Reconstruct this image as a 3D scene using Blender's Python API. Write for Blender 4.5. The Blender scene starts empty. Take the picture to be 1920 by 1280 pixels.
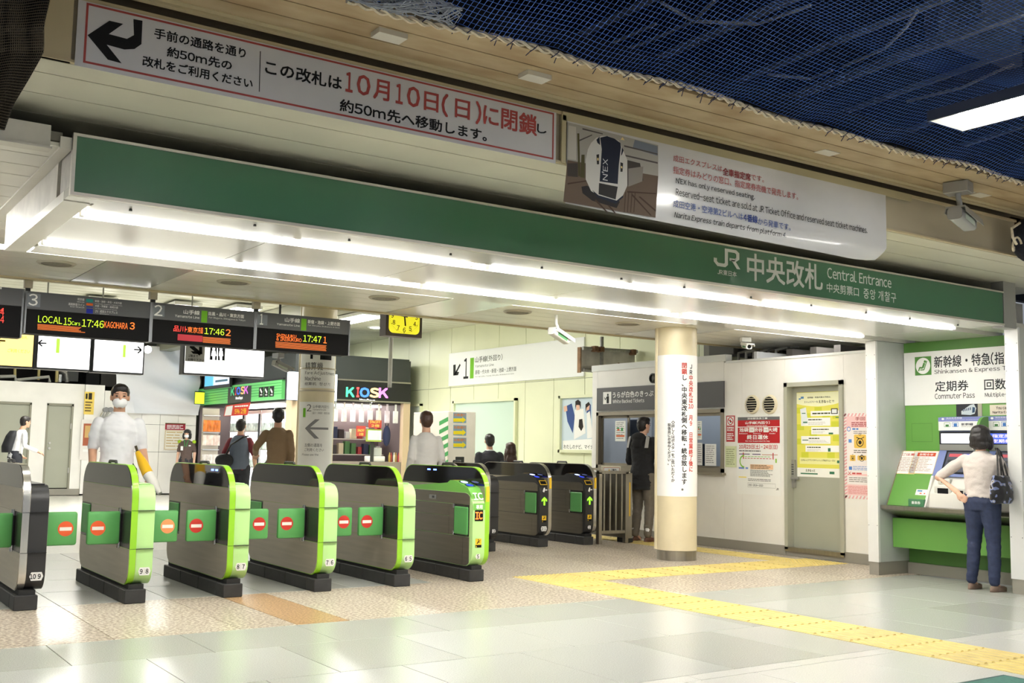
# Station ticket hall: gates, green entrance fascia, ticket office, kiosk, ticket machines.
import bpy, bmesh, math, random
from mathutils import Vector, Matrix
random.seed(7)
SC = bpy.context.scene
COL = SC.collection

# ------------------------------------------------------------------ camera
HC = 1.2
F = 2006.47
YAW, PITCH, ROLL = [math.radians(a) for a in (34.1262, 5.78480, -1.032339)]
_fw = Vector((math.sin(YAW)*math.cos(PITCH), math.cos(YAW)*math.cos(PITCH), math.sin(PITCH)))
_rt = Vector((math.cos(YAW), -math.sin(YAW), 0)); _dn = _fw.cross(_rt)
_r2 = _rt*math.cos(ROLL) + _dn*math.sin(ROLL); _d2 = -_rt*math.sin(ROLL) + _dn*math.cos(ROLL)
CAMP = Vector((0, 0, HC))
cd = bpy.data.cameras.new('camera'); co = bpy.data.objects.new('camera', cd); COL.objects.link(co)
cd.lens = F/1920*36; cd.sensor_width = 36; cd.clip_start = .05; cd.clip_end = 200
co.matrix_world = Matrix(((_r2.x, -_d2.x, -_fw.x, 0), (_r2.y, -_d2.y, -_fw.y, 0), (_r2.z, -_d2.z, -_fw.z, HC), (0, 0, 0, 1)))
SC.camera = co

# ------------------------------------------------------------------ world, exposure
w = bpy.data.worlds.new('world'); SC.world = w; w.use_nodes = True
w.node_tree.nodes['Background'].inputs[0].default_value = (.80, .86, .95, 1)
w.node_tree.nodes['Background'].inputs[1].default_value = .11
vs = SC.view_settings
vs.view_transform = 'Standard'; vs.look = 'None'; vs.gamma = 1; vs.use_curve_mapping = False
vs.exposure = 1.6
LAMP = 14.0        # radiance of the fluorescent tubes
SC.cycles.max_bounces = 7; SC.cycles.diffuse_bounces = 4; SC.cycles.glossy_bounces = 4
SC.cycles.transparent_max_bounces = 12; SC.cycles.caustics_reflective = False; SC.cycles.caustics_refractive = False
SC.cycles.sample_clamp_indirect = 6

# ------------------------------------------------------------------ pixel helpers (1920x1280 photograph)
def ray(px, py):
    return _r2*((px-960)/F) + _d2*((py-640)/F) + _fw
def onz(px, py, z=0.0):
    d = ray(px, py); return CAMP + d*((z-HC)/d.z)
def ony(px, py, y):
    d = ray(px, py); return CAMP + d*(y/d.y)
def onx(px, py, x):
    d = ray(px, py); return CAMP + d*(x/d.x)
def ondepth(px, py, zc):
    return CAMP + ray(px, py)*zc

# ------------------------------------------------------------------ materials
def lin(c):
    c /= 255.0
    return c/12.92 if c <= .04045 else ((c+.055)/1.055)**2.4
MATS = {}
def M(name, rgb=(200, 200, 200), rough=.5, metal=0., emit=0., noise=None, bump=None, spec=.5, coat=0., alpha=1., trans=0., ecol=None, aniso=None):
    if name in MATS: return MATS[name]
    m = bpy.data.materials.new(name); m.use_nodes = True
    nt = m.node_tree; b = nt.nodes['Principled BSDF']
    c = tuple(lin(x) for x in rgb)+(1,)
    b.inputs['Base Color'].default_value = c; b.inputs['Roughness'].default_value = rough
    b.inputs['Metallic'].default_value = metal; b.inputs['Specular IOR Level'].default_value = spec
    b.inputs['Coat Weight'].default_value = coat; b.inputs['Coat Roughness'].default_value = .08
    b.inputs['Alpha'].default_value = alpha; b.inputs['Transmission Weight'].default_value = trans
    if emit:
        b.inputs['Emission Color'].default_value = tuple(lin(x) for x in (ecol or rgb))+(1,); b.inputs['Emission Strength'].default_value = emit
    m.diffuse_color = c
    if noise or bump or aniso:
        tc = nt.nodes.new('ShaderNodeTexCoord')
        vec = tc.outputs['Object']
        if aniso:
            mp = nt.nodes.new('ShaderNodeMapping'); mp.inputs['Scale'].default_value = aniso
            nt.links.new(vec, mp.inputs['Vector']); vec = mp.outputs['Vector']
    if noise:
        sc, amt = noise[0], noise[1]; det = noise[2] if len(noise) > 2 else 4
        n = nt.nodes.new('ShaderNodeTexNoise'); n.inputs['Scale'].default_value = sc; n.inputs['Detail'].default_value = det
        nt.links.new(vec, n.inputs['Vector'])
        r = nt.nodes.new('ShaderNodeValToRGB')
        k_ = amt if (len(noise) > 3 and amt) else .18
        r.color_ramp.elements[0].position = .5-k_; r.color_ramp.elements[1].position = .5+k_
        c2 = noise[3] if len(noise) > 3 else None
        lo = tuple(lin(x) for x in c2)+(1,) if c2 else tuple(x*(1-amt) for x in c[:3])+(1,)
        hi = c if c2 else tuple(min(1, x*(1+amt)) for x in c[:3])+(1,)
        r.color_ramp.elements[0].color = lo; r.color_ramp.elements[1].color = hi
        nt.links.new(n.outputs['Fac'], r.inputs['Fac']); nt.links.new(r.outputs['Color'], b.inputs['Base Color'])
    if bump:
        n2 = nt.nodes.new('ShaderNodeTexNoise'); n2.inputs['Scale'].default_value = bump[0]; n2.inputs['Detail'].default_value = 3
        nt.links.new(vec, n2.inputs['Vector'])
        bp = nt.nodes.new('ShaderNodeBump'); bp.inputs['Strength'].default_value = bump[1]; bp.inputs['Distance'].default_value = .01
        nt.links.new(n2.outputs['Fac'], bp.inputs['Height']); nt.links.new(bp.outputs['Normal'], b.inputs['Normal'])
    MATS[name] = m
    return m
def flat(rgb, name=None):            # printed ink / plain paint
    return M(name or 'ink_%02x%02x%02x' % rgb, rgb, .6, spec=.2)
def glow(rgb, s, name=None):
    return M(name or 'lit_%02x%02x%02x_%d' % (rgb+(int(s*10),)), rgb, .5, emit=s)

# ------------------------------------------------------------------ mesh builder
def clip_poly(pts, axis, lim, keep_above=True):
    out = []
    for i in range(len(pts)):
        a, b = pts[i], pts[(i+1) % len(pts)]
        ia = (a[axis] >= lim) == keep_above; ib = (b[axis] >= lim) == keep_above
        if ia: out.append(a)
        if ia != ib:
            t = (lim-a[axis])/(b[axis]-a[axis]); out.append(tuple(a[k]+t*(b[k]-a[k]) for k in range(2)))
    return out
def rrect(x0, z0, x1, z1, rs, n=6):
    """rounded rectangle, radii for corners (x0z0, x1z0, x1z1, x0z1), counter-clockwise"""
    if not isinstance(rs, (tuple, list)): rs = (rs,)*4
    P = []
    for (cx, cz, a0, r) in ((x0, z0, 180, rs[0]), (x1, z0, 270, rs[1]), (x1, z1, 0, rs[2]), (x0, z1, 90, rs[3])):
        if r <= 0: P.append((cx, cz)); continue
        ox = cx+r if cx == x0 else cx-r; oz = cz+r if cz == z0 else cz-r
        for k in range(n+1):
            a = math.radians(a0+90*k/n); P.append((ox+r*math.cos(a), oz+r*math.sin(a)))
    return P
class MB:
    def __init__(s): s.v = []; s.f = []; s.sm = []
    def add(s, vs, fs, smooth=False, mat=None):
        o = len(s.v)
        s.v += [tuple(mat @ Vector(p)) for p in vs] if mat is not None else [tuple(p) for p in vs]
        s.f += [tuple(i+o for i in f) for f in fs]; s.sm += [smooth]*len(fs)
        return s
    def box(s, x0, x1, y0, y1, z0, z1, bev=0, mat=None):
        if x0 > x1: x0, x1 = x1, x0
        if y0 > y1: y0, y1 = y1, y0
        if z0 > z1: z0, z1 = z1, z0
        vs = [(x, y, z) for z in (z0, z1) for y in (y0, y1) for x in (x0, x1)]
        fs = [(0, 2, 3, 1), (4, 5, 7, 6), (0, 1, 5, 4), (2, 6, 7, 3), (0, 4, 6, 2), (1, 3, 7, 5)]
        if bev:
            bm = bmesh.new(); V = [bm.verts.new(p) for p in vs]
            for f in fs: bm.faces.new([V[i] for i in f])
            bmesh.ops.bevel(bm, geom=list(bm.edges), offset=bev, segments=2 if bev > .012 else 1, affect='EDGES', profile=.5)
            bm.verts.index_update()
            s.add([v.co for v in bm.verts], [[v.index for v in f.verts] for f in bm.faces], bev > .012, mat); bm.free()
        else: s.add(vs, fs, False, mat)
        return s
    def prism(s, poly, a0, a1, axis='x', smooth=False, mat=None):
        """extrude 2-D polygon along axis; x:(y,z)  y:(x,z)  z:(x,y)"""
        f = {'x': lambda p, a: (a, p[0], p[1]), 'y': lambda p, a: (p[0], a, p[1]), 'z': lambda p, a: (p[0], p[1], a)}[axis]
        n = len(poly)
        vs = [f(p, a0) for p in poly]+[f(p, a1) for p in poly]
        fs = [tuple(range(n)), tuple(range(2*n-1, n-1, -1))]+[(i, i+n, (i+1) % n+n, (i+1) % n) for i in range(n)]
        return s.add(vs, fs, smooth, mat)
    def cyl(s, p0, p1, r0, r1=None, n=12, cap=True):
        r1 = r0 if r1 is None else r1
        p0, p1 = Vector(p0), Vector(p1); d = (p1-p0).normalized()
        u = d.orthogonal().normalized(); v = d.cross(u)
        vs = []
        for p, r in ((p0, r0), (p1, r1)):
            vs += [p+u*(r*math.cos(2*math.pi*k/n))+v*(r*math.sin(2*math.pi*k/n)) for k in range(n)]
        fs = [(k, (k+1) % n, (k+1) % n+n, k+n) for k in range(n)]
        s.add(vs, fs, True)
        if cap: s.add(vs, [tuple(range(n-1, -1, -1)), tuple(range(n, 2*n))])
        return s
    def tube(s, pts, r, n=8, cap=True):
        pts = [Vector(p) for p in pts]; rings = []; u = None
        for i, p in enumerate(pts):
            d = (pts[min(i+1, len(pts)-1)]-pts[max(i-1, 0)]).normalized()
            u = d.orthogonal().normalized() if u is None else (u-d*u.dot(d)).normalized()
            v = d.cross(u); rr = r[i] if isinstance(r, (list, tuple)) else r
            rings.append([p+u*(rr*math.cos(2*math.pi*k/n))+v*(rr*math.sin(2*math.pi*k/n)) for k in range(n)])
        vs = [q for R in rings for q in R]; fs = []
        for i in range(len(pts)-1):
            fs += [(i*n+k, i*n+(k+1) % n, (i+1)*n+(k+1) % n, (i+1)*n+k) for k in range(n)]
        s.add(vs, fs, True)
        if cap: s.add(vs, [tuple(range(n-1, -1, -1)), tuple(range(len(vs)-n, len(vs)))])
        return s
    def lathe(s, prof, c, n=24, axis='z'):
        vs = []
        for r, h in prof:
            for k in range(n):
                a = 2*math.pi*k/n; x, y = r*math.cos(a), r*math.sin(a)
                vs.append({'z': (c[0]+x, c[1]+y, c[2]+h), 'y': (c[0]+x, c[1]+h, c[2]+y), 'x': (c[0]+h, c[1]+x, c[2]+y)}[axis])
        fs = []
        for i in range(len(prof)-1):
            fs += [(i*n+k, i*n+(k+1) % n, (i+1)*n+(k+1) % n, (i+1)*n+k) for k in range(n)]
        s.add(vs, fs, True)
        return s
    def ball(s, c, r, n=12, m=8, mat=None):
        r = (r, r, r) if not isinstance(r, (tuple, list)) else r
        vs = []; fs = []
        for i in range(m+1):
            t = math.pi*i/m
            for k in range(n):
                a = 2*math.pi*k/n
                vs.append((c[0]+r[0]*math.sin(t)*math.cos(a), c[1]+r[1]*math.sin(t)*math.sin(a), c[2]+r[2]*math.cos(t)))
        for i in range(m): fs += [(i*n+k, (i+1)*n+k, (i+1)*n+(k+1) % n, i*n+(k+1) % n) for k in range(n)]
        return s.add(vs, fs, True, mat)
    def quad(s, a, b, c, d): return s.add([a, b, c, d], [(0, 1, 2, 3)])
    def grid(s, fn, nu, nv, smooth=True):
        vs = [fn(i/nu, j/nv) for j in range(nv+1) for i in range(nu+1)]
        fs = [(j*(nu+1)+i, j*(nu+1)+i+1, (j+1)*(nu+1)+i+1, (j+1)*(nu+1)+i) for j in range(nv) for i in range(nu)]
        return s.add(vs, fs, smooth)
    def mesh(s, name, off=(0, 0, 0), clean=True):
        me = bpy.data.meshes.new(name)
        me.from_pydata([(p[0]-off[0], p[1]-off[1], p[2]-off[2]) for p in s.v], [], s.f)
        me.polygons.foreach_set('use_smooth', s.sm); me.update()
        if clean:
            bm = bmesh.new(); bm.from_mesh(me); bmesh.ops.remove_doubles(bm, verts=bm.verts, dist=1e-5)
            bmesh.ops.recalc_face_normals(bm, faces=bm.faces); bm.to_mesh(me); bm.free()
        if any(s.sm): me.set_sharp_from_angle(angle=math.radians(40))
        return me
    def build(s, name, mat, parent=None, local=False, clean=True, kind=None):
        off = Vector((0, 0, 0))
        if parent is not None and not local:
            q = parent
            while q is not None: off += q.location; q = q.parent
        me = s.mesh(name, off, clean); me.materials.append(mat)
        o = bpy.data.objects.new(name, me); COL.objects.link(o)
        if parent is not None: o.parent = parent
        if kind: o['kind'] = kind
        return o
def thing(name, label, cat, loc=(0, 0, 0), group=None, rz=0):
    o = bpy.data.objects.new(name, None); COL.objects.link(o)
    o.empty_display_size = .1; o.location = loc; o.rotation_euler = (0, 0, rz)
    return tag(o, label, cat, group)
def tag(o, label, cat, group=None):
    o['label'] = label; o['category'] = cat
    if group: o['group'] = group
    return o
def struct(name, mb, mat, label=None):
    o = mb.build(name, mat); o['kind'] = 'structure'
    if label: o['label'] = label
    return o
def structE(name, loc=(0, 0, 0)):
    o = bpy.data.objects.new(name, None); COL.objects.link(o); o.location = loc; o['kind'] = 'structure'; return o
KIDS = {}
def copy_tree(o, parent=None):
    c = o.copy(); COL.objects.link(c)
    if parent is not None: c.parent = parent
    for ch in list(o.children): copy_tree(ch, c)
    return c

# ------------------------------------------------------------------ text and flat print on planes
_tc = bpy.data.curves.new('type_setter', 'FONT'); _tc.resolution_u = 2
_to = bpy.data.objects.new('type_setter', _tc)
WORK = bpy.data.scenes.new('workbench'); WORK.collection.objects.link(_to)      # scratch scene, removed at the end
def work_eval(o):
    vl = WORK.view_layers[0]; vl.update(); return o.evaluated_get(vl.depsgraph)
_cache = {}
def raw(ch):
    if ch not in _cache:
        _tc.body = ch
        me = bpy.data.meshes.new_from_object(work_eval(_to))
        vs = [(v.co.x, v.co.y) for v in me.vertices]; fs = [tuple(p.vertices) for p in me.polygons]
        bpy.data.meshes.remove(me)
        xs = [p[0] for p in vs] or [0, 1]; ys = [p[1] for p in vs] or [0, 1]
        _cache[ch] = (vs, fs, min(xs), max(xs), min(ys), max(ys))
    return _cache[ch]
EM = raw('\u56fd\u56fd')[3]-raw('\u56fd')[3]
def glyphs(s):
    """set a line: Latin in the wide-form face, closed up to its own widths; everything else on the em square"""
    k = ('line', s)
    if k not in _cache:
        V = []; Fc = []; pen = 0.
        for ch in s:
            if ch == ' ': pen += .30*EM; continue
            lat = 33 <= ord(ch) <= 126
            vs, fs, a, b, c, e = raw(chr(ord(ch)+0xFEE0) if lat else ch)
            o = len(V); dx = pen-a if lat else pen
            V += [(x+dx, y) for x, y in vs]; Fc += [tuple(q+o for q in f) for f in fs]
            pen += (b-a+.085*EM) if lat else EM
        xs = [p[0] for p in V] or [0, 1]; ys = [p[1] for p in V] or [0, 1]
        _cache[k] = (V, Fc, min(xs), max(xs), min(ys), max(ys))
    return _cache[k]
class PL:
    """a plane with origin o and in-plane axes u (right) and v (up) as seen by the viewer"""
    def __init__(s, o, u, v):
        s.o, s.u, s.v = Vector(o), Vector(u).normalized(), Vector(v).normalized(); s.n = s.u.cross(s.v)
    def p(s, u, v, d=0.): return s.o+s.u*u+s.v*v+s.n*d
    def uv(s, q):
        d = ray(*q); t = (s.o-CAMP).dot(s.n)/d.dot(s.n); r = CAMP+d*t-s.o
        return r.dot(s.u), r.dot(s.v)
    def ubox(s, mb, u0, v0, u1, v1, d0, d1):
        if u0 > u1: u0, u1 = u1, u0
        if v0 > v1: v0, v1 = v1, v0
        vs = [s.p(u, v, d) for d in (d0, d1) for v in (v0, v1) for u in (u0, u1)]
        return mb.add(vs, [(0, 2, 3, 1), (4, 5, 7, 6), (0, 1, 5, 4), (2, 6, 7, 3), (0, 4, 6, 2), (1, 3, 7, 5)])
    def box(s, mb, a, b, d0, d1):
        """pixel corners a (top left), b (bottom right)"""
        (u0, v1), (u1, v0) = s.uv(a), s.uv(b); return s.ubox(mb, u0, v0, u1, v1, d0, d1)
    def flat(s, mb, pts, d, px=True):
        q = [s.uv(p) for p in pts] if px else pts
        return mb.add([s.p(u, v, d) for u, v in q], [tuple(range(len(q)))])
    def rect(s, mb, a, b, d):
        (u0, v1), (u1, v0) = s.uv(a), s.uv(b); return s.urect(mb, u0, v0, u1, v1, d)
    def urect(s, mb, u0, v0, u1, v1, d):
        return mb.add([s.p(u0, v0, d), s.p(u1, v0, d), s.p(u1, v1, d), s.p(u0, v1, d)], [(0, 1, 2, 3)])
    def disc(s, mb, cu, cv, r, d, n=24, r0=0, ry=None, d0=None):
        ry = ry or r
        P = [(cu+r*math.cos(2*math.pi*k/n), cv+ry*math.sin(2*math.pi*k/n)) for k in range(n)]
        if r0:
            Q = [(cu+r0*math.cos(2*math.pi*k/n), cv+r0*ry/r*math.sin(2*math.pi*k/n)) for k in range(n)]
            return mb.add([s.p(u, v, d) for u, v in P+Q], [(k, (k+1) % n, (k+1) % n+n, k+n) for k in range(n)])
        return mb.add([s.p(u, v, d) for u, v in P], [tuple(range(n))])
    def utext(s, mb, t, u0, v0, u1, v1, d, bold=0., it=0.):
        if u1 is None:                       # natural width from the height
            vs, fs, a, b, c, e = glyphs(t); u1 = u0+(b-a)*(v1-v0)/(e-c)
        if not t.strip(): return mb
        vs, fs, a, b, c, e = glyphs(t)
        su = (u1-u0)/max(b-a, 1e-6); sv = (v1-v0)/max(e-c, 1e-6)
        k = bold*(v1-v0)
        for i, (ox, oy) in enumerate(((0, 0),) if not bold else ((-k, -k), (k, -k), (-k, k), (k, k))):
            mb.add([s.p(u0+(x-a)*su+ox+it*(y-c)*sv, v0+(y-c)*sv+oy, d+i*.00005) for x, y in vs], fs)
        return mb
    def text(s, mb, t, bl, tr, d, bold=0., it=0.):
        """bl, tr: pixels of the bottom-left and top-right of the ink"""
        (u0, v0), (u1, v1) = s.uv(bl), s.uv(tr)
        return s.utext(mb, t, u0, v0, u1, v1, d, bold, it)
    def line(s, mb, a, b, wd, d, px=True):
        (u0, v0), (u1, v1) = (s.uv(a), s.uv(b)) if px else (a, b)
        L = math.hypot(u1-u0, v1-v0) or 1; nx, ny = -(v1-v0)/L*wd/2, (u1-u0)/L*wd/2
        return s.flat(mb, [(u0-nx, v0-ny), (u1-nx, v1-ny), (u1+nx, v1+ny), (u0+nx, v0+ny)], d, px=False)
    def frame(s, mb, u0, v0, u1, v1, wd, d):
        s.urect(mb, u0, v0, u1, v0+wd, d); s.urect(mb, u0, v1-wd, u1, v1, d)
        s.urect(mb, u0, v0+wd, u0+wd, v1-wd, d); return s.urect(mb, u1-wd, v0+wd, u1, v1-wd, d)
    def greek(s, mb, u0, v0, u1, v1, rows, d, fill=.5, seed=0):
        """rows of print too small to read"""
        rnd = random.Random(seed); h = (v1-v0)/rows
        for i in range(rows):
            u = u0; y = v1-(i+1)*h+h*(1-fill)/2; end = u0+(u1-u0)*rnd.uniform(.7, 1)
            while u < end:
                L = min(h*rnd.uniform(1.2, 4), end-u); s.urect(mb, u, y, u+L, y+h*fill, d); u += L+h*.35
        return mb
def YP(y): return PL((0, y, 0), (1, 0, 0), (0, 0, 1))
def XP(x): return PL((x, 0, 0), (0, -1, 0), (0, 0, 1))
def CP(z): return PL((0, 0, z), (1, 0, 0), (0, -1, 0))
def FP(z): return PL((0, 0, z), (1, 0, 0), (0, 1, 0))
WHITE = flat((245, 245, 243)); BLACK = flat((22, 22, 24)); RED = flat((196, 40, 44)); GREY = flat((120, 122, 124))
LIME = flat((128, 196, 44))
# ------------------------------------------------------------------ structure materials
def floor_mat(name, rgb, sc, amt, rough, dark=None):
    m = M(name, rgb, rough, noise=(sc, amt, 6, dark) if dark else (sc, amt, 6), spec=.5, bump=(sc*1.5, .03))
    return m
granite = floor_mat('grey_granite', (196, 198, 192), 160, .16, .22)
granite2 = floor_mat('grey_granite_dull', (184, 186, 178), 150, .18, .24)
terraz = floor_mat('beige_terrazzo', (222, 212, 196), 42, .07, .3, (152, 134, 116))
terraz2 = floor_mat('beige_terrazzo_pale', (230, 222, 206), 45, .07, .3, (166, 148, 128))
brownt = floor_mat('brown_terrazzo', (206, 172, 130), 60, .08, .32, (160, 124, 86))
pale = floor_mat('pale_stone', (218, 218, 212), 140, .10, .25)
grout = M('dark_grout', (120, 116, 106), .9)
wallw = M('white_wall_panel', (242, 240, 235), .45, noise=(3, .03))
cream = M('cream_wall_panel', (232, 236, 202), .38, noise=(2, .02))
ceilw = M('white_ceiling_gloss', (208, 207, 200), .16, noise=(1.5, .03), spec=.5, coat=.2)
ceilp = M('white_ceiling_plank', (222, 219, 208), .3, noise=(2.5, .05))
soffw = M('cream_soffit_plank', (206, 204, 186), .5, noise=(2, .05))
beige = M('stained_beige_plank', (186, 168, 134), .55, noise=(2.2, .0, 5, (158, 134, 98)), aniso=(1.2, 3, 1))
beigep = M('beige_fascia_paint', (186, 176, 152), .55, noise=(2, .06))
darkv = M('dark_void', (20, 21, 24), .9)
darkg = M('dark_grey_steel', (56, 57, 58), .55)
steel = M('brushed_steel', (166, 162, 152), .3, .9, noise=(40, .06), aniso=(1, 1, .06))
alu = M('aluminium', (196, 196, 194), .34, .85)
baseg = M('grey_skirting', (150, 146, 136), .45)
doorg = M('grey_green_door', (168, 170, 154), .45, noise=(3, .02))
yel = M('yellow_tactile', (224, 202, 122), .5, noise=(9, .07))
yel2 = M('yellow_tactile_worn', (216, 194, 120), .5, noise=(7, .10))

# ------------------------------------------------------------------ floor with individual tiles
fl = MB().box(-14, 9.0, -6, 40, -.15, -.012).box(9.0, 16, -6, 13.3, -.15, -.012).box(9.0, 16, 15.3, 40, -.15, -.012)
floor = struct('floor', fl, M('far_floor', (206, 204, 196), .25, noise=(30, .06)))
tcache = {}
def tile(x0, x1, y0, y1, mat):
    g = .0025
    key = (round(x1-x0, 3), round(y1-y0, 3), mat.name)
    if key not in tcache:
        mb = MB().box(-(x1-x0)/2+g, (x1-x0)/2-g, -(y1-y0)/2+g, (y1-y0)/2-g, -.012, 0, .0015)
        me = mb.mesh('tile'); me.materials.append(mat); tcache[key] = me
    o = bpy.data.objects.new('tile', tcache[key]); COL.objects.link(o); o.parent = floor
    o.location = ((x0+x1)/2, (y0+y1)/2, random.uniform(0, .0004)-.0004)
P79 = .79; X0 = 1.78
def inview(x0, x1, y0, y1):
    for x in (x0, (x0+x1)/2, x1):
        for y in (y0, (y0+y1)/2, y1):
            v = Vector((x, y, 0))-CAMP; z = v.dot(_fw)
            if z > .5:
                px, py = 960+F*v.dot(_r2)/z, 640+F*v.dot(_d2)/z
                if -120 < px < 2040 and py < 1420: return True
    return False
rows = [(1.10, 1.89, pale), (1.89, 2.68, pale), (2.68, 3.47, pale), (3.47, 4.26, pale), (4.26, 4.38, pale), (4.38, 5.37, granite), (5.37, 6.22, granite), (6.22, 6.91, granite2)]
for ri, (ya, yb, mt) in enumerate(rows):
    sh = (0, .395, 0, .395, 0, 1.16, .0, .395)[ri]
    for k in range(-4, 13):
        xa = X0+sh-.79+P79*k; xb = min(xa+P79, 9.75)
        if xa < 9.7 and inview(xa, xb, ya, yb):
            tile(xa, xb, ya, yb, mt if (k*7+ri*3) % 4 else (granite2 if mt is granite else mt))
tx = [-.59, .2, .99, 1.78, 2.58, 2.975, 3.365, 4.15, 4.94, 5.73, 6.52, 7.31, 8.10, 8.89, 9.68, 10.08]
for i in range(len(tx)-1):
    xa, xb = tx[i], tx[i+1]
    br = abs(xa-2.975) < .01
    tile(xa, xb, 6.91, 8.5, brownt if br else (terraz if i % 3 else terraz2))
    if xa > 4.9:
        for ya, yb in ((8.5, 10.1), (10.1, 11.7), (11.7, 12.7)):
            tile(xa, xb, ya, yb, terraz2 if (i+int(ya)) % 3 == 0 else terraz)
    else:
        for ya in (8.5, 9.29, 10.08, 10.87, 11.66):
            if inview(xa, xb, ya, ya+.79): tile(xa, xb, ya, ya+.79, granite if i % 2 else granite2)
lower = struct('floor_stair_landing', MB().box(9.0, 16, 13.3, 15.3, -.45, -.25), M('far_floor', (206, 204, 196)))

q = onz(1884, 1268)
mat_ = thing('floor_mat', 'corner of a teal mat at the lower right edge beside the yellow path', 'mat', (q.x-.7, q.y-.6, 0))
MB().box(q.x-1.4, q.x, q.y-1.2, q.y, 0, .006, .002).build('pile', M('teal_mat', (70, 120, 108), .85, noise=(60, .15)), mat_)
MB().box(q.x-1.42, q.x+.02, q.y, q.y+.02, 0, .005).box(q.x, q.x+.02, q.y-1.2, q.y, 0, .005).build('border', M('teal_mat_edge', (40, 76, 70), .7), mat_)

# tactile paving (three runs), every block an object of its own
tact = thing('tactile_path', 'yellow tactile guide path zigzagging over the floor from the ticket office', 'tactile paving', (6.1, 8.2, 0))
def tac_mesh(w, l, kind):
    mb = MB().box(-w/2+.002, w/2-.002, -l/2+.002, l/2-.002, -.001, .003)
    if kind == 'bar':
        for k in range(4):
            x = -w/2+(k+.5)*w/4
            mb.prism([(x-.017, .003), (x+.017, .003), (x+.010, .008), (x-.010, .008)], -l/2+.012, l/2-.012, 'y')
    else:
        for i in range(6):
            for j in range(6):
                mb.lathe([(.012, .003), (.008, .008), (0, .008)], (-w/2+(i+.5)*w/6, -l/2+(j+.5)*l/6, 0), 6)
    me = mb.mesh('tactile_block'); return me
def tac(x, y, w, l, kind, rz=0, mat=yel):
    key = ('t', w, l, kind, mat.name)
    if key not in tcache:
        me = tac_mesh(w, l, kind); me.materials.append(mat); tcache[key] = me
    o = bpy.data.objects.new('tactile_block', tcache[key]); COL.objects.link(o); o.parent = tact
    o.location = (x-6.1, y-8.2, 0); o.rotation_euler = (0, 0, rz)
for k in range(19):
    y = 7.79-.3*k
    for x in (5.985, 6.285): tac(x, y, .3, .3, 'bar', 0, yel2 if k % 3 == 1 else yel)
for x in (5.985, 6.285):
    for y in (8.09, 8.39): tac(x, y, .3, .3, 'dot')
for k in range(10):
    for y in (8.09, 8.39): tac(6.585+.3*k, y, .3, .3, 'bar', math.pi/2, yel if k % 3 else yel2)
for x in (9.585, 9.86):
    for y in (8.09, 8.39): tac(x, y, .3 if x < 9.7 else .25, .3, 'dot')
for k in range(13):
    tac(9.62, 8.69+.3*k, .42, .3, 'bar', 0, yel if k % 4 else yel2)

# ------------------------------------------------------------------ ceilings
def planks(parent, z, x0, x1, ys, mat, th=.02, gap=.009):
    for a, b in zip(ys[:-1], ys[1:]):
        MB().box(x0+.003, x1-.003, min(a, b)+gap/2, max(a, b)-gap/2, z, z+th).build('plank', mat, parent)
c1 = structE('ceiling_outer_soffit')
planks(c1, 3.15, .3, 12.5, [4.155, 4.33, 4.50, 4.66], beige)
MB().box(.3, 12.5, 4.15, 4.75, 3.172, 3.3).build('backing', darkv, c1)
MB().box(.3, 12.5, 4.665, 4.70, 3.135, 3.17).box(.3, 12.5, 4.62, 4.66, 3.145, 3.152).build('edge_trim', M('beige_trim', (196, 182, 146), .5), c1)
for bx, tilt in ((730, 0), (1003, 0), (1551, 0), (1808, 0), (1838, 0)):
    py = {730: 68, 1003: 145, 1551: 290, 1808: 363, 1838: 369}[bx]
    q = onz(bx, py, 3.135)
    MB().box(q.x-.075, q.x+.075, q.y-.045, q.y+.045, 3.125 if bx < 1500 else 3.146, 3.15).build('cover_plate', M('cover_plate', (214, 210, 196), .5), c1)
# fascia wall carrying the banners, soffit under it
fas = structE('wall_fascia')
MB().box(.79, 8.03, 4.72, 4.78, 2.805, 3.095).build('fascia_panel', beigep, fas)
MB().box(.78, .90, 4.70, 4.72, 2.80, 3.13).box(.78, 8.03, 4.70, 4.72, 3.08, 3.098).box(.78, 8.03, 4.695, 4.72, 2.80, 2.812).build('fascia_trim', M('beige_trim', (196, 182, 146), .5), fas)
MB().box(.79, 12, 4.76, 4.82, 3.0, 3.17).build('shadow_gap', M('shadow_gap_brown', (104, 90, 68), .7), fas)
MB().box(8.035, 12.5, 4.76, 4.95, 2.81, 3.14).build('end_block', M('dim_end_block', (120, 106, 84), .7), fas)
c2 = structE('ceiling_inner_soffit')
planks(c2, 2.80, .74, 9.9, [4.725, 4.91, 5.22, 5.55, 5.95], soffw)
MB().box(-2, 9.9, 4.74, 5.98, 2.83, 2.9).build('backing', darkv, c2)
MB().box(1.08, 9.9, 5.95, 6.02, 2.70, 2.9).build('back_panel', darkv, c2)
# the boxed canopy: green entrance fascia in front, glossy underside with lamps
box = structE('ceiling_canopy')
MB().box(1.075, 9.9, 5.76, 7.3, 2.44, 2.70).build('body', M('canopy_side', (206, 202, 192), .55, noise=(6, .12)), box)
xs = [1.08, 2.295, 3.435, 4.87, 6.3, 7.7, 8.95, 9.95]
for a, b in zip(xs[:-1], xs[1:]):
    MB().box(a+.003, b-.003, 6.0, 6.785, 2.398, 2.44).build('ceiling_panel', ceilw, box)
for a, b in ((1.22, 3.7), (3.7, 6.3), (6.3, 9.0), (9.0, 9.95)):
    MB().box(a+.002, b-.002, 5.58, 5.79, 2.398, 2.44).build('ceiling_panel', ceilw, box)
    MB().box(a+.002, b-.002, 7.0, 7.297, 2.398, 2.44).build('ceiling_panel', ceilw, box)
MB().box(1.075, 9.95, 5.465, 5.575, 2.396, 2.44).build('front_lip', ceilw, box)
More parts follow.
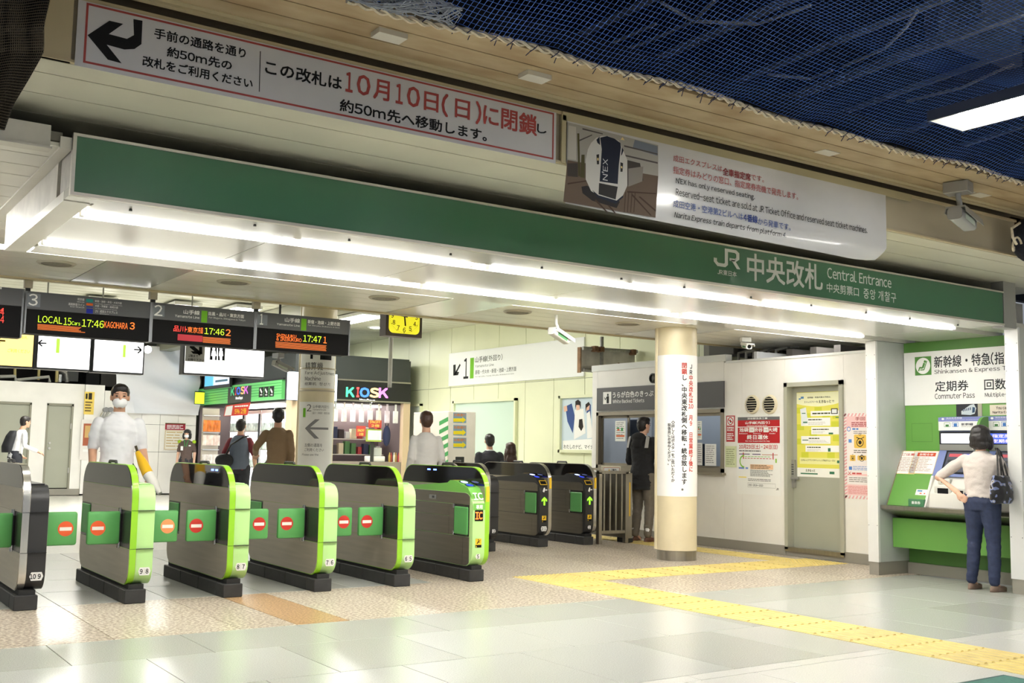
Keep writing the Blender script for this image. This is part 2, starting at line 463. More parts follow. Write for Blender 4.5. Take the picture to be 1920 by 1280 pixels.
MB().box(1.075, 1.20, 5.58, 7.3, 2.392, 2.44).build('side_border', ceilp, box)
MB().box(1.02, 1.074, 5.45, 7.32, 2.62, 2.68).build('side_trim', ceilp, box)
for i, (px, py) in enumerate(((245, 391), (478, 420), (655, 448), (845, 475), (1016, 500), (1165, 521), (1283, 537), (1408, 556), (1521, 571), (1624, 585), (1706, 596), (1796, 608))):
    q = onz(px, py, 2.397); MB().cyl((q.x, q.y, 2.385), (q.x, q.y, 2.398), .009, .007, 8).build('stud', darkg, box)
# back ceiling, slatted
c3 = structE('ceiling_gate_hall')
ysl = [7.32, 7.6, 7.9, 8.2, 8.5]; ysr = [8.72, 9.0, 9.28, 9.56, 9.84, 10.10]
for a, b in ((-4, 2.03), (2.72, 5.21), (5.90, 8.35), (9.0, 12)):
    planks(c3, 2.63, a, b, ysl, ceilp); planks(c3, 2.63, a, b, ysr, ceilp)
planks(c3, 2.63, -4, 1.03, [5.46, 5.7, 5.95, 6.2, 6.5, 6.8, 7.1, 7.32], ceilp)
for a, b in ((2.03, 2.72), (5.21, 5.90), (8.35, 9.0)):
    MB().box(a+.003, b-.003, 7.32, 10.10, 2.628, 2.65).build('ceiling_panel', ceilw, c3)
MB().box(-4, 12, 8.5, 8.72, 2.66, 2.68).box(-4, 12, 7.3, 10.12, 2.675, 2.75).box(-4, 1.03, 5.46, 7.32, 2.655, 2.70).build('backing', M('lamp_slot_back', (120, 116, 106), .6), c3)
MB().box(-4, 12, 10.10, 10.16, 2.615, 2.76).build('edge_trim', M('beige_trim', (196, 182, 146), .5), c3)
MB().box(-4, .962, 5.38, 5.455, 2.60, 2.705).box(-4, .97, 5.37, 5.46, 2.59, 2.60).build('front_beam', M('canopy_side', (206, 202, 192)), c3)
# hall ceiling beyond, corrugated slats
c4 = structE('ceiling_hall')
sl = []
mb = MB()
for k in range(56):
    y = 10.3+.32*k; mb.box(-8, 12.2, y, y+.30, 3.70, 3.73)
mb.build('slat', M('hall_slat', (214, 214, 196), .45), c4, kind='stuff')
MB().box(-8, 12.2, 10.2, 40, 3.735, 3.8).build('backing', darkg, c4)
MB().box(7.3, 7.6, 11, 26, 3.4, 3.69).build('beam', M('olive_beam', (150, 150, 132), .6), structE('trim_beam'))
MB().box(-8, 12.2, 10.17, 10.2, 2.7, 3.8).build('bulkhead', darkg, c4)
# dark roof void over the concourse
MB().box(-12, 16, -6, 8, 5.2, 5.3).build('roof_slab', M('void_ceiling', (34, 38, 48), .9), structE('ceiling_void'))
MB().box(-12, 16, 7.9, 8.0, 3.3, 5.2).box(-12, -11.9, -6, 8, 3.3, 5.2).box(15.9, 16, -6, 8, 3.3, 5.2).build('void_side', M('void_ceiling', (34, 38, 48), .9), bpy.data.objects['ceiling_void'])
MB().box(9.83, 9.93, -5.5, 5.42, 0, 3.2).build('wall_panel', M('near_wall', (206, 206, 202), .5), structE('wall_concourse_right'))

# ------------------------------------------------------------------ right-hand cream wall, panel by panel
WX = 11.4
wr = structE('wall_right')
MB().box(WX+.02, WX+.2, 8, 40, -2.1, 3.75).build('backing', M('wall_joint', (120, 122, 100), .8), wr)
y = 12.0
zj = 2.46
ys = [onx(640+z/2.977, 700, WX).y for z in (1360, 1187, 1028, 878, 742, 612, 490, 375)]
ys = [ys[0]-.93*k for k in (4, 3, 2, 1)]+ys+[ys[-1]+.93*k for k in range(1, 9)]
for a, b in zip(ys[:-1], ys[1:]):
    for z0, z1 in ((-.2, zj), (zj, 3.72)):
        MB().box(WX, WX+.02, a+.006, b-.006, z0+.004, z1-.004).build('wall_panel', cream, wr)
    MB().box(WX, WX+.02, a+.004, b-.004, -2.1, -.21).build('wall_panel', cream, wr)

# ------------------------------------------------------------------ ticket office wall with window and door
OX = 10.1
OW = XP(OX)
wl = structE('wall_office')
(wu0, wv1), (wu1, wv0) = OW.uv((1120, 773)), OW.uv((1358, 886))
wy0, wy1 = -wu1, -wu0           # window y-range (near, far)
(du0, dv1), (du1, dv0) = OW.uv((1472, 718)), OW.uv((1586, 1046))
dy1, dy0 = -du0, -du1; dzt = dv1; dzb = .075
yc = OW.uv((1110, 800))[0]*-1
def wpan(y0, y1, z0, z1, x0=OX, m=wallw):
    MB().box(x0, x0+.06, y0+.0015, y1-.0015, z0+.0015, z1-.0015).build('wall_panel', m, wl)
zt, zt2 = 2.385, 2.44
wpan(wy1, yc, .1, 2.44); wpan(wy0, (wy0+wy1)/2, .1, wv0); wpan((wy0+wy1)/2, wy1, .1, wv0); wpan(wy0, (wy0+wy1)/2, wv1, 2.44); wpan((wy0+wy1)/2, wy1, wv1, 2.44)
wpan(dy1, 9.65, .1, zt); wpan(9.65, wy0, .1, zt); wpan(dy0, dy1, dzt, zt); wpan(7.15, dy0, .1, zt)
MB().box(OX-.012, OX+.1, 9.92, yc+.01, 2.40, 2.49).build('coping', M('coping', (226, 228, 226), .45), wl)
MB().box(OX-.012, OX+.1, 7.15, 9.92, 2.37, 2.40).build('coping', M('coping', (226, 228, 226), .45), wl)
MB().box(OX+.061, 11.38, yc-.05, yc, 0, 2.44).build('end_panel', wallw, wl)
bb = structE('baseboard_office')
MB().box(OX-.012, OX+.05, 7.15, dy0, 0, .115).box(OX-.012, OX+.05, dy1, yc, 0, .115).box(OX-.006, OX+.05, dy0, dy1, 0, .06).build('skirting', baseg, bb)
# office interior
inn = structE('trim_office_interior')
MB().box(11.25, 11.30, 9.5, 12.65, 0, 2.5).build('back_wall', M('office_back', (186, 190, 194), .6), inn)
MB().box(10.16, 11.3, 9.45, 9.5, 0, 2.5).box(10.16, 11.3, 9.5, 12.65, 2.36, 2.40).box(10.16, 10.6, 9.5, 12.65, .90, .95).build('side_and_desk', M('office_side', (206, 208, 210), .6), inn)

# wing walls of the ticket machine bay
pil = M('white_pillar_cladding', (226, 226, 224), .4, noise=(3, .03))
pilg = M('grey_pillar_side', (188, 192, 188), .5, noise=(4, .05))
for nm, ya, yb, x0 in (('wall_bay_far', 7.03, 7.155, 9.32), ('wall_bay_near', 5.43, 5.56, 9.24)):
    e = structE(nm)
    MB().box(x0, x0+.03, ya, yb, .13, 2.395).build('end_cladding', pil, e)
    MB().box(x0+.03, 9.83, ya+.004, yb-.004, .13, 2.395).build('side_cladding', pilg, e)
    MB().box(x0+.006, 9.83, ya+.006, yb-.006, 0, .13).build('skirting', baseg, e)
    s = MB()
    for z in (.5, 1.0, 1.5, 2.0, 2.25):
        for yy in (ya+.012, yb-.012): s.cyl((x0-.002, yy, z), (x0, yy, z), .004, n=6)
    s.build('screw', darkg, e)
MB().box(9.83, 10.1, 7.05, 7.15, 0, 2.39).build('return_panel', pil, structE('wall_bay_return'))
po = structE('trim_post')
MB().box(9.045, 9.24, 5.44, 5.56, 2.38, 2.80).build('post', M('grey_post', (150, 150, 146), .5), po)

# ------------------------------------------------------------------ round column with paper wrap
colc = (8.50, 9.135)
cl = thing('round_column', 'cream round column with steel foot ring beside the yellow path', 'column', (colc[0], colc[1], 0))
R = .228
MB().lathe([(R, .11), (R, 2.63)], (*colc, 0), 48).build('shaft', M('cream_column', (226, 214, 182), .4, noise=(4, .05)), cl)
MB().lathe([(0, .0), (R-.006, .0), (R-.006, .105), (R-.02, .112)], (*colc, 0), 48).build('foot_ring', steel, cl)
MB().cyl((colc[0]-.83*.222, colc[1]+.56*.222, .115), (colc[0]-.83*.222, colc[1]+.56*.222, 2.63), .032).build('pipe_casing', M('cream_column', (226, 214, 182)), cl)
nt_ = tag(MB().lathe([(R+.002, .714), (R+.0035, .714), (R+.0035, 2.31), (R+.002, 2.31)], (*colc, 0), 48).build('paper_notice', M('notice_paper', (250, 250, 250), .5)), 'tall white paper notice with vertical Japanese text wrapped round the column', 'notice')
def column_text(rows, mat, nm, parent, bold=.0035):
    mb = MB()
    base = math.atan2(-colc[1], -colc[0])          # towards the camera
    for s, ang, z0, z1 in rows:
        n = len(s); h = (z0-z1)/n
        for i, ch in enumerate(s):
            if ch == ' ': continue
            vs, fs, a, b, c, e = glyphs(ch); vs0, _, A, B, C_, E_ = glyphs('国'); cell = 1
            sc = h*.86/(E_-C_); cx = (A+B)/2 if len(ch) == 1 and ord(ch) > 255 else (a+b)/2
            P = []
            for x, yv in vs:
                t = base+ang+((x-cx)*sc)/R
                P.append((colc[0]+(R+.005)*math.cos(t), colc[1]+(R+.005)*math.sin(t), z0-(i+1)*h+(yv-C_)*sc+.07*h))
            mb.add(P, fs)
            if bold:
                for o1, o2 in ((bold, 0), (0, bold), (bold, bold)):
                    c1_, s1_ = math.cos(o1/R), math.sin(o1/R)
                    mb.add([(colc[0]+(p[0]-colc[0])*c1_-(p[1]-colc[1])*s1_, colc[1]+(p[0]-colc[0])*s1_+(p[1]-colc[1])*c1_, p[2]+o2) for p in P], fs)
    return mb.build(nm, mat, parent, clean=False)
inkr = flat((214, 92, 84)); inkd = flat((60, 60, 62)); inkg = flat((120, 120, 122))
_a = ['J', 'R']+[' ']*17; _b = [' ', ' ']+list('中央改札は')+['10', ' ', '月', '9', ' ']+list('日営業終了後に')
_c = ['閉', '鎖']+[' ']*19; _d = [' ', ' ']+list('し、中央東改札側へ移転・統合致します。')
column_text([(_b, .74, 2.21, .985), (_c, .36, 2.22, .775)], inkr, 'lettering', nt_)
column_text([(_a, .74, 2.21, .985), (_d, .36, 2.22, .775)], inkd, 'lettering', nt_)
column_text([('◇詳しくはポスターをご覧いただくか', -.19, 1.56, .87), ('駅係員にお尋ねください。', -.38, 1.53, 1.06)], inkg, 'lettering', nt_)

# ------------------------------------------------------------------ far left partition and white hoarding
FY = 26.0
FP_ = YP(FY)
fw_ = structE('wall_far')
zft = 2.53
xa = 2.0; dlist = [(FP_.uv((-20, 800))[0], FP_.uv((57, 800))[0]), (FP_.uv((86, 800))[0], FP_.uv((136, 800))[0])]
x155 = FP_.uv((155, 800))[0]
segs = [(-4, dlist[0][0]), (dlist[0][1], dlist[1][0]), (dlist[1][1], x155)]
for a, b in segs: MB().box(a, b, FY, FY+.08, .14, zft).build('wall_panel', wallw, fw_)
dzt2 = FP_.uv((110, 757))[1]
for a, b in dlist: MB().box(a, b, FY, FY+.08, dzt2, zft).build('wall_panel', wallw, fw_)
MB().box(-4, x155, FY-.02, FY+.02, 0, .14).build('skirting', baseg, fw_)
for i, (a, b) in enumerate(dlist):
    d = structE('door_%d' % (i+2))
    MB().box(a+.03, b-.03, FY+.03, FY+.06, .16, dzt2-.03).build('leaf', doorg, d)
    MB().box(a, a+.04, FY-.02, FY+.05, .14, dzt2).box(b-.04, b, FY-.02, FY+.05, .14, dzt2).box(a, b, FY-.02, FY+.05, dzt2-.04, dzt2+.01).build('frame', M('door_frame_far', (146, 144, 128), .5), d)
    MB().cyl((a+.1, FY-.01, 1.05), (a+.1, FY+.03, 1.05), .03).cyl((a+.1, FY-.01, 1.17), (a+.1, FY+.03, 1.17), .025).build('knob', alu, d)
    MB().box(b-.05, b-.03, FY-.03, FY, .5, .62).box(b-.05, b-.03, FY-.03, FY, 1.5, 1.62).build('hinge', alu, d)
# hoarding
hd = structE('wall_hoarding')
x365 = FP_.uv((366, 800))[0]
n = 6
for k in range(n):
    a = x155+(x365-x155)*k/n; b = x155+(x365-x155)*(k+1)/n
    t = 2.53-.12*min(k, 2)
    for z0, z1 in ((.02, 1.0), (1.0, 1.65), (1.65, t)):
        MB().box(a+.004, b-.004, FY-.06, FY, z0+.004, z1-.004).build('wall_panel', wallw, hd)
x200 = FP_.uv((203, 700))[0]
shm = M('white_sheet', (232, 233, 238), .6)
def shf(u, v):
    x = x200+(x365-x200)*u+(.25*(1-u)*(1-v)**1.0 if u < .2 else 0)
    return (x, FY-.22-.05*math.sin(9*u+3*v)-.05*math.sin(21*u*v+4)-.04*math.sin(14*v+6*u), 1.9+1.6*v)
tag(MB().grid(shf, 40, 30).build('dust_sheet', shm), 'creased white dust sheet hung above the hoarding at the far end', 'sheet')
# dark void with steel frame above the far partition
MB().box(-6, x365+8, FY+2.2, FY+2.3, -.1, 3.8).build('void_back', M('void_back', (38, 36, 36), .9), structE('wall_void'))
MB().box(x365+.1, 11.4, FY+.6, FY+.7, -.1, 3.8).build('shutter_wall', M('shutter_wall', (150, 150, 138), .6), structE('wall_back'))
# ------------------------------------------------------------------ lamps
tube_m = M('lamp_tube', (255, 253, 248), .4, emit=LAMP)
def strip_lamp(x0, x1, y, z, label, group, wide=.10):
    t = thing('ceiling_light', label, 'light', ((x0+x1)/2, y, z), group)
    MB().box(x0, x1, y-wide/2-.03, y+wide/2+.03, z+.052, z+.06).build('housing', M('lamp_housing', (226, 226, 222), .4), t)
    n = 2; L = (x1-x0)/n
    for k in range(n):
        MB().cyl((x0+k*L+.03, y, z+.012), (x0+(k+1)*L-.03, y, z+.016), .034, n=10).build('tube', tube_m, t)
    for xx in (x0+.012, x1-.012):
        MB().box(xx-.012, xx+.012, y-.025, y+.025, z-.016, z+.052).build('socket', WHITE, t)
    return t
g1, g2, g3 = 'front row of tubes in the canopy', 'rear row of tubes in the canopy', 'slot tubes in the slatted ceiling'
for i, (a, b) in enumerate(((1.22, 3.66), (3.78, 6.24), (6.36, 8.95))):
    strip_lamp(a, b, 5.885, 2.402, ['long fluorescent tube fitting at the left end just behind the green fascia', 'long fluorescent tube fitting in the middle just behind the green fascia', 'long fluorescent tube fitting at the right end just behind the green fascia'][i], g1)
for i, (a, b) in enumerate(((1.22, 3.68), (3.85, 6.33), (6.45, 8.93))):
    strip_lamp(a, b, 6.89, 2.402, ['second-row fluorescent fitting at the left end of the canopy', 'second-row fluorescent fitting in the middle of the canopy', 'second-row fluorescent fitting at the right end of the canopy'][i], g2)
for i, (a, b) in enumerate(((-.6, 2.02), (2.73, 5.20), (5.75, 8.22), (9.0, 11.0))):
    strip_lamp(a, b, 8.61, 2.650, ['slot tube at far left of the slatted ceiling above board 3', 'slot tube of the slatted ceiling above boards 1 and 2', 'slot tube of the slatted ceiling left of the round column', 'slot tube of the slatted ceiling above the ticket office wall'][i], g3, .06)
strip_lamp(-1.5, .95, 7.52, 2.60, 'short visible tube end in the low ceiling left of the canopy', g3, .06)
def trough_lamp(x0, x1, y0, y1, z, label, group=None, s=1.0):
    t = thing('trough_light', label, 'light', ((x0+x1)/2, (y0+y1)/2, z), group)
    mb = MB(); e = .05
    P = [(x0, y0), (x1, y0), (x1, y1), (x0, y1)]; Q = [(x0+e, y0+.14), (x1-e, y0+.14), (x1-e, y1-.14), (x0+e, y1-.14)]
    mb.add([(x, y, z) for x, y in P]+[(x, y, z+.045) for x, y in Q], [(0, 1, 5, 4), (1, 2, 6, 5), (2, 3, 7, 6), (3, 0, 4, 7), (4, 5, 6, 7)])
    mb.build('reflector', M('lamp_reflector', (250, 250, 248), .35), t, clean=False)
    MB().box(x0-.012, x1+.012, y0-.012, y1+.012, z+.05, z+.06).box(x0-.012, x0, y0-.012, y1+.012, z, z+.05).box(x1, x1+.012, y0-.012, y1+.012, z, z+.05).build('housing', M('trough_housing', (70, 76, 96), .5), t)
    for xx in (x0+(x1-x0)*.3, x0+(x1-x0)*.7):
        MB().cyl((xx, y0+.13, z+.022), (xx, y1-.13, z+.022), .016, n=10).build('tube', glow((255, 253, 246), LAMP*s*1.6), t)
    return t
q = onz(1775, 235, 3.1)
trough_lamp(5.27, 5.58, 1.9, 3.58, 3.1, 'bright white trough light hanging under the blue net at upper right')
for k, (x, y) in enumerate(((5.27, -.6), (2.2, .2), (2.2, -3), (-.9, .8), (8.3, 1.0), (8.3, -1.5), (8.3, -3.6))):
    trough_lamp(x, x+.31, y, y+1.68, 3.1, ['trough light out of the picture, in line with and before the one at upper right', 'trough light out of the picture, overhead and right of the viewer', 'trough light out of the picture, behind and right of the viewer', 'trough light out of the picture, overhead and left of the viewer', 'trough light out of the picture, beyond the right edge opposite the ticket machines', 'trough light out of the picture, further back on the right', 'trough light out of the picture, farthest back on the right'][k], 'concourse lights behind the viewer', .85 if k in (1, 3) else .6)
def hall_lamp(x0, x1, y0, y1, z, label, s=1.0):
    t = thing('hall_light', label, 'light', ((x0+x1)/2, (y0+y1)/2, z), 'surface lights on the far hall ceiling')
    MB().box(x0-.04, x1+.04, y0-.04, y1+.04, z, z+.06).build('housing', M('lamp_housing', (226, 226, 222), .4), t)
    MB().box(x0, x1, y0, y1, z-.02, z).build('diffuser', glow((255, 253, 246), LAMP*s), t)
q1, q2 = onz(176, 562, 3.6), onz(238, 541, 3.6)
hall_lamp(q1.x-.05, q1.x+.35, q1.y, q1.y+2.2, 3.6, 'bright rectangular lamp behind the top of board 3')
q1 = onz(440, 580, 3.6)
hall_lamp(q1.x-.05, q1.x+.35, q1.y-.3, q1.y+1.7, 3.6, 'bright lamp behind the gap between boards 2 and 1')
for i, (x, y) in enumerate(((8.3, 13.5), (8.6, 17.5), (4.2, 21.0), (9.7, 21.5), (-.5, 17.0), (5.5, 18.5))):
    hall_lamp(x, x+.4, y, y+2.0, 3.6, ['hall lamp hidden behind the gate hall ceiling near the cream wall', 'hall lamp deeper along the cream wall', 'hall lamp over the way to the far partition', 'hall lamp between the kiosk and the cream wall', 'hall lamp above the left lit signs', 'hall lamp in front of the kiosk'][i], .85)
q = ony(708, 614, 20.0)
t = thing('downlight', 'round downlight in the olive ceiling left of the clock', 'light', onz(708, 614, 3.69))
q = onz(708, 614, 3.69)
MB().lathe([(.0, -.005), (.16, -.005), (.2, .01)], q, 20).build('lens', glow((235, 255, 240), 4), t)
MB().lathe([(.16, -.008), (.2, -.012), (.22, .01)], q, 20).build('ring', WHITE, t)
q = ony(277, 655, 13.07); t = thing('globe_lamp', 'small round bright lamp at the right end of the lit arrow sign', 'light', q)
MB().ball(q, .045, 14, 10).build('globe', glow((255, 253, 246), 6), t); MB().cyl(q, (q.x-.12, q.y, q.z), .012).build('arm', darkg, t)

# speakers in the gate hall ceiling
for i, x in enumerate((1.73, 3.20, 4.68, 6.23, 7.73)):
    t = thing('ceiling_speaker', ['round grille leftmost in the slatted ceiling, above board 3', 'round grille above the gap of boards 2 and 1', 'round grille above the yellow clock', 'round grille left of the white ceiling camera', 'round grille nearest the round column'][i], 'speaker', (x, 9.10, 2.63), 'ceiling speakers in a row')
    MB().lathe([(0, -.012), (.10, -.012), (.125, -.006)], (x, 9.1, 2.63), 28).build('grille', M('speaker_grille', (132, 126, 112), .6, noise=(60, .2)), t)
    MB().lathe([(.118, -.012), (.135, -.016), (.15, -.004), (.15, 0)], (x, 9.1, 2.63), 28).build('ring', M('speaker_ring', (186, 180, 164), .4, .4), t)

# ------------------------------------------------------------------ green entrance fascia sign
GY = 5.44
G = YP(GY)
sg = thing('fascia_sign', 'long dark green entrance sign board with white station lettering across the canopy front', 'sign', (5, GY, 2.4))
green = M('sign_green', (56, 108, 76), .34, spec=.5, coat=.35, noise=(.8, .03))
MB().box(1.08, 9.035, GY+.025, 5.70, 2.41, 2.69).build('back_box', M('sign_side', (176, 172, 164), .55, noise=(14, .14)), sg)
MB().box(1.092, 9.03, GY, GY+.02, 2.412, 2.690).build('panel', green, sg)
MB().box(1.075, 9.04, GY-.008, GY+.024, 2.690, 2.704).box(1.075, 9.04, GY-.008, GY+.024, 2.396, 2.412).box(1.075, 1.092, GY-.008, GY+.024, 2.412, 2.69).build('frame', M('sign_frame', (200, 196, 186), .35, .5), sg)
sw = M('sign_letter', (214, 216, 212), .5)
mb = MB(); d = .0015
G.text(mb, '中央改札', (1400, 541), (1542, 484), d, .012) if False else None
# the perspective drop is removed by measuring each end on the plane
(uA, vA), (uB, vB) = G.uv((1400, 528)), G.uv((1543, 497))
def gtext(t, bl, tl, br, mbx, bold=0.):
    (u0, v0), (_, v1), (u1, _2) = G.uv(bl), G.uv(tl), G.uv(br)
    G.utext(mbx, t, u0, v0, u1, v1, d, bold)
gtext('中央改札', (1401, 524), (1402, 474), (1542, 543), mb, .016)
gtext('Central Entrance', (1551, 521), (1552, 500), (1671, 536), mb, .008)
gtext('中央剪票口', (1550, 547), (1551, 530), (1610, 555), mb, .008)
gtext('중앙 개찰구', (1619, 559), (1620, 540), (1680, 565), mb, .008)
gtext('JR東日本', (1345, 514), (1345, 504), (1381, 519), mb, .014)
# the railway emblem, drawn as strokes
(u0, v0), (_, v1), (u1, _) = G.uv((1338, 497.5)), G.uv((1338, 462)), G.uv((1387, 505))
def eu(x): return u0+(u1-u0)*x
def ev(y): return v0+(v1-v0)*y
def poly(pts): G.flat(mb, [(eu(x), ev(y)) for x, y in pts], d, px=False)
poly([(.0, .42), (.0, .22), (.14, .0), (.44, .0), (.54, .14), (.54, 1.), (.42, 1.), (.42, .22), (.38, .18), (.18, .18), (.12, .26), (.12, .42)])
poly([(.54, 1.), (.54, .84), (.80, .84), (.86, .78), (.86, .60), (.80, .53), (.60, .53), (.60, .38), (.86, .38), (.98, .52), (.98, .86), (.86, 1.)])
poly([(.66, .45), (.80, .45), (1.02, .0), (.88, .0)])
mb.build('lettering', sw, sg, clean=False)

# ------------------------------------------------------------------ banner 1: closing notice
BY = 4.692
B1 = YP(BY)
b1 = thing('closing_banner', 'long white paper banner with red border and big turning arrow', 'banner', (2.2, BY, 2.8))
(bu0, _), (bu1, bv1), (_, bv0) = B1.uv((137, 60)), B1.uv((1043, 220)), B1.uv((1043, 312))
bu0 = .915; bv1 = 3.078; bv0 = 2.788
B1.ubox(MB(), bu0, bv0, bu1, bv1, -.003, 0).build('sheet', M('banner_paper', (206, 206, 208), .42, noise=(3, .03), coat=.1), b1)
mb = MB(); B1.frame(mb, .948, 2.807, 3.435, 3.072, .0095, .001); mb.build('border', M('banner_red', (166, 66, 62), .5), b1, clean=False)
mb = MB()
B1.flat(mb, [(164, 66), (205, 39), (231, 45), (204, 64), (238, 73), (251, 66), (250, 36), (267, 39), (265, 83), (252, 92), (233, 93), (200, 84), (228, 119), (202, 112)], .0015)
def btext(mbx, t, bl, tl, br, P=B1, dd=.0015, bold=.022, it=0.):
    (u0, v0), (_, v1), (u1, _2) = P.uv(bl), P.uv(tl), P.uv(br)
    P.utext(mbx, t, u0, v0, u1, v1, dd, bold, it)
btext(mb, '手前の通路を通り', (289, 71), (290, 52), (460, 108))
btext(mb, '約50m先の', (313, 106), (313, 87), (434, 129))
btext(mb, '改札をご利用ください', (267, 123), (267, 104), (473, 163))
btext(mb, 'この改札は', (497, 138), (497, 112), (640, 166))
btext(mb, 'し', (1007, 248), (1007, 232), (1024, 253))
btext(mb, '約50m先へ移動します。', (637, 208), (637, 185), (912, 268))
B1.line(mb, (488, 96), (486, 172), .004, .0012)
mb.build('lettering', BLACK, b1, clean=False)
mb = MB()
def yb_(x): return 170.5+(x-647)*(84/359)
for ch, xa_, xb_, up_, dn_ in (('1', 648, 660, 36, 0), ('0', 669, 693, 37, 0), ('月', 700, 729, 36, 1), ('1', 742, 754, 36, 0), ('0', 763, 786, 37, 0), ('日', 795, 821, 34, 0), ('(', 828, 839, 38, 4), ('日', 853, 880, 34, 0), (')', 892, 901, 38, 4), ('に', 906, 934, 34, 0), ('閉', 940, 969, 36, 1), ('鎖', 973, 1006, 37, 1)):
    btext(mb, ch, (xa_, yb_(xa_)+dn_), (xa_, yb_(xa_)-up_), (xb_, yb_(xb_)+dn_), bold=.022)
mb.build('lettering', M('banner_red', (166, 66, 62), .5), b1, clean=False)

# ------------------------------------------------------------------ banner 2: airport express notice, its foot hangs free
BY2 = 4.685
B2 = YP(BY2)
b2 = thing('express_banner', 'white banner with a train photograph, its lower edge curling loose over the green sign', 'banner', (5, BY2, 2.6))
U0, U1, V0, V1 = 3.525, 6.36, 2.575, 3.045
def sheet2(u, v):
    x = U0+(U1-U0)*u; z = V0+(V1-V0)*v-.03*u*(1-v)
    d = 0.
    low = max(0, (.22-v)/.22)
    k = max(0, (u-.82)/.18)
    d += low*low*.05*(.15+1.0*k)                       # towards the sign plane
    x -= low*k*.06
    if k > 0 and v < .35: z += .035*k*k*((.35-v)/.35)
    return (x, BY2+d+.004, z)
MB().grid(sheet2, 60, 24).build('sheet', M('banner_vinyl', (212, 212, 212), .22, noise=(3, .03), coat=.5), b2)
MB().box(U0-.03, U1+.3, BY2+.004, BY2+.02, V1, V1+.05).box(U0-.035, U0-.005, BY2+.004, BY2+.02, 2.80, V1+.03).build('clamp_rail', M('clamp_rail', (184, 174, 138), .45), b2)
# printed photograph: a white express train on tracks
ph = [('photo_sky', (168, 164, 156), [(1064, 229), (1234, 272), (1234, 330), (1064, 300)]), ('photo_ballast', (104, 88, 74), [(1064, 300), (1234, 330), (1229, 408), (1056, 378)])]
for nm, c, pts in ph:
    mb = MB(); B2.flat(mb, pts, .0005); mb.build('photograph', flat(c, nm), b2, clean=False)
def decal(P, par, rgb, polys, d, nm='photograph'):
    mb = MB()
    for p in polys: P.flat(mb, p, d)
    return mb.build(nm, flat(rgb), par, clean=False)
decal(B2, b2, (196, 192, 182), [[(1066, 235), (1080, 238), (1080, 300), (1064, 298)]], .0007)
decal(B2, b2, (120, 128, 140), [[(1190, 262), (1233, 274), (1233, 292), (1186, 278)]], .0007)
decal(B2, b2, (84, 80, 52), [[(1090, 290), (1096, 290), (1096, 334), (1088, 332)], [(1082, 250), (1086, 250), (1088, 330), (1084, 330)]], .0008)
decal(B2, b2, (70, 64, 60), [[(1064, 306), (1083, 306), (1083, 332), (1064, 330)], [(1176, 300), (1200, 306), (1206, 338), (1176, 348)]], .0008)
decal(B2, b2, (88, 84, 82), [[(1170, 272), (1233, 288), (1233, 290), (1170, 275)], [(1172, 290), (1233, 304), (1233, 307), (1172, 293)], [(1086, 262), (1110, 252), (1110, 254), (1086, 265)], [(1092, 240), (1130, 250), (1130, 252), (1092, 243)]], .0009)
decal(B2, b2, (140, 134, 126), [[(1178, 316), (1206, 312), (1204, 340), (1178, 350)]], .0010)
decal(B2, b2, (42, 40, 40), [[(1090, 350), (1100, 348), (1150, 370), (1162, 378), (1156, 390), (1110, 376), (1092, 362)]], .0009)
decal(B2, b2, (72, 54, 44), [[(1064, 343), (1100, 338), (1100, 340), (1064, 346)], [(1176, 358), (1230, 362), (1230, 364), (1176, 361)], [(1186, 364), (1222, 404), (1219, 404), (1183, 365)], [(1200, 368), (1230, 394), (1229, 397), (1197, 369)], [(1118, 374), (1140, 398), (1137, 398), (1114, 375)], [(1142, 384), (1155, 400), (1152, 400), (1139, 385)]]+[[(x, 360), (x+1.5, 360), (x-1, 398), (x-2.5, 398)] for x in (1172, 1178, 1184, 1190)], .0010)
decal(B2, b2, (214, 212, 206), [[(1102, 280), (1108, 268), (1118, 258), (1128, 255), (1140, 255), (1160, 264), (1166, 276), (1176, 300), (1176, 348), (1168, 366), (1156, 378), (1122, 366), (1108, 358), (1098, 336), (1098, 300)]], .0011)
decal(B2, b2, (34, 40, 56), [[(1125, 258), (1138, 255), (1152, 260), (1163, 268), (1164, 276), (1160, 310), (1158, 345), (1124, 340), (1126, 310), (1128, 280)], [(1118, 262), (1124, 256), (1125, 272), (1120, 268)], [(1166, 276), (1169, 282), (1166, 290), (1164, 292)], [(1110, 356), (1122, 366), (1156, 376), (1168, 366), (1168, 370), (1154, 382), (1120, 370)]], .0013)
decal(B2, b2, (52, 50, 50), [[(1123, 343), (1158, 350), (1154, 374), (1122, 364)], [(1118, 290), (1123, 289), (1123, 308), (1119, 308)], [(1163, 304), (1168, 306), (1167, 322), (1163, 322)]], .0014)
decal(B2, b2, (236, 214, 150), [[(1119.5, 296), (1122, 296), (1122, 301), (1119.5, 301)], [(1164, 311), (1166.5, 312), (1166.5, 316), (1164, 315)], [(1167, 257), (1171, 263), (1163, 262)]], .0016)
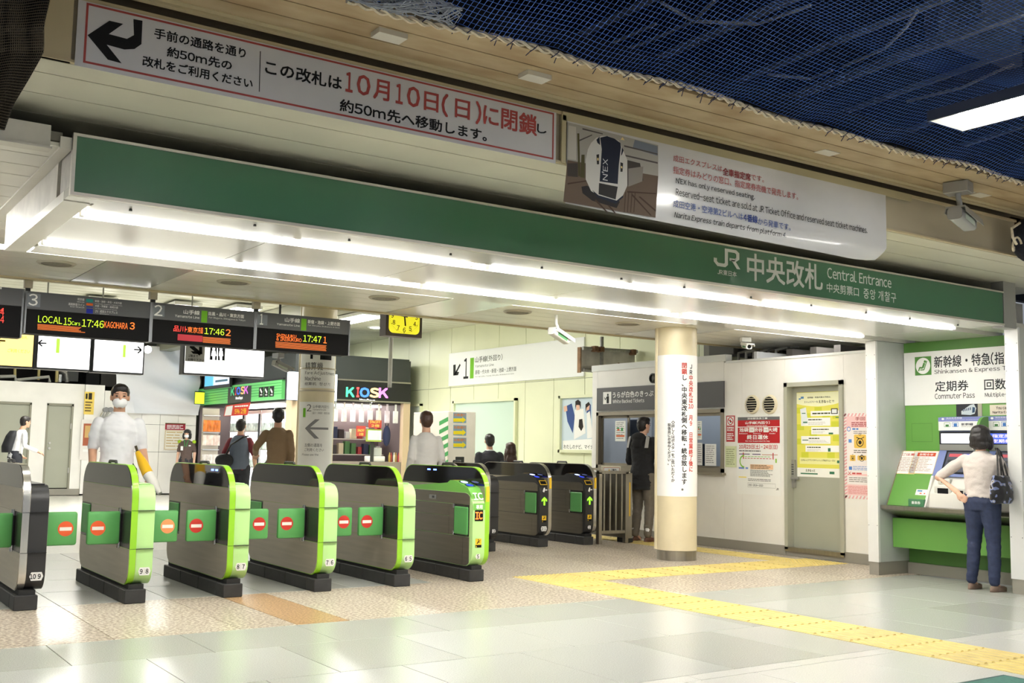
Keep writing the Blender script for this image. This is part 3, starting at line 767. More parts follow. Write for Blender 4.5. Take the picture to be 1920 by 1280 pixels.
# NEX set upwards along the nose
(ux, vx), (_, vy), (uw, _) = B2.uv((1128, 337)), B2.uv((1128, 296)), B2.uv((1139, 337))
mb = MB(); vs, fs, a, b, c, e = glyphs("N'EX")
mb.add([B2.p(ux+(uw-ux)*(1-(y-c)/(e-c)), vx+(vy-vx)*(x-a)/(b-a), .0018) for x, y in vs], fs)
mb.build('lettering', flat((206, 206, 208)), b2, clean=False)
rd = flat((170, 84, 84)); rdd = flat((136, 44, 48)); bl = flat((70, 92, 152)); bld = flat((44, 62, 128))
mb = MB(); btext(mb, '成田エクスプレスは', (1262, 302), (1262, 290), (1354, 322), B2, .002, .006); btext(mb, 'です。', (1408, 337), (1408, 326), (1432, 342), B2, .002, .006)
btext(mb, '指定券はみどりの窓口、指定席券売機で発売します。', (1262, 325), (1262, 311), (1496, 376), B2, .002, .006); mb.build('lettering', rd, b2, clean=False)
mb = MB(); btext(mb, '全車指定席', (1355, 328), (1355, 314), (1407, 336), B2, .002, .02); mb.build('lettering', rdd, b2, clean=False)
mb = MB(); btext(mb, "N'EX has only reserved seating.", (1267, 346), (1267, 332), (1415, 376), B2, .002, .006)
btext(mb, 'Reserved-seat ticket are sold at JR Ticket Office and reserved seat ticket machines.', (1267, 366), (1267, 352), (1626, 442), B2, .002, .004)
btext(mb, 'Narita Express train departs from platform 4.', (1263, 410), (1263, 396), (1473, 449), B2, .002, .006, .25); mb.build('lettering', BLACK, b2, clean=False)
mb = MB(); btext(mb, '成田空港・空港第2ビルへは', (1262, 388), (1262, 374), (1393, 413), B2, .002, .006); btext(mb, 'から発車です。', (1421, 421), (1421, 408), (1482, 431), B2, .002, .006); mb.build('lettering', bl, b2, clean=False)
mb = MB(); btext(mb, '4番線', (1394, 414), (1394, 400), (1420, 420), B2, .002, .02); mb.build('lettering', bld, b2, clean=False)

# ------------------------------------------------------------------ security cameras
def bullet_cam(loc, drop, ang, tilt, label, white=True, s=1.0, box=True, sag=.0):
    t = thing('security_camera', label, 'camera', loc, None, ang)
    a = M('camera_white' if white else 'camera_grey', (232, 232, 228) if white else (168, 168, 166), .4, 0 if white else .5)
    if box: MB().box(-.075*s, .075*s, -.055*s, .055*s, -.07*s, 0, .004).build('mount_box', a, t, local=True)
    MB().tube([(0, 0, .003), (0, 0, -drop*.65), (0, .02*s, -drop*.8), (0, .03*s, -drop)], .017*s, 10).build('stem', a, t, local=True)
    b = MB(); m = Matrix.Translation((0, .03*s, -drop-.03*s)) @ Matrix.Rotation(tilt, 4, 'X')
    def pr(poly, y0, y1, mbx): mbx.prism(poly, y0, y1, 'y', mat=m)
    pr(rrect(-.045*s, -.075*s, .045*s, .0, .022*s), -.10*s, .17*s, b); b.build('body', a, t, local=True)
    h = MB(); pr([(-.055*s, .0), (.055*s, .0), (.062*s, -.03*s), (.066*s, -.03*s), (.058*s, .012*s), (-.058*s, .012*s), (-.066*s, -.03*s), (-.062*s, -.03*s)], -.09*s, .24*s, h); h.build('sun_shield', a, t, local=True)
    l = MB(); l.add([m @ Vector((.03*s*math.cos(2*math.pi*k/16), .171*s, -.037*s+.03*s*math.sin(2*math.pi*k/16))) for k in range(16)], [tuple(range(16))]); l.build('lens', BLACK, t, local=True)
    k = MB()
    for sx in (-1, 1): k.add([m @ Vector((sx*.0465*s, y, z)) for y, z in ((-.04*s, -.06*s), (.13*s, -.06*s), (.13*s, -.025*s), (-.04*s, -.025*s))], [(0, 1, 2, 3)])
    k.build('label_plate', flat((110, 170, 120) if white else (196, 206, 190)), t, local=True, clean=False)
    return t
q = onz(1747, 352, 3.15)
bullet_cam((q.x, 4.40, 3.146), .17, math.radians(-75), math.radians(-6), 'grey security camera hanging from the stained beige soffit at right', False, 1.15)
q = onz(1043, 590, 2.63)
bullet_cam((q.x, q.y, 2.626), .14, math.radians(-75), math.radians(-18), 'white security camera with green label under the slatted ceiling', True, 1.0, False)
q = onz(1398, 632, 2.63)
bullet_cam((q.x, q.y, 2.626), .05, math.radians(150), math.radians(-10), 'small white box camera under the ceiling right of the round column', True, .8)
q = ondepth(522, 662, 14)
MB().cyl((q.x, q.y, q.z-.01), (q.x, q.y, 3.72), .015).build('camera_pole', darkg, thing('camera_hanger', 'thin dark rod holding the small silver camera by the toilet sign', 'rod', (q.x, q.y, q.z)))
bullet_cam((q.x, q.y, q.z+.0), .1, math.radians(-75), math.radians(-18), 'small silver camera right of the toilet sign', False, .9)

# ------------------------------------------------------------------ blue net over the concourse, rope at its edge, dark net bundles
rnd = random.Random(3)
def net_z(x, y):
    e = max(0., 4.12-y)
    return 3.165+.05*math.sin(.9*x+.5)*min(1, e/.8)+.03*math.sin(2.3*x+1.7*y)*min(1, e/.5)+.24*min(1, e/.6)+.015*math.sin(9*x)*(1-min(1, e/.4))
def thread(mb, pts, r):
    n = len(pts); o = len(mb.v)
    for i, p in enumerate(pts):
        d = (Vector(pts[min(i+1, n-1)])-Vector(pts[max(i-1, 0)])).normalized()
        s = d.cross(Vector((0, 0, 1))); s = s.normalized()*r; uz = Vector((0, 0, r))
        P = Vector(p); mb.v += [tuple(P+s-uz*.6), tuple(P-s-uz*.6), tuple(P+uz)]
    for i in range(n-1):
        a, b = o+3*i, o+3*i+3
        mb.f += [(a, a+1, b+1, b), (a+1, a+2, b+2, b+1), (a+2, a, b, b+2)]; mb.sm += [True]*3
mb = MB()
x = -.5; TH = .0016
while x < 9.2:
    thread(mb, [(x+.02*math.sin(3*y+x)+.06*math.sin(1.1*y+.6*x)*min(1, (4.12-y)), y, net_z(x, y)) for y in [4.12-.16*k for k in range(26)]], TH); x += .028
y = 4.12
while y > .1:
    thread(mb, [(xx, y+.03*math.sin(1.3*xx+y)*min(1, 4.12-y), net_z(xx, y)) for xx in [-.5+.22*k for k in range(45)]], TH); y -= .028
bluem = M('blue_net_thread', (58, 104, 196), .6)
nete = thing('overhead_net', 'blue safety net stretched under the dark roof over the concourse', 'net', (4, 2, 3.2))
mb.build('mesh_threads', bluem, nete, clean=False, kind='stuff')
mb = MB(); xs_ = [1.9+.05*k for k in range(150)]
for ph_ in (0, math.pi):
    mb.tube([(xx, 4.135+.010*math.cos(xx*42+ph_), 3.150+.012*math.sin(2.1*xx)+.012*math.sin(xx*5.1)+.010*math.sin(xx*42+ph_)) for xx in [1.9+.018*k for k in range(420)]], .009, 5)
mb.build('edge_rope', M('pale_rope', (216, 204, 180), .7, noise=(60, .15)), nete)
mb = MB()
for k in range(62):
    xx = 1.95+.12*k+rnd.uniform(-.03, .03); z = 3.15
    mb.tube([(xx+.018*math.cos(a), 4.135+.022*math.sin(a), z+.02*math.cos(a*.9+.4)) for a in [.5*j for j in range(13)]]+[(xx+rnd.uniform(-.03, .03), 4.16, z-rnd.uniform(.005, .04))], .0022, 4)
mb.build('lashing_cord', M('lashing_blue', (32, 44, 84), .7), nete)
mb = MB()
for x0_, y0_, sd in ((1.95, 4.02, 1), (2.15, 3.98, 2)):
    r2 = random.Random(sd)
    for k in range(14):
        mb.tube([(x0_+.16*math.sin(.7*j+k)+.1*r2.random(), y0_+.05*math.cos(1.3*j+k), 3.13+.03*math.sin(j*1.1+k)) for j in range(9)], .003, 4)
mb.build('gathered_net', M('gathered_net', (170, 176, 186), .7), nete)

# things seen through the net
vm = M('void_steel', (176, 180, 190), .6)
for i, (p, q, wd) in enumerate((((690, 50), (980, -60), .05), ((1030, 95), (1240, -10), .05), ((1200, 125), (1480, 0), .06), ((1325, 175), (1790, -10), .05), ((1410, 210), (1920, 20), .08), ((1520, 232), (1920, 90), .05), ((1640, 270), (1920, 160), .05), ((1720, 300), (1920, 235), .05), ((1830, 330), (1920, 300), .05))):
    a, b = onz(*p, 4.3), onz(*q, 4.3)
    dv = (b-a).normalized(); a = a-dv*.7
    MB().tube([a, b+dv*1.5], wd*.55, 4).build('pipe_run' if i % 2 else 'cable_ladder', vm, bpy.data.objects['ceiling_void'], kind=None)
for i, pts in enumerate(([(1060, 95), (1140, 85), (1230, 45)], [(1150, 100), (1210, 80), (1300, 40), (1340, 0)], [(1240, 5), (1300, 40), (1420, 45), (1520, 10)], [(1580, 125), (1660, 90), (1700, 50), (1720, 20)], [(1700, 190), (1800, 165), (1900, 120)], [(1440, 140), (1520, 148), (1560, 132)])):
    P = [onz(*p, 3.9+.03*math.sin(k)) for k, p in enumerate(pts)]
    MB().tube(P, .012, 5).build('loose_cable', M('void_cable', (200, 202, 206), .6), bpy.data.objects['ceiling_void'])
for i, (a, b) in enumerate((((1760, 40), (1890, 110)), ((1840, 0), (1960, 60)))):
    p, q = onz(*a, 4.6), onz(*b, 4.6)
    MB().box(min(p.x, q.x), max(p.x, q.x), min(p.y, q.y), max(p.y, q.y), 4.5, 4.9).build('duct', M('void_duct', (130, 136, 150), .6), bpy.data.objects['ceiling_void'])
dn = M('dark_net_thread', (92, 82, 66), .8); dk = M('dark_net_cloth', (24, 22, 20), .95)
nb = thing('draped_dark_net', 'dark brown net hanging in folds at the upper left corner', 'net', (.5, 3.9, 2.6))
def edge_x(v):          # right-hand outline in pixels, top to bottom
    tab = [(0, 92), (.2, 88), (.4, 74), (.55, 74), (.7, 48), (.85, 20), (1, 4)]
    for (a, xa_), (b, xb_) in zip(tab[:-1], tab[1:]):
        if v <= b: return xa_+(xb_-xa_)*(v-a)/(b-a)
    return 4
def drape(u, v):
    py = -60+310*v; ex = edge_x(v)
    px = -140+(ex+140)*u
    p = ony(px, py, 4.45-.0*u)
    d = .05*math.sin(11*u+2*v)+.03*math.sin(19*u-5*v)
    return (p.x, p.y-.06+d*.6*(1-u*.6), p.z)
MB().grid(drape, 30, 24).build('cloth', dk, nb)
mb = MB()
for i in range(61):
    thread(mb, [tuple(Vector(drape(i/60, k/30))+Vector((0, -.012, 0))) for k in range(31)], .0022)
for k in range(61):
    thread(mb, [tuple(Vector(drape(i/40, k/60))+Vector((0, -.012, 0))) for i in range(41)], .0022)
mb.build('mesh_threads', dn, nb, clean=False, kind='stuff')
nb2 = thing('net_bundle', 'rolled dark blue net with pale rope at the right end of the fascia', 'net', (8.0, 4.5, 2.9))
p = ony(1925, 450, 4.55)
MB().ball(p, (.14, .10, .17), 14, 10).build('roll', M('dark_blue_net', (30, 32, 44), .9, noise=(30, .5)), nb2)
mb = MB(); c0 = ony(1899, 446, 4.5)
mb.tube([(c0.x+.03*math.cos(a), c0.y-.05+.01*a, c0.z-.05+.05*math.sin(a)) for a in [.5*j for j in range(13)]], .008, 6)
mb.tube([ony(1912, 418, 4.45), ony(1897, 428, 4.43), ony(1899, 445, 4.43), ony(1906, 458, 4.43)], .010, 6)
mb.build('rope', M('pale_rope', (216, 204, 180), .7), nb2)
# ------------------------------------------------------------------ ticket gates
smoke = M('smoked_panel', (30, 28, 27), .05, spec=.5, coat=.15)
gsteel = M('gate_steel', (172, 164, 150), .3, .6, noise=(30, .07), aniso=(1, .05, 1))
gsteel_d = M('gate_steel_dark', (128, 122, 112), .28, .65, noise=(30, .07), aniso=(1, .05, 1))
limeR = M('gate_lime_rim', (146, 206, 44), .28, spec=.5, coat=.3)
paleG = M('gate_pale_green', (184, 228, 150), .38, noise=(5, .03))
topG = M('gate_top_green', (120, 190, 84), .35)
silv = M('gate_silver_rim', (206, 204, 198), .22, .85)
gblk = M('gate_black', (44, 44, 45), .42)
plin = M('gate_plinth', (48, 48, 48), .6, noise=(14, .15))
padG = M('flap_green', (92, 168, 92), .5, bump=(14, .12), noise=(6, .06))
padHi = M('flap_red_bright', (236, 96, 44), .5); padRed = M('flap_red', (208, 52, 40), .5)
chrome = M('hinge_chrome', (190, 190, 188), .18, .95)
plate = M('number_plate', (226, 226, 224), .5)
LEDB = glow((70, 100, 255), 4, 'blue_led'); LEDB2 = glow((170, 185, 255), .8, 'blue_led_face'); LEDB3 = glow((40, 60, 200), .5, 'blue_led_dim')
yst = M('sticker_yellow', (240, 196, 40), .5)
L_ = 1.60
BO = rrect(0, .13, L_, 1.035, (.13, .13, .20, .24), 8)          # tall board, (y,z): front = y 0
LO = rrect(.02, .13, L_-.03, .885, (.13, .13, .10, .12), 8)      # low body
def inset(poly, k):
    cx = sum(p[0] for p in poly)/len(poly); cz = sum(p[1] for p in poly)/len(poly)
    return [(p[0]+(k if p[0] < cx else -k)*min(1, abs(p[0]-cx)/.5), p[1]+(k if p[1] < cz else -k)*min(1, abs(p[1]-cz)/.3)) for p in poly]
def flapm(parent, x_h, dirx, y, col, closed=True):
    """padded door leaf hinged at x_h, reaching in dirx"""
    w = .255; z0, z1 = .425, .675
    xa, xb = (x_h, x_h+dirx*w); 
    mb = MB().box(min(xa, xb)+.01, max(xa, xb)-.002, y-.022, y+.022, z0, z1, .018)
    fl_ = mb.build('flap_door', padG, parent, local=True)
    cu = x_h+dirx*w*.66
    P = PL((0, y-.0225, 0), (1, 0, 0), (0, 0, 1))
    P.disc(MB(), cu, .55, .056, .001, 28).build('no_entry_disc', col, fl_, local=True, clean=False)
    P.urect(MB(), cu-.043, .536, cu+.043, .562, .002).build('no_entry_bar', flat((250, 246, 236)), fl_, local=True, clean=False)
    return fl_
def hinge(parent, x, y):
    MB().cyl((x, y, .41), (x, y, .69), .013).build('hinge_post', gblk, parent, local=True)
    MB().cyl((x, y, .655), (x, y, .70), .018).cyl((x, y, .395), (x, y, .44), .018).build('hinge_cap', chrome, parent, local=True)
def numplate(parent, cx, cz, txt, y=-.0015):
    P = PL((0, y, 0), (1, 0, 0), (0, 0, 1)); n = len(txt)
    w = .043*n/1.0 if n > 1 else .05
    a = cx-w/2-.004
    mb = MB()
    if n > 1: P.flat(mb, [(a, cz), (a+.012, cz-.03), (a+w-.004, cz-.03), (a+w+.008, cz), (a+w-.004, cz+.03), (a+.012, cz+.03)], .0005, px=False)
    else: P.flat(mb, [(a, cz), (a+.012, cz-.022), (a+w, cz-.022), (a+w, cz+.022), (a+.012, cz+.022)] if txt[0] != '>2' else [(a, cz-.022), (a+w-.01, cz-.022), (a+w, cz), (a+w-.01, cz+.022), (a, cz+.022)], .0005, px=False)
    pl_ = mb.build('number_plate', plate, parent, local=True, clean=False)
    mb = MB()
    for i, t in enumerate(txt):
        t = t.strip('>'); c = a+.002+(i+.5)*w/n; hw = .0095*len(t)
        P.utext(mb, t, c-hw, cz-.017, c+hw, cz+.017, .001, .03)
    if n > 1: P.urect(mb, a+w/2+.0015, cz-.021, a+w/2+.0025, cz+.021, .001)
    mb.build('number', BLACK, pl_, local=True, clean=False)
def gate(name, x, y, label, style, nums, group, leds=False, arms='LR', back=True):
    """style 'green' / 'black': board on the left, low body right;  'ic' / 'entry': low body left, board right"""
    t = thing(name, label, 'ticket gate', (x, y, 0), group)
    mirror = style in ('ic', 'entry')
    black = style in ('black', 'entry')
    rim, front = (silv, gblk) if black else (limeR, paleG)
    TB, TL = .048, .135                            # thickness of board and low body
    bx0, bx1 = (TL, TL+TB) if mirror else (0, TB)
    lx0, lx1 = (0, TL) if mirror else (TB, TB+TL)
    # board: rim solid, side skins
    ob = MB().prism(BO, bx0, bx1, 'x', True).build('rim', rim, t, local=True)
    ins = inset(BO, .006)
    up = clip_poly(ins, 1, .862); lo = clip_poly(ins, 1, .858, False)
    for xa, xb in ((bx0-.004, bx0+.001), (bx1-.001, bx1+.004)):
        MB().prism(up, xa, xb, 'x').build('smoked_panel', smoke, t, local=True)
        mid = clip_poly(lo, 1, .690); MB().prism(mid, xa, xb, 'x').build('steel_panel', gsteel, t, local=True)
        bot = clip_poly(clip_poly(lo, 1, .687, False), 1, .405); bf = clip_poly(bot, 0, .33); bk = clip_poly(bot, 0, .33, False)
        MB().prism(clip_poly(bf, 0, 1.25, False), xa, xb, 'x').build('steel_panel', gsteel, t, local=True)
        MB().prism(clip_poly(bf, 0, 1.25), xa+.003, xb-.003, 'x').build('flap_recess', M('flap_recess', (58, 56, 54), .25, .3), t, local=True)
        if xa < bx0 and not mirror: MB().box(bx0-.012, bx0+.002, 1.29, 1.56, .425, .675, .006).build('flap_door', padG, t, local=True)
        MB().prism(bk, xa+(.003 if xa < bx0 else 0), xb-(.003 if xa > bx0 else 0), 'x').build('flap_recess', M('flap_recess', (58, 56, 54), .25, .3), t, local=True)
        low = clip_poly(lo, 1, .402, False); MB().prism(low, xa, xb, 'x').build('steel_panel', gsteel, t, local=True)
    # low body: front colour solid, steel side
    if mirror:
        prof = [p for p in rrect(.0, .13, L_-.03, .80, (.13, .13, .10, .14), 8)]
        top = [(.03, .775), (.10, .845), (.34, .905), (.42, .905), (.47, .88), (.9, .85), (L_-.06, .80), (L_-.06, .76), (.03, .74)]
        MB().prism(prof, lx0+.003, lx1, 'x', True).build('front_cover', front, t, local=True)
        MB().prism(top, lx0+.004, lx1, 'x').build('top_cover', gblk if black else topG, t, local=True)
        sd = clip_poly(inset(prof, .004), 0, .055)
        sd = [p for p in sd]
        st = gsteel_d
        for z0, z1, y0, y1 in ((.13, .395, .03, .16), (.13, .395, .163, 1.6), (.40, .57, .42, 1.6), (.573, .685, .42, 1.6), (.40, .685, .33, .417), (.69, .80, .03, 1.6)):
            pz = clip_poly(clip_poly(sd, 1, z0), 1, z1, False); pz = clip_poly(clip_poly(pz, 0, y0), 0, y1, False)
            if len(pz) > 2: MB().prism(pz, lx0, lx0+.004, 'x').build('side_panel', st, t, local=True)
        MB().box(lx0-.001, lx0+.004, .06, .325, .40, .688).build('flap_recess', M('flap_recess', (58, 56, 54), .25, .3), t, local=True)
        MB().box(lx0-.012, lx0+.006, .07, .315, .412, .668, .01).build('flap_door', padG, t, local=True)
        MB().cyl((lx0-.006, .325, .65), (lx0-.006, .325, .69), .012).cyl((lx0-.006, .325, .40), (lx0-.006, .325, .44), .012).build('hinge_cap', chrome, t, local=True)
        if style == 'ic':
            fr = MB(); 
            fr.prism(rrect(.66, .715, .80, .755, .008), lx0-.003, lx0+.001, 'x'); fr.build('lock_plate', chrome, t, local=True)
            MB().box(lx0-.004, lx0, .70, .74, .725, .745).build('lock', gblk, t, local=True)
        # reader pads on the sloping top
        for k, (yy, m_) in enumerate(((.17, LEDB3), (.27, LEDB2))):
            def top_z(q): return .845+(q-.10)*(.06/.24)
            P = PL((lx0+.07, yy, top_z(yy)+.003), (1, 0, 0), Vector((0, .24, .06)))
            P.urect(MB(), -.045, -.035, .045, .035, .000).build('reader_pad', M('reader_black', (16, 18, 26), .2), t, local=True, clean=False)
            P.disc(MB(), 0, 0, .036, .001, 24).build('reader_ring', m_, t, local=True, clean=False)
        P = PL((lx0-.0005, 0, 0), (0, -1, 0), (0, 0, 1))
        Pt = PL((lx0+.07, .38, .907), (1, 0, 0), (0, 1, 0))
        Pt.urect(MB(), -.05, -.03, .05, .03, .001).build('sticker', yst, t, local=True, clean=False)
        PF = PL((0, -.002, 0), (1, 0, 0), (0, 0, 1)); cx = TL/2
        wv = MB()
        if style == 'ic':
            PF2 = PL((0, .012, .745), (1, 0, 0), Vector((0, .5, .9)))
            PF2.utext(wv, 'IC', cx-.05, -.01, cx+.05, .06, .006, .03); 
            PF.utext(wv, '専用', cx-.034, .655, cx+.034, .693, .005, .03)
            wv.build('lettering', WHITE, t, local=True, clean=False)
            PF.urect(MB(), .004, .645, TL-.002, .705, .0025).build('green_band', topG, t, local=True, clean=False)
            PF.urect(MB(), cx-.045, .545, cx+.045, .645, .001).build('display', flat((18, 14, 14)), t, local=True, clean=False)
            lt = MB(); PF.utext(lt, 'IC', cx-.036, .562, cx+.036, .628, .002, .03); lt.build('display_letters', glow((255, 110, 40), .8), t, local=True, clean=False)
        else:
            PF.flat(wv, [(cx, .62), (cx+.042, .585), (cx+.042, .56), (cx+.013, .58), (cx+.013, .515), (cx-.013, .515), (cx-.013, .58), (cx-.042, .56), (cx-.042, .585)], .002, px=False)
            wv.build('entry_arrow', glow((130, 240, 40), .6), t, local=True, clean=False)
            P3 = PL((0, .03, .79), (1, 0, 0), Vector((0, .6, .8)))
            sl_ = MB(); P3.frame(sl_, cx-.055, -.03, cx+.055, .04, .009, .006); sl_.build('ticket_slot_frame', yst, t, local=True, clean=False)
            P3.urect(MB(), cx-.03, -.008, cx+.035, .016, .006).build('ticket_slot', BLACK, t, local=True, clean=False)
            hnd = MB(); PF.flat(hnd, [(cx-.03, .69), (cx-.012, .735), (cx+.004, .735), (cx+.006, .70), (cx-.008, .675)], .004, px=False); PF.urect(hnd, cx+.012, .70, cx+.04, .714, .004); hnd.build('hand_pictogram', WHITE, t, local=True, clean=False)
        PF.urect(MB(), cx-.033, .33, cx+.033, .386, .001).build('warning_sticker', yst, t, local=True, clean=False)
        wk = MB(); PF.urect(wk, cx-.033, .305, cx+.033, .33, .001)
        PF.line(wk, (cx-.015, .34), (cx+.004, .368), .009, .002, px=False); PF.line(wk, (cx-.006, .352), (cx+.02, .356), .006, .002, px=False); PF.line(wk, (cx+.0, .362), (cx+.022, .374), .005, .002, px=False); PF.disc(wk, cx-.002, .376, .006, .002, 8)
        wk.build('warning_figure', BLACK, t, local=True, clean=False)
        PF.flat(MB(), [(cx-.03, .309), (cx-.016, .309), (cx-.023, .324)], .002, px=False).build('warning_triangle', yst, t, local=True, clean=False)
        ex = bx0+TB/2
        Pb = PL((0, -.002, 0), (1, 0, 0), (0, 0, 1))
        Pb.urect(MB(), bx0+.008, .72, bx1-.006, .86, .001).build('sticker', yst, t, local=True, clean=False)
        numplate(t, cx, .225, nums)
    else:
        MB().prism(LO, lx0, lx1-.003, 'x', True).build('front_cover', front, t, local=True)
        MB().prism(inset(LO, .01), lx1-.004, lx1, 'x').build('side_panel', gsteel, t, local=True)
        MB().box(lx0+.002, lx1-.02, .12, 1.2, .884, .893, .003).build('top_ridge', front, t, local=True)
        numplate(t, lx0+TL/2+.007, .235, nums, .018)
        # seam lines on the front
        MB().box(bx0+.001, lx1-.004, -.001, .04, .402, .405).box(bx0+.001, lx1-.004, -.001, .04, .689, .692).build('seam', M('seam_dark', (70, 90, 50) if not black else (20, 20, 20), .7), t, local=True)
        hinge(t, -.008, .285)
    MB().tube([(bx0+TB/2, .62, 1.035), (bx0+TB/2, .63, 1.052), (bx0+TB/2, .82, 1.052), (bx0+TB/2, .83, 1.035)], .012, 8).build('sensor_bar', gblk, t, local=True)
    if leds:
        for yy in (.43, .33) if not mirror else (1.05, .93):
            xx = bx0-.0045
            MB().add([(xx, yy-.032, .985), (xx, yy+.032, .985), (xx, yy+.032, .999), (xx, yy-.032, .999)], [(0, 1, 2, 3)]).build('indicator_light', LEDB, t, local=True, clean=False)
    # plinth in sections
    for y0, y1 in ((-.0, .18), (.183, .62), (.623, 1.1), (1.103, 1.6)):
        MB().box(-.02, TL+TB-.045, y0, y1, 0, .105, .006).build('plinth', plin, t, local=True)
    MB().box(.012, TL+TB-.06, .02, 1.57, .10, .14).build('plinth_neck', M('plinth_neck', (30, 30, 30), .7), t, local=True)
    return t
GG = 'ticket gates of the near row'; GF = 'ticket gates of the farther row'
gx = {'10': 1.465, '9': 2.228, '8': 2.985, '7': 3.755, '6': 4.503, '5': 5.285}
ga = gate('ticket_gate', gx['10'], 8.365, 'black fronted ticket gate cut off by the left edge, plate 10 and 9', 'black', ['10', '9'], GG)
gb = gate('ticket_gate', gx['9'], 8.365, 'first green fronted gate, standing right of the black gate at the left edge', 'green', ['9', '8'], GG)
gc = gate('ticket_gate', gx['8'], 8.365, 'green fronted gate with two blue lights on its smoked panel, second from the black one', 'green', ['8', '7'], GG, True)
gd = gate('ticket_gate', gx['7'], 8.365, 'third green fronted gate, its steel side scuffed, plate 7 and 6', 'green', ['7', '6'], GG)
ge = gate('ticket_gate', gx['6'], 8.365, 'fourth green fronted gate, immediately left of the lit IC gate', 'green', ['6', '5'], GG)
gf = gate('ticket_gate', gx['5'], 8.39, 'green fronted gate with lit IC display and plate 5', 'ic', ['5'], GG, True)
gg = gate('ticket_gate', 6.975, 10.76, 'black gate half hidden behind the green IC gate, plate 2', 'black', ['>2'], GF)
gh = gate('ticket_gate', 7.92, 11.0, 'black gate with green arrow and plate 2 and 1', 'entry', ['2', '1'], GF)
gi = gate('ticket_gate', 8.645, 11.0, 'black gate with green arrow nearest the steel railing, plate 1', 'entry', ['1'], GF)
# flaps: right leaf hangs on a gate's left face, left leaf on the previous gate's right face
for g_, c1_, c2_ in ((gb, padHi, padHi), (gc, padRed, M('flap_red_pale', (248, 160, 100), .5)), (gd, padRed, padRed), (ge, padRed, padRed)):
    flapm(g_, -.012, -1, .265, c1_)
for g_, c_ in ((ga, padHi), (gb, M('flap_red_pale', (248, 160, 100), .5)), (gc, padRed), (gd, padRed)):
    flapm(g_, .186, 1, .285, c_); hinge(g_, .192, .285)
flapm(ga, -.012, -1, .265, padHi)

# ------------------------------------------------------------------ steel railing next to the last gate
rl = thing('steel_railing', 'low brushed steel railing with upright bars beside the last black gate', 'railing', (9.2, 11.1, 0))
RY = 11.05
ra, rb_ = ony(1121, 900, RY), ony(1176, 900, RY)
MB().box(ra.x, ra.x+.05, RY-.03, RY+.03, 0, .93).build('post', steel, rl)
MB().box(rb_.x-.05, rb_.x, RY-.03, RY+.03, 0, .93).build('post', steel, rl)
MB().box(ra.x, rb_.x, RY-.03, RY+.03, .91, .95).build('top_rail', steel, rl)
MB().box(ra.x+.05, rb_.x-.05, RY-.02, RY+.02, .13, .17).build('bottom_rail', steel, rl)
for k in range(4):
    x = ra.x+.05+(rb_.x-ra.x-.1)*(k+.5)/4
    MB().box(x-.012, x+.012, RY-.015, RY+.015, .17, .91).build('bar', steel, rl)
MB().box(rb_.x+.005, rb_.x+.07, RY-.02, RY+.75, .06, .92).build('end_panel', steel, rl)
MB().box(rb_.x+.02, rb_.x+.04, RY-.021, RY-.019, .35, .80).build('yellow_tape', yst, rl)
MB().box(ra.x, rb_.x, RY+.72, RY+.75, .1, .9).build('rear_panel', gsteel_d, rl)
MB().box(rb_.x+.0, rb_.x+.08, RY-.03, RY+.2, 0, .06).build('foot', M('black_rubber', (30, 30, 30), .6), rl)
q = ony(1145, 893, RY+.35)
lb = tag(MB().box(q.x-.17, q.x+.17, RY+.33, RY+.36, .90, 1.01, .01).build('notice_board', M('notice_cream', (232, 226, 206), .5)), 'small cream notice board standing on the steel railing', 'notice')
Pn = YP(RY+.33); mb = MB(); Pn.frame(mb, q.x-.14, .925, q.x+.14, .985, .004, .001); mb.build('border', RED, lb, clean=False)
Pn.urect(MB(), q.x-.135, .93, q.x+.135, .98, .0005).build('paper', WHITE, lb, clean=False)
mb = MB(); Pn.utext(mb, 'ご案内', q.x-.02, .942, q.x+.08, .968, .002, .02); mb.build('lettering', BLACK, lb, clean=False)
Pn.flat(MB(), [(q.x-.06, .942), (q.x-.03, .942), (q.x-.045, .968)], .002, px=False).build('warning_mark', yst, lb, clean=False)
# ------------------------------------------------------------------ ticket office: window, sign, door, posters
wf = structE('window_1')
fm = M('window_frame_brown', (148, 140, 124), .45, .4)
glass = M('window_glass', (235, 242, 245), .02, trans=1., spec=.5)
glass.node_tree.nodes['Principled BSDF'].inputs['IOR'].default_value = 1.05
MB().box(OX-.02, OX+.07, wy0, wy1, wv0, wv0+.05).box(OX-.02, OX+.07, wy0, wy1, wv1-.05, wv1).box(OX-.02, OX+.07, wy0, wy0+.05, wv0, wv1).box(OX-.02, OX+.07, wy1-.05, wy1, wv0, wv1).build('window_frame', fm, wf)
MB().box(OX-.07, OX+.0, wy0-.03, wy1+.03, wv0-.03, wv0).build('window_sill', fm, wf)
nP = 4
for k in range(nP):
    a = wy0+.05+(wy1-wy0-.1)*k/nP; b = wy0+.05+(wy1-wy0-.1)*(k+1)/nP
    xx = OX+.015+(k % 2)*.025
    MB().box(xx, xx+.02, a, a+.035, wv0+.05, wv1-.05).box(xx, xx+.02, b-.035, b, wv0+.05, wv1-.05).box(xx, xx+.02, a, b, wv1-.09, wv1-.05).box(xx, xx+.02, a, b, wv0+.05, wv0+.08).build('sash', fm, wf)
    MB().box(xx+.008, xx+.012, a+.035, b-.035, wv0+.08, wv1-.09).build('pane', glass, wf)
sgn = thing('white_tickets_sign', 'dark grey sign with white pictogram above the ticket office window', 'sign', (OX, 11.2, 1.8))
(u0, v1), (u1, v0) = OW.uv((1122, 728)), OW.uv((1359, 763))
OW.ubox(MB(), u0, v0, u1, v1, 0, .03).build('board', M('sign_charcoal', (84, 84, 86), .5), sgn)
PS = XP(OX-.03)
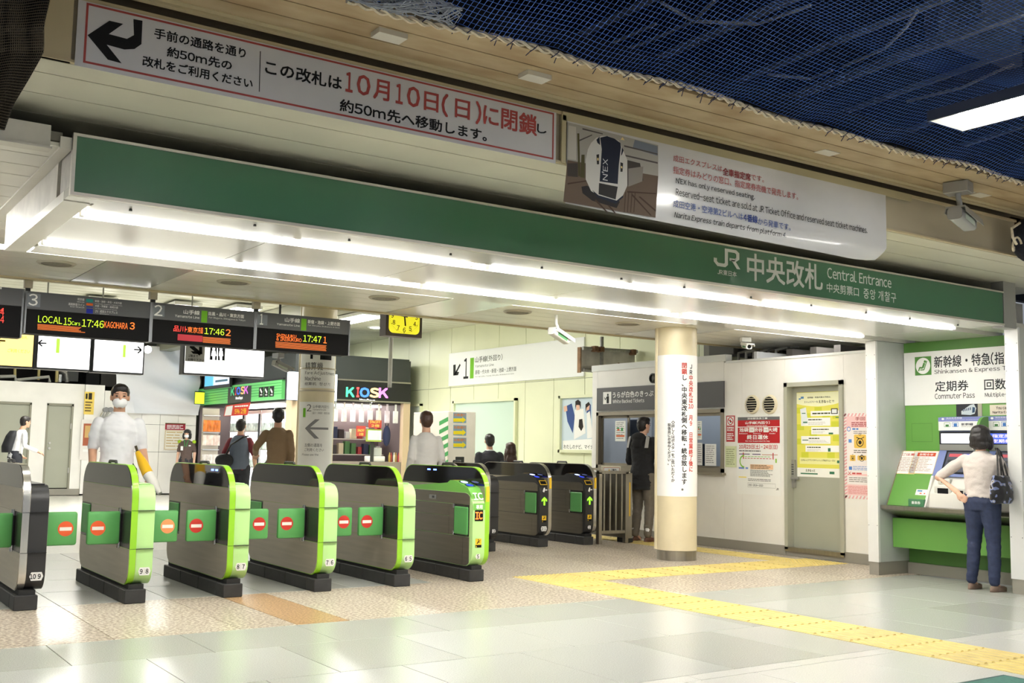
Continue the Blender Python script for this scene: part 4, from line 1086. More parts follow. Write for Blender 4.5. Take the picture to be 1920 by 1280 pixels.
def xtext(P, mbx, t, bl, tl, br, d=.0015, bold=.012):
    (a, b), (_, c), (e, _2) = P.uv(bl), P.uv(tl), P.uv(br); P.utext(mbx, t, a, b, e, c, d, bold)
mb = MB(); xtext(PS, mb, 'うらが白色のきっぷ', (1149, 746), (1149, 735), (1225, 742), bold=.02); xtext(PS, mb, 'White Backed Tickets', (1149, 756), (1149, 749), (1208, 753), bold=.012)
PS.rect(mb, (1131, 735), (1146, 757), .0008); mb.build('lettering', WHITE, sgn, clean=False)
mb = MB(); (a, b) = PS.uv((1139, 747)); PS.disc(mb, a+.01, b+.055, .018, .002, 12); PS.urect(mb, a-.015, b-.07, a+.035, b+.035, .002); PS.line(mb, (a-.015, b+.02), (a-.05, b-.015), .014, .002, px=False); PS.line(mb, (a-.05, b-.015), (a-.07, b+.02), .010, .002, px=False)
mb.build('clerk_pictogram', BLACK, sgn, clean=False)
lmp = thing('round_wall_lamp', 'small dark ring fixture just left of the column above the charcoal sign', 'fixture', onx(1228, 709, OX))
q = onx(1228, 709, OX); MB().lathe([(.05, -.06), (.07, -.05), (.07, 0)], q, 16, 'x').build('ring', darkg, lmp)
# desk lamps inside
il = thing('office_light', 'cold white lamp inside the ticket office window', 'light', (10.8, 10.6, 2.1))
MB().box(10.5, 10.75, 9.8, 12.3, 2.28, 2.32).build('diffuser', glow((236, 240, 250), 1.6), il)
MB().box(10.47, 10.78, 9.78, 12.32, 2.32, 2.36).build('housing', WHITE, il)
for i, (yy, zz, w_, h_, c) in enumerate(((9.85, 1.0, .5, .35, (70, 74, 84)), (10.9, 1.0, .45, .3, (60, 64, 74)), (12.1, 1.15, .35, .5, (90, 96, 108)))):
    t = thing('office_monitor', ['dark monitor behind the right end of the office window', 'dark monitor behind the middle of the office window', 'dark cabinet screen behind the left end of the office window'][i], 'monitor', (10.45, yy, .95))
    MB().box(10.42, 10.46, yy-w_/2, yy+w_/2, zz+.03, zz+.03+h_, .006).build('screen', flat(c), t); MB().box(10.40, 10.48, yy-.05, yy+.05, .95, zz+.04).build('foot', darkg, t)
OPP = XP(OX-.001)
def poster(name, label, cat, P, a, b, bg=(244, 244, 240), th=.003, frame=None, rough=.4):
    (u0, v1), (u1, v0) = P.uv(a), P.uv(b)
    t = thing(name, label, cat, P.p((u0+u1)/2, v0))
    P.ubox(MB(), u0, v0, u1, v1, 0, th).build('sheet', M('paper_%02x%02x%02x' % bg, bg, rough), t)
    Q = PL(P.o+P.n*th, P.u, P.v)
    return t, Q, u0, v0, u1, v1
def R2(Q, t, rgb, rects, d=.0006, nm='print'):
    mb = MB()
    for r in rects: Q.urect(mb, *r, d)
    mb.build(nm, flat(rgb), t, clean=False)
def inner(u0, v0, u1, v1):
    return lambda x, y: (u0+(u1-u0)*x, v0+(v1-v0)*y)
def rel(u0, v0, u1, v1, x0, y0, x1, y1): return (u0+(u1-u0)*x0, v0+(v1-v0)*y0, u0+(u1-u0)*x1, v0+(v1-v0)*y1)
# poster: service suspended
t, Q, *B = poster('service_notice', 'red and white service notice poster left of the grey door', 'poster', OPP, (1382, 777), (1465, 930))
r_ = lambda *k: rel(*B, *k)
R2(Q, t, (190, 40, 44), [r_(.02, .64, .98, .835), r_(.02, .845, .98, .925)], nm='red_band'); R2(Q, t, (110, 110, 112), [r_(.02, .925, .98, .965)], nm='grey_band')
mb = MB()
for s, k in (('山手線(内回り)', (.2, .875, .76, .91)), ('Yamanote Line Inner Circle', (.23, .85, .70, .864)), ('池袋➡渋谷➡大崎', (.06, .775, .93, .83)), ('Ikebukuro', (.05, .752, .25, .766)), ('Shibuya', (.38, .752, .55, .766)), ('Osaki', (.75, .752, .88, .766)), ('終日運休', (.24, .685, .72, .742)), ('Service Suspended All Day', (.20, .655, .76, .672)), ('渋谷駅改良工事', (.25, .935, .71, .957))):
    x = r_(*k); Q.utext(mb, s, *x, .0012, .03)
mb.build('lettering', WHITE, t, clean=False)
mb = MB(); Q.utext(mb, '10月23日(土)・24日(日)', *r_(.05, .565, .93, .622), .0012, .02); mb.build('lettering', RED, t, clean=False)
R2(Q, t, (90, 70, 120), [r_(.05, .495, .30, .505), r_(.36, .495, .55, .505)]); R2(Q, t, (190, 120, 80), [r_(.58, .493, .93, .5)]); R2(Q, t, (196, 40, 40), [r_(.14, .44, .16, .52), r_(.82, .44, .84, .52)]+[r_(.18+.07*k, .445, .23+.07*k, .452) for k in range(9)])
R2(Q, t, (140, 196, 60), [r_(.18+.075*k, .468, .24+.075*k, .474) for k in range(8)]+[r_(.88, .40, .91, .45)])
mb = MB(); (cx, cy) = (B[0]+(B[2]-B[0])*.17, B[1]+(B[3]-B[1])*.41); wd = (B[2]-B[0])
P_ = [(cx+wd*.1*math.cos(a), cy+wd*.1*math.sin(a)) for a in [math.pi/2+math.pi*k/10 for k in range(11)]]
for p, q in zip(P_[:-1], P_[1:]): Q.line(mb, p, q, .018, .0008, px=False)
mb.build('print', flat((140, 196, 60)), t, clean=False)
R2(Q, t, (110, 140, 210), [r_(.04, .315, .17, .335), r_(.2, .315, .26, .335)]); R2(Q, t, (246, 206, 166), [r_(.31, .315, .83, .375)]); R2(Q, t, (250, 228, 110), [r_(.04, .205, .22, .218)])
mb = MB(); Q.greek(mb, *r_(.32, .32, .82, .372), 3, .0012, .4, 1); Q.greek(mb, *r_(.31, .225, .83, .31), 7, .0010, .4, 2); Q.greek(mb, *r_(.05, .532, .7, .55), 1, .001, .6, 3); Q.greek(mb, *r_(.26, .165, .93, .2), 2, .001, .35, 4)
Q.frame(mb, *r_(.25, .09, .88, .145), .002, .001); Q.utext(mb, '050-2016-1620', *r_(.27, .105, .6, .13), .0012, .02); Q.utext(mb, 'JR', *r_(.89, .07, .95, .095), .0012, .03); mb.build('lettering', flat((70, 70, 72)), t, clean=False)
# small prohibition sign and pale notice
t, Q, *B = poster('prohibition_sign', 'narrow red prohibition sign left of the service notice', 'sign', OPP, (1362, 779), (1378, 828), (186, 52, 58))
r_ = lambda *k: rel(*B, *k); W_ = B[2]-B[0]
R2(Q, t, (244, 244, 242), [r_(.1, .62, .9, .96)], .0005); mb = MB(); Q.disc(mb, (B[0]+B[2])/2, B[1]+(B[3]-B[1])*.79, W_*.34, .001, 20, W_*.26); Q.line(mb, ((B[0]+B[2])/2-W_*.22, B[1]+(B[3]-B[1])*.84), ((B[0]+B[2])/2+W_*.22, B[1]+(B[3]-B[1])*.74), .012, .0011, px=False); mb.build('ring', RED, t, clean=False)
R2(Q, t, (30, 30, 30), [r_(.42, .73, .56, .84)], .0009); mb = MB(); Q.utext(mb, '危険物品', *r_(.1, .5, .9, .57), .001, .03); Q.utext(mb, '持込禁止', *r_(.1, .41, .9, .48), .001, .03); Q.greek(mb, *r_(.1, .06, .9, .34), 4, .001, .5, 5); mb.build('lettering', WHITE, t, clean=False)
t, Q, *B = poster('green_notice', 'small pale green notice left of the service notice', 'notice', OPP, (1360, 836), (1381, 876), (214, 222, 180))
mb = MB(); Q.greek(mb, *rel(*B, .1, .1, .9, .9), 8, .001, .35, 6); mb.build('lettering', flat((150, 160, 120)), t, clean=False)
# round vents
for i, px in enumerate((1411, 1444)):
    q = onx(px, 758, OX)
    t = thing('round_vent', ['round cream vent on the office wall, left one', 'round cream vent on the office wall, right one nearest the door'][i], 'vent', q, 'round vents above the service notice')
    MB().lathe([(.095, -.028), (.115, -.02), (.122, 0)], q, 28, 'x').build('rim', M('vent_cream', (228, 218, 190), .4), t)
    MB().lathe([(0, -.004), (.1, -.004)], q, 28, 'x').build('throat', BLACK, t)
    for k in range(6):
        z = q.z-.075+.03*k; hw = math.sqrt(max(.0, .092**2-(z-q.z)**2))
        MB().box(q.x-.024, q.x-.006, q.y-hw, q.y+hw, z-.005, z+.004).build('louvre', M('vent_slat', (196, 188, 166), .5), t)
# door
dr = structE('door_1')
ym = (dy0+dy1)/2
dfm = M('door_frame_grey', (176, 176, 160), .42)
MB().box(OX-.03, OX+.12, dy0, dy0+.05, dzb, dzt).box(OX-.03, OX+.12, dy1-.05, dy1, dzb, dzt).box(OX-.03, OX+.12, dy0, dy1, dzt-.05, dzt).build('frame', dfm, dr)
MB().box(OX-.03, OX+.12, dy0, dy1, dzb-.02, dzb+.03).build('threshold', steel, dr)
MB().box(OX+.08, OX+.11, dy0+.05, dy1-.05, dzb+.03, dzt-.05).build('leaf', doorg, dr)
DX = OX+.08
DP = XP(DX-.0005)
(hu, hv1), (hu2, hv0) = DP.uv((1484, 862)), DP.uv((1493, 914))
DP.ubox(MB(), hu, hv0, hu2, hv1, 0, .03).build('lock_case', alu, dr)
DP.ubox(MB(), hu+.02, hv0+.10, hu+.15, hv0+.125, .035, .055).build('lever', alu, dr)
mb = MB()
for i in range(5):
    for j in range(3): DP.ubox(mb, hu+.010+.018*j, hv1-.05-.028*i-.012, hu+.022+.018*j, hv1-.05-.028*i, .03, .034)
mb.build('keypad', darkg, dr)
t, Q, *B = poster('yellow_poster', 'yellow green poster taped to the upper half of the grey door', 'poster', DP, (1494, 736), (1577, 896), (232, 226, 96))
r_ = lambda *k: rel(*B, *k); W_ = B[2]-B[0]; H_ = B[3]-B[1]
R2(Q, t, (246, 246, 238), [r_(0, 0, 1, .105)], .0005, 'white_foot')
mb = MB(); Q.flat(mb, [(B[0]+W_*x, B[1]+H_*y) for x, y in ((0, .995), (0, .865), (.15, .845), (.35, .832), (.5, .828), (.65, .832), (.85, .845), (1, .865), (1, .995))], .0006, px=False); mb.build('cloud_head', flat((246, 246, 206)), t, clean=False)
R2(Q, t, (214, 216, 70), [r_(x, y, x+.17, y+.07) for x, y in ((0, .75), (.17, .68), (.42, .75), (.83, .68), (.6, .68), (.0, .55), (.8, .58), (.3, .48), (0, .38), (.55, .3), (.83, .42), (.1, .22), (.7, .22))], .0005, 'checks')
R2(Q, t, (250, 250, 246), [r_(.33, .715, .98, .775), r_(.1, .6, .78, .695), r_(.34, .5, .98, .585), r_(.1, .39, .78, .48), r_(.2, .295, .98, .37)], .0009, 'text_box')
R2(Q, t, (240, 238, 170), [r_(.06, .15, .98, .225)], .0009, 'text_box')
mb = MB(); Q.flat(mb, [(B[0]+W_*x, B[1]+H_*y) for x, y in ((.08, .80), (.22, .82), (.27, .63), (.12, .61))], .0011, px=False); mb.build('phone', flat((232, 238, 240)), t, clean=False)
R2(Q, t, (60, 120, 90), [r_(.12, .745, .21, .755), r_(.15, .635, .25, .65), r_(.13, .427, .27, .437), r_(.74, .50, .84, .52), r_(.72, .3, .78, .34), r_(.08, .03, .48, .045), r_(.75, .04, .86, .07), r_(.9, .69, .99, .7), r_(.92, .17, .99, .2)], .0013, 'print')
mb = MB(); Q.utext(mb, '新幹線・特急列車の予約は、', *r_(.26, .925, .8, .945), .001, .02); Q.utext(mb, 'ストレスフリーな', *r_(.18, .872, .50, .895), .001, .02); Q.utext(mb, 'えきねっと', *r_(.52, .867, .8, .90), .001, .03); Q.utext(mb, 'で!', *r_(.82, .872, .87, .895), .001, .02); Q.utext(mb, 'えきねっとアプリでチケットレス予約がスムーズに!', *r_(.09, .185, .88, .207), .0013, .02); Q.utext(mb, 'えきねっと', *r_(.2, .06, .42, .09), .001, .03)
for k, b_ in enumerate(((.37, .735, .8, .755), (.27, .665, .7, .68), (.37, .55, .75, .565), (.28, .445, .6, .46), (.24, .34, .65, .355))): Q.greek(mb, *r_(*b_), 1, .0013, .8, k)
mb.build('lettering', flat((70, 78, 40)), t, clean=False)
mb = MB()
for k, b_ in enumerate(((.27, .61, .74, .65), (.37, .51, .7, .54), (.28, .4, .74, .435), (.24, .3, .6, .33))): Q.greek(mb, *r_(*b_), 3, .0012, .3, k+9)
mb.build('lettering', flat((190, 190, 180)), t, clean=False)
R2(Q, t, (90, 140, 190), [r_(.05, .915, .1, .93), r_(.1, .925, .17, .95)], .0012); R2(Q, t, (60, 66, 60), [r_(.80, .735, .95, .80)], .001); R2(Q, t, (236, 240, 240), [r_(.82, .745, .93, .79)], .0013)
# pink poster beside the door
t, Q, *B = poster('pink_poster', 'white poster with pink striped border between door and pillar', 'poster', OPP, (1582, 775), (1660, 938), (248, 240, 238))
r_ = lambda *k: rel(*B, *k); W_ = B[2]-B[0]; H_ = B[3]-B[1]
mb = MB()
for k in range(26):
    y = B[1]+H_*(k/26); Q.flat(mb, [(B[0], y), (B[0]+W_*.07, y+H_*.02), (B[0]+W_*.07, y+H_*.04), (B[0], y+H_*.02)], .0006, px=False)
for k in range(11):
    x = B[0]+W_*(k/11)
    for yy in (B[1], B[3]-H_*.035): Q.flat(mb, [(x, yy), (x+W_*.04, yy), (x+W_*.075, yy+H_*.035), (x+W_*.035, yy+H_*.035)], .0006, px=False)
mb.build('stripes', flat((236, 176, 178)), t, clean=False)
R2(Q, t, (246, 206, 206), [r_(.07, .83, .93, .965), r_(.07, .04, .93, .165), r_(.07, .27, .93, .29)], .0007, 'pink_band')
mb = MB(); Q.utext(mb, '手回り品', *r_(.30, .915, .80, .955), .0012, .02); Q.greek(mb, *r_(.2, .84, .85, .9), 3, .0012, .5, 3); mb.build('lettering', flat((170, 60, 66)), t, clean=False)
mb = MB(); Q.disc(mb, B[0]+W_*.13, B[1]+H_*.815, W_*.05, .001, 20, W_*.035); Q.urect(mb, *r_(.12, .655, .2, .695), .001); Q.urect(mb, *r_(.12, .335, .2, .375), .001); Q.greek(mb, *r_(.22, .80, .42, .83), 1, .001, .6, 4); Q.greek(mb, *r_(.22, .33, .8, .385), 3, .001, .35, 6); mb.build('print', flat((90, 140, 214)), t, clean=False)
def bagpic(x0, y0, x1, y1):
    a = r_(x0, y0, x1, y1); mb = MB(); w_, h_ = a[2]-a[0], a[3]-a[1]
    Q.flat(mb, rrect(a[0], a[1], a[2], a[3], w_*.1, 3), .001, px=False); mb.build('bag_picture', flat((240, 200, 96)), t, clean=False)
    mb = MB(); Q.disc(mb, a[0]+w_*.5, a[1]+h_*.42, w_*.3, .0014, 16, w_*.24); Q.disc(mb, a[0]+w_*.5, a[1]+h_*.42, w_*.14, .0014, 12); Q.line(mb, (a[0]+w_*.2, a[1]+h_*.8), (a[0]+w_*.45, a[1]+h_*.7), w_*.06, .0014, px=False); Q.line(mb, (a[0]+w_*.6, a[1]+h_*.7), (a[0]+w_*.85, a[1]+h_*.82), w_*.05, .0014, px=False); Q.disc(mb, a[0]+w_*.5, a[3]+h_*.02, w_*.1, .001, 12, w_*.06); mb.build('wheel_picture', flat((50, 46, 40)), t, clean=False)
bagpic(.26, .59, .56, .75); bagpic(.15, .44, .29, .51); bagpic(.34, .45, .56, .505); bagpic(.62, .44, .76, .51)
mb = MB(); Q.utext(mb, '✕', *r_(.10, .275, .17, .315), .0012, .02); Q.greek(mb, *r_(.2, .28, .5, .31), 1, .0012, .6, 7); Q.greek(mb, *r_(.1, .055, .88, .15), 6, .0012, .3, 8); mb.build('print', flat((204, 84, 84)), t, clean=False)
mb = MB(); Q.greek(mb, *r_(.25, .53, .8, .575), 2, .001, .5, 9); Q.greek(mb, *r_(.12, .19, .85, .255), 3, .001, .35, 10); Q.greek(mb, *r_(.25, .755, .88, .795), 2, .001, .35, 12); mb.build('lettering', flat((130, 126, 122)), t, clean=False)
# papers on the window glass
WG = XP(OX-.022)
for i, (a, b, bg) in enumerate((((1154, 789), (1173, 827), (244, 246, 240)), ((1308, 789), (1316, 824), (244, 246, 240)), ((1322, 832), (1343, 873), (240, 240, 238)), ((1308, 830), (1317, 872), (236, 236, 234)))):
    t, Q, *B = poster('window_paper', ['printed sheet taped on the left pane of the office window', 'printed sheet partly hidden by the round column', 'text sheet low on the right pane of the office window', 'text sheet low on the pane just right of the column'][i], 'paper', WG, a, b, bg)
    r_ = lambda *k: rel(*B, *k)
    mb = MB(); Q.greek(mb, *r_(.1, .1, .9, .95), 9, .001, .3, i); mb.build('lettering', flat((130, 130, 134)), t, clean=False)
    if i < 2:
        R2(Q, t, (70, 160, 90), [r_(.15, .62, .4, .68), r_(.58, .5, .75, .66)], .0012); R2(Q, t, (226, 110, 60), [r_(.2, .52, .42, .6), r_(.1, .22, .9, .3)], .0012)

# ------------------------------------------------------------------ ticket machine bay
TX = 9.80
T = XP(TX)
tg = M('bay_green', (104, 160, 74), .42, noise=(3, .02)); tg2 = M('bay_green_dark', (84, 132, 60), .45)
bay = structE('wall_machine_bay')
(uL, vT), _ = T.uv((1690, 650)), 0
yL, yR = 7.03, 5.56
MB().box(TX, TX+.06, yR, yL, .30, 2.40).build('panel', tg, bay)
MB().box(TX+.02, TX+.06, yR, yL, .10, .36).build('lower_panel', tg2, bay)
MB().box(TX-.004, TX+.06, yR, yL, 0, .115).build('skirting', baseg, bay)
zz = lambda py, px=1740: onx(px, py, TX).z
zS1, zS0 = 2.295, 1.74
MB().box(TX-.006, TX, yR, yL, zS1, 2.40).build('header_band', tg2, bay)
st = thing('machine_sign', 'white sign over the green ticket machine bay with seat pictogram', 'sign', (TX, 6.3, 1.9))
MB().box(TX-.012, TX, yR+.004, yL-.004, zS0, zS1).build('board', M('sign_white', (240, 240, 238), .4), st)
TS = XP(TX-.012)
mb = MB()
xtext(TS, mb, '新幹線・特急(指定席)', (1752, 690), (1752, 668), (1928, 682), bold=.012)
xtext(TS, mb, 'Shinkansen & Express Tickets', (1752, 703), (1752, 693), (1927, 694), bold=.006)
xtext(TS, mb, '定期券', (1754, 734), (1754, 715), (1816, 732), bold=.012); xtext(TS, mb, '回数券', (1846, 731), (1846, 711), (1908, 728), bold=.012)
xtext(TS, mb, 'Commuter Pass', (1753, 748), (1753, 738), (1828, 746), bold=.006); xtext(TS, mb, 'Multiple-ride', (1847, 746), (1847, 736), (1908, 744), bold=.006)
mb.build('lettering', flat((52, 54, 58)), st, clean=False)
(a, b), (c, d) = TS.uv((1716, 704)), TS.uv((1746, 671)); d = b+(c-a)*1.0
TS.urect(MB(), a, b, c, d, .001).build('pictogram_ground', flat((92, 146, 76)), st, clean=False)
cx, cy, rr = (a+c)/2, (b+d)/2, (c-a)*.44
TS.disc(MB(), cx, cy, rr, .002, 28).build('pictogram_disc', WHITE, st, clean=False)
mb = MB(); k = rr
TS.disc(mb, cx+.28*k, cy+.52*k, .16*k, .003, 12); TS.line(mb, (cx+.2*k, cy+.35*k), (cx-.05*k, cy-.25*k), .26*k, .003, px=False); TS.line(mb, (cx-.05*k, cy-.25*k), (cx-.45*k, cy-.2*k), .2*k, .003, px=False); TS.line(mb, (cx-.45*k, cy-.15*k), (cx-.62*k, cy-.62*k), .16*k, .003, px=False); TS.line(mb, (cx+.55*k, cy+.6*k), (cx+.12*k, cy-.5*k), .12*k, .003, px=False); TS.line(mb, (cx+.15*k, cy-.48*k), (cx-.4*k, cy-.48*k), .12*k, .003, px=False)
mb.build('seat_pictogram', flat((92, 146, 76)), st, clean=False)
# small posters under the sign
t, Q, *B = poster('express_poster', 'black poster with a white train under the machine sign', 'poster', T, (1793, 756), (1842, 780), (30, 32, 40))
mb = MB(); Q.flat(mb, [(B[0]+(B[2]-B[0])*x, B[1]+(B[3]-B[1])*y) for x, y in ((.2, .15), (.55, .1), (.72, .2), (.78, .6), (.7, .92), (.55, .85), (.2, .4))], .001, px=False); mb.build('train_picture', flat((200, 210, 214)), t, clean=False)
mb = MB(); Q.flat(mb, [(B[0]+(B[2]-B[0])*x, B[1]+(B[3]-B[1])*y) for x, y in ((.62, .25), (.72, .3), (.74, .65), (.64, .7))], .0015, px=False)
for kx in (.26, .33, .40, .47, .54): Q.urect(mb, *rel(*B, kx, .38+.3*(kx-.26), kx+.035, .55+.45*(kx-.26)), .0015)
mb.build('train_windows', flat((60, 84, 110)), t, clean=False)
R2(Q, t, (170, 168, 150), [rel(*B, .84, 0, 1, 1)], .001)
t, Q, *B = poster('cream_plate', 'cream plate with black lettering right of the train poster', 'notice', T, (1856, 759), (1925, 777), (226, 216, 196))
mb = MB(); Q.utext(mb, 'You can', *rel(*B, .18, .55, .5, .85), .001, .02); Q.utext(mb, 'Narita Express', *rel(*B, .08, .1, .75, .4), .001, .02); mb.build('lettering', flat((60, 44, 36)), t, clean=False)
# counter
ct = thing('machine_counter', 'stainless counter shelf running along the ticket machines', 'counter', (9.5, 6.3, .8))
CXF = 9.36
cz = onx(1660, 947, CXF).z
MB().prism([(CXF, cz), (CXF, cz-.03), (TX, cz-.16), (TX, cz)], yR, yL-.0, 'y').build('shelf', steel, ct) if False else MB().prism([(CXF, cz-.035), (CXF+.02, cz-.05), (TX, cz-.17), (TX, cz), (CXF, cz)], yR+.002, yL-.002, 'y').build('shelf', steel, ct)
MB().box(TX-.25, TX, yR+.002, yL-.004, .28, cz-.13).build('apron', tg, bay)
# sloping green desk part with notices (left), machines right of it
SX0 = CXF+.10
slope = [(SX0, cz+.002), (TX-.002, cz+.002), (TX-.002, 1.265), (TX-.05, 1.265)]
ymach = 6.595
fr = thing('machine_surround', 'sloping green surround panel left of the ticket machines', 'machine surround', (9.7, 6.8, cz))
MB().prism([(p[0], p[1]) for p in slope], ymach, yL-.006, 'y').build('slope_panel', tg, fr)
MB().prism([(p[0]-.006, p[1]) for p in slope], yL-.008, yL-.001, 'y').build('edge_strip', M('edge_brown', (150, 132, 110), .4, .4), fr)
TF = XP(TX-.001)
mb = MB(); u_, v_ = TF.uv((1710, 828)); u2_, v2_ = TF.uv((1748, 793)); TF.frame(mb, u_, v_, u2_, v2_, .004, .002); mb.build('hatch', tg2, fr, clean=False)
sv = Vector((TX-.05-SX0, 0, 1.265-cz)).normalized()
SP = PL((SX0, 0, cz), (0, -1, 0), sv)
def sposter(name, label, cat, a, b, bg=(244, 242, 238)): return poster(name, label, cat, SP, a, b, bg)
for i, (a, b, tt) in enumerate((((1683, 889), (1714, 845), 'ご注意'), ((1716, 889), (1749, 845), 'お知らせ'))):
    a, b = (a[0], b[1]), (b[0], a[1])
    t, Q, *B = sposter('desk_notice', ['white notice with red heading, left of two on the sloping panel', 'white notice with an orange title bar, right of two on the sloping panel'][i], 'notice', a, b)
    r_ = lambda *k: rel(*B, *k)
    mb = MB(); Q.frame(mb, *r_(0, 0, 1, 1), .005, .0008); mb.build('border', flat((232, 200, 120)), t, clean=False)
    if i: R2(Q, t, (206, 84, 54), [r_(.15, .76, .9, .92)], .0008)
    mb = MB(); Q.utext(mb, tt, *r_(.25, .79, .8, .89), .0014, .02); mb.build('lettering', WHITE if i else flat((190, 70, 70)), t, clean=False)
    mb = MB(); Q.greek(mb, *r_(.1, .1, .9, .72), 9, .001, .35, i); mb.build('lettering', flat((190, 150, 140)), t, clean=False)
t, Q, *B = sposter('card_notice', 'small white notice card near the counter left of the machine', 'notice', (1719, 917), (1742, 929))
R2(Q, t, (90, 140, 190), [rel(*B, .1, .6, .45, .85)], .001); R2(Q, t, (220, 110, 80), [rel(*B, .3, .2, .45, .4), rel(*B, .6, .2, .7, .4)], .001)
q = onx(1722, 942, CXF+.12)
bx_ = thing('slip_box', 'small green box with white label on the counter beside the machine', 'box', (CXF+.12, q.y, cz))
MB().box(CXF+.08, CXF+.14, q.y-.09, q.y+.09, cz, cz+.075, .003).build('case', M('slip_green', (74, 130, 92), .4), bx_); 
mb = MB(); XP(CXF+.08).utext(mb, '乗車券', -q.y-.05, cz+.025, -q.y+.05, cz+.055, .001, .02); mb.build('lettering', WHITE, bx_, clean=False)
# ticket vending machines
blue = M('machine_blue', (122, 136, 190), .4); mw = M('machine_white', (228, 226, 218), .4); mg = M('machine_metal', (170, 170, 166), .3, .6)
ZA = [(0, 0), (cz, cz), (1.10, 1.027), (1.36, 1.275), (1.43, 1.335), (1.565, 1.474), (1.655, 1.565), (1.72, 1.612), (3, 3)]
def settle(o, z0):
    """bring the machine's bands to the heights measured on the wall plane"""
    for v in o.data.vertices:
        z = v.co.z+z0
        for (a, b), (c, d) in zip(ZA[:-1], ZA[1:]):
            if z <= c: v.co.z = b+(d-b)*(z-a)/(c-a)-z0; break
def machine(y1, w_, label, bright):
    y0 = y1-w_
    t = thing('ticket_machine', label, 'ticket machine', (TX-.15, (y0+y1)/2, cz), 'ticket machines in the green bay')
    Z = [cz+.002, 1.10, 1.34, 1.47, 1.58, 1.70]
    xf = TX-.06
    MB().prism([(TX-.10, cz+.002), (TX-.003, cz+.002), (TX-.003, 1.72), (xf+.02, 1.72), (xf, 1.47), (xf-.01, 1.36), (SX0+.14, 1.10), (SX0+.13, 1.085), (TX-.10, 1.085)], y0+.004, y1-.004, 'y').build('body', blue, t)
    P = XP(xf-.004)
    U = lambda f: -y1+w_*f
    P.ubox(MB(), U(.0), 1.655, U(1), 1.712, -.02, .012).build('title_bar', M('title_blue', (126, 134, 196), .45), t)
    mb = MB(); P.utext(mb, '指定席券売機', U(.17), 1.692, U(.50), 1.709, .0135, .01); P.utext(mb, 'Reserved Seat Ticket Vending Machine', U(.17), 1.672, U(.86), 1.682, .0135); P.disc(mb, U(.1), 1.69, .015, .0135, 14); mb.build('lettering', WHITE, t, clean=False)
    P.ubox(MB(), U(0), 1.565, U(1), 1.655, -.02, .010).build('guide_plate', M('guide_white', (238, 238, 236), .4), t)
    mb = MB(); P.utext(mb, '新幹線', U(.48), 1.612, U(.72), 1.638, .011, .02); P.utext(mb, 'Shinkansen', U(.48), 1.598, U(.70), 1.607, .011); mb.build('lettering', flat((50, 56, 70)), t, clean=False)
    mb = MB(); P.frame(mb, U(.12), 1.60, U(.25), 1.645, .004, .011); P.urect(mb, U(.15), 1.605, U(.22), 1.625, .011); mb.build('icon', flat((80, 130, 80)), t, clean=False)
    mb = MB(); P.frame(mb, U(.29), 1.60, U(.42), 1.645, .004, .011); P.urect(mb, U(.32), 1.605, U(.39), 1.635, .0105); mb.build('icon', flat((70, 120, 190)), t, clean=False)
    P.ubox(MB(), U(.02), 1.43, U(.98), 1.555, -.02, .016).build('display_housing', flat((52, 54, 58)), t)
    sc_ = P.urect(MB(), U(.06), 1.44, U(.94), 1.535, .017)
    sc_.build('upper_display', glow((236, 240, 255), .5) if bright else glow((60, 90, 220), .3), t, clean=False)
    if not bright:
        mb = MB(); P.utext(mb, '指定席 自由席', U(.1), 1.495, U(.9), 1.528, .018, .01); P.utext(mb, '定期券 お得', U(.1), 1.448, U(.8), 1.481, .018, .01); mb.build('display_text', glow((230, 210, 240), .4), t, clean=False)
    P.ubox(MB(), U(.02), 1.36, U(.98), 1.43, -.02, .014).build('speaker_band', mg, t)
    mb = MB(); c = P.p(U(.74), 1.395, .02); mb.ball(c, .022, 12, 8); mb.build('status_lamp', glow((255, 250, 235), .8), t)
    sv2 = Vector((xf-.01-(SX0+.14), 0, 1.36-1.10)).normalized()
    S2 = PL((SX0+.14, 0, 1.10), (0, -1, 0), sv2); hL = math.hypot(xf-.01-SX0-.14, .26)
    S2.ubox(MB(), U(.18), .02, U(.98), hL-.01, .0, .012).build('touch_screen_bezel', flat((34, 36, 42)), t)
    S2.urect(MB(), U(.22), .035, U(.95), hL-.025, .013).build('touch_screen', glow((60, 62, 76), .2), t, clean=False)
    mb = MB(); S2.urect(mb, U(.26), hL*.72, U(.52), hL*.84, .014); mb.build('screen_button', glow((180, 70, 80), .15), t, clean=False)
    mb = MB(); S2.urect(mb, U(.55), hL*.72, U(.92), hL*.84, .014); mb.build('screen_button', glow((80, 90, 200), .15), t, clean=False)
    for k in range(2):
        mb = MB(); S2.urect(mb, U(.26), hL*(.5-.18*k), U(.5), hL*(.6-.18*k), .014); mb.build('screen_button', glow((26, 28, 34), .5), t, clean=False)
    # lower cash section
    MB().prism([(SX0-.02, cz+.003), (SX0+.10, cz+.003), (SX0+.20, 1.09), (SX0+.12, 1.09)], y1-.03, y1-.004, 'y').build('cheek', mw, t)
    MB().prism([(SX0+.03, cz+.003), (TX-.1, cz+.003), (TX-.1, 1.08), (SX0+.16, 1.08), (SX0+.05, cz+.17)], y0+.006, y1-.03, 'y').build('cash_panel', mw, t)
    for k, (f0, z0, f1, z1) in enumerate(((.16, .99, .42, 1.06), (.14, .86, .5, .97), (.56, .86, .8, .95))):
        xo = SX0+.0+(z0-cz)*.35
        MB().box(xo, xo+.12, -U(f1), -U(f0), z0, z1, .014).build('cash_module', M('module_grey', (214, 212, 204), .4), t)
        MB().box(xo-.003, xo+.01, -U(f1-.06), -U(f0+.08), z0+.02, z1-.025).build('slot', BLACK, t)
    for ch in t.children: settle(ch, t.location.z)
    return t
machine(6.59, .535, 'blue grey ticket machine in front of the woman, bright white display', True)
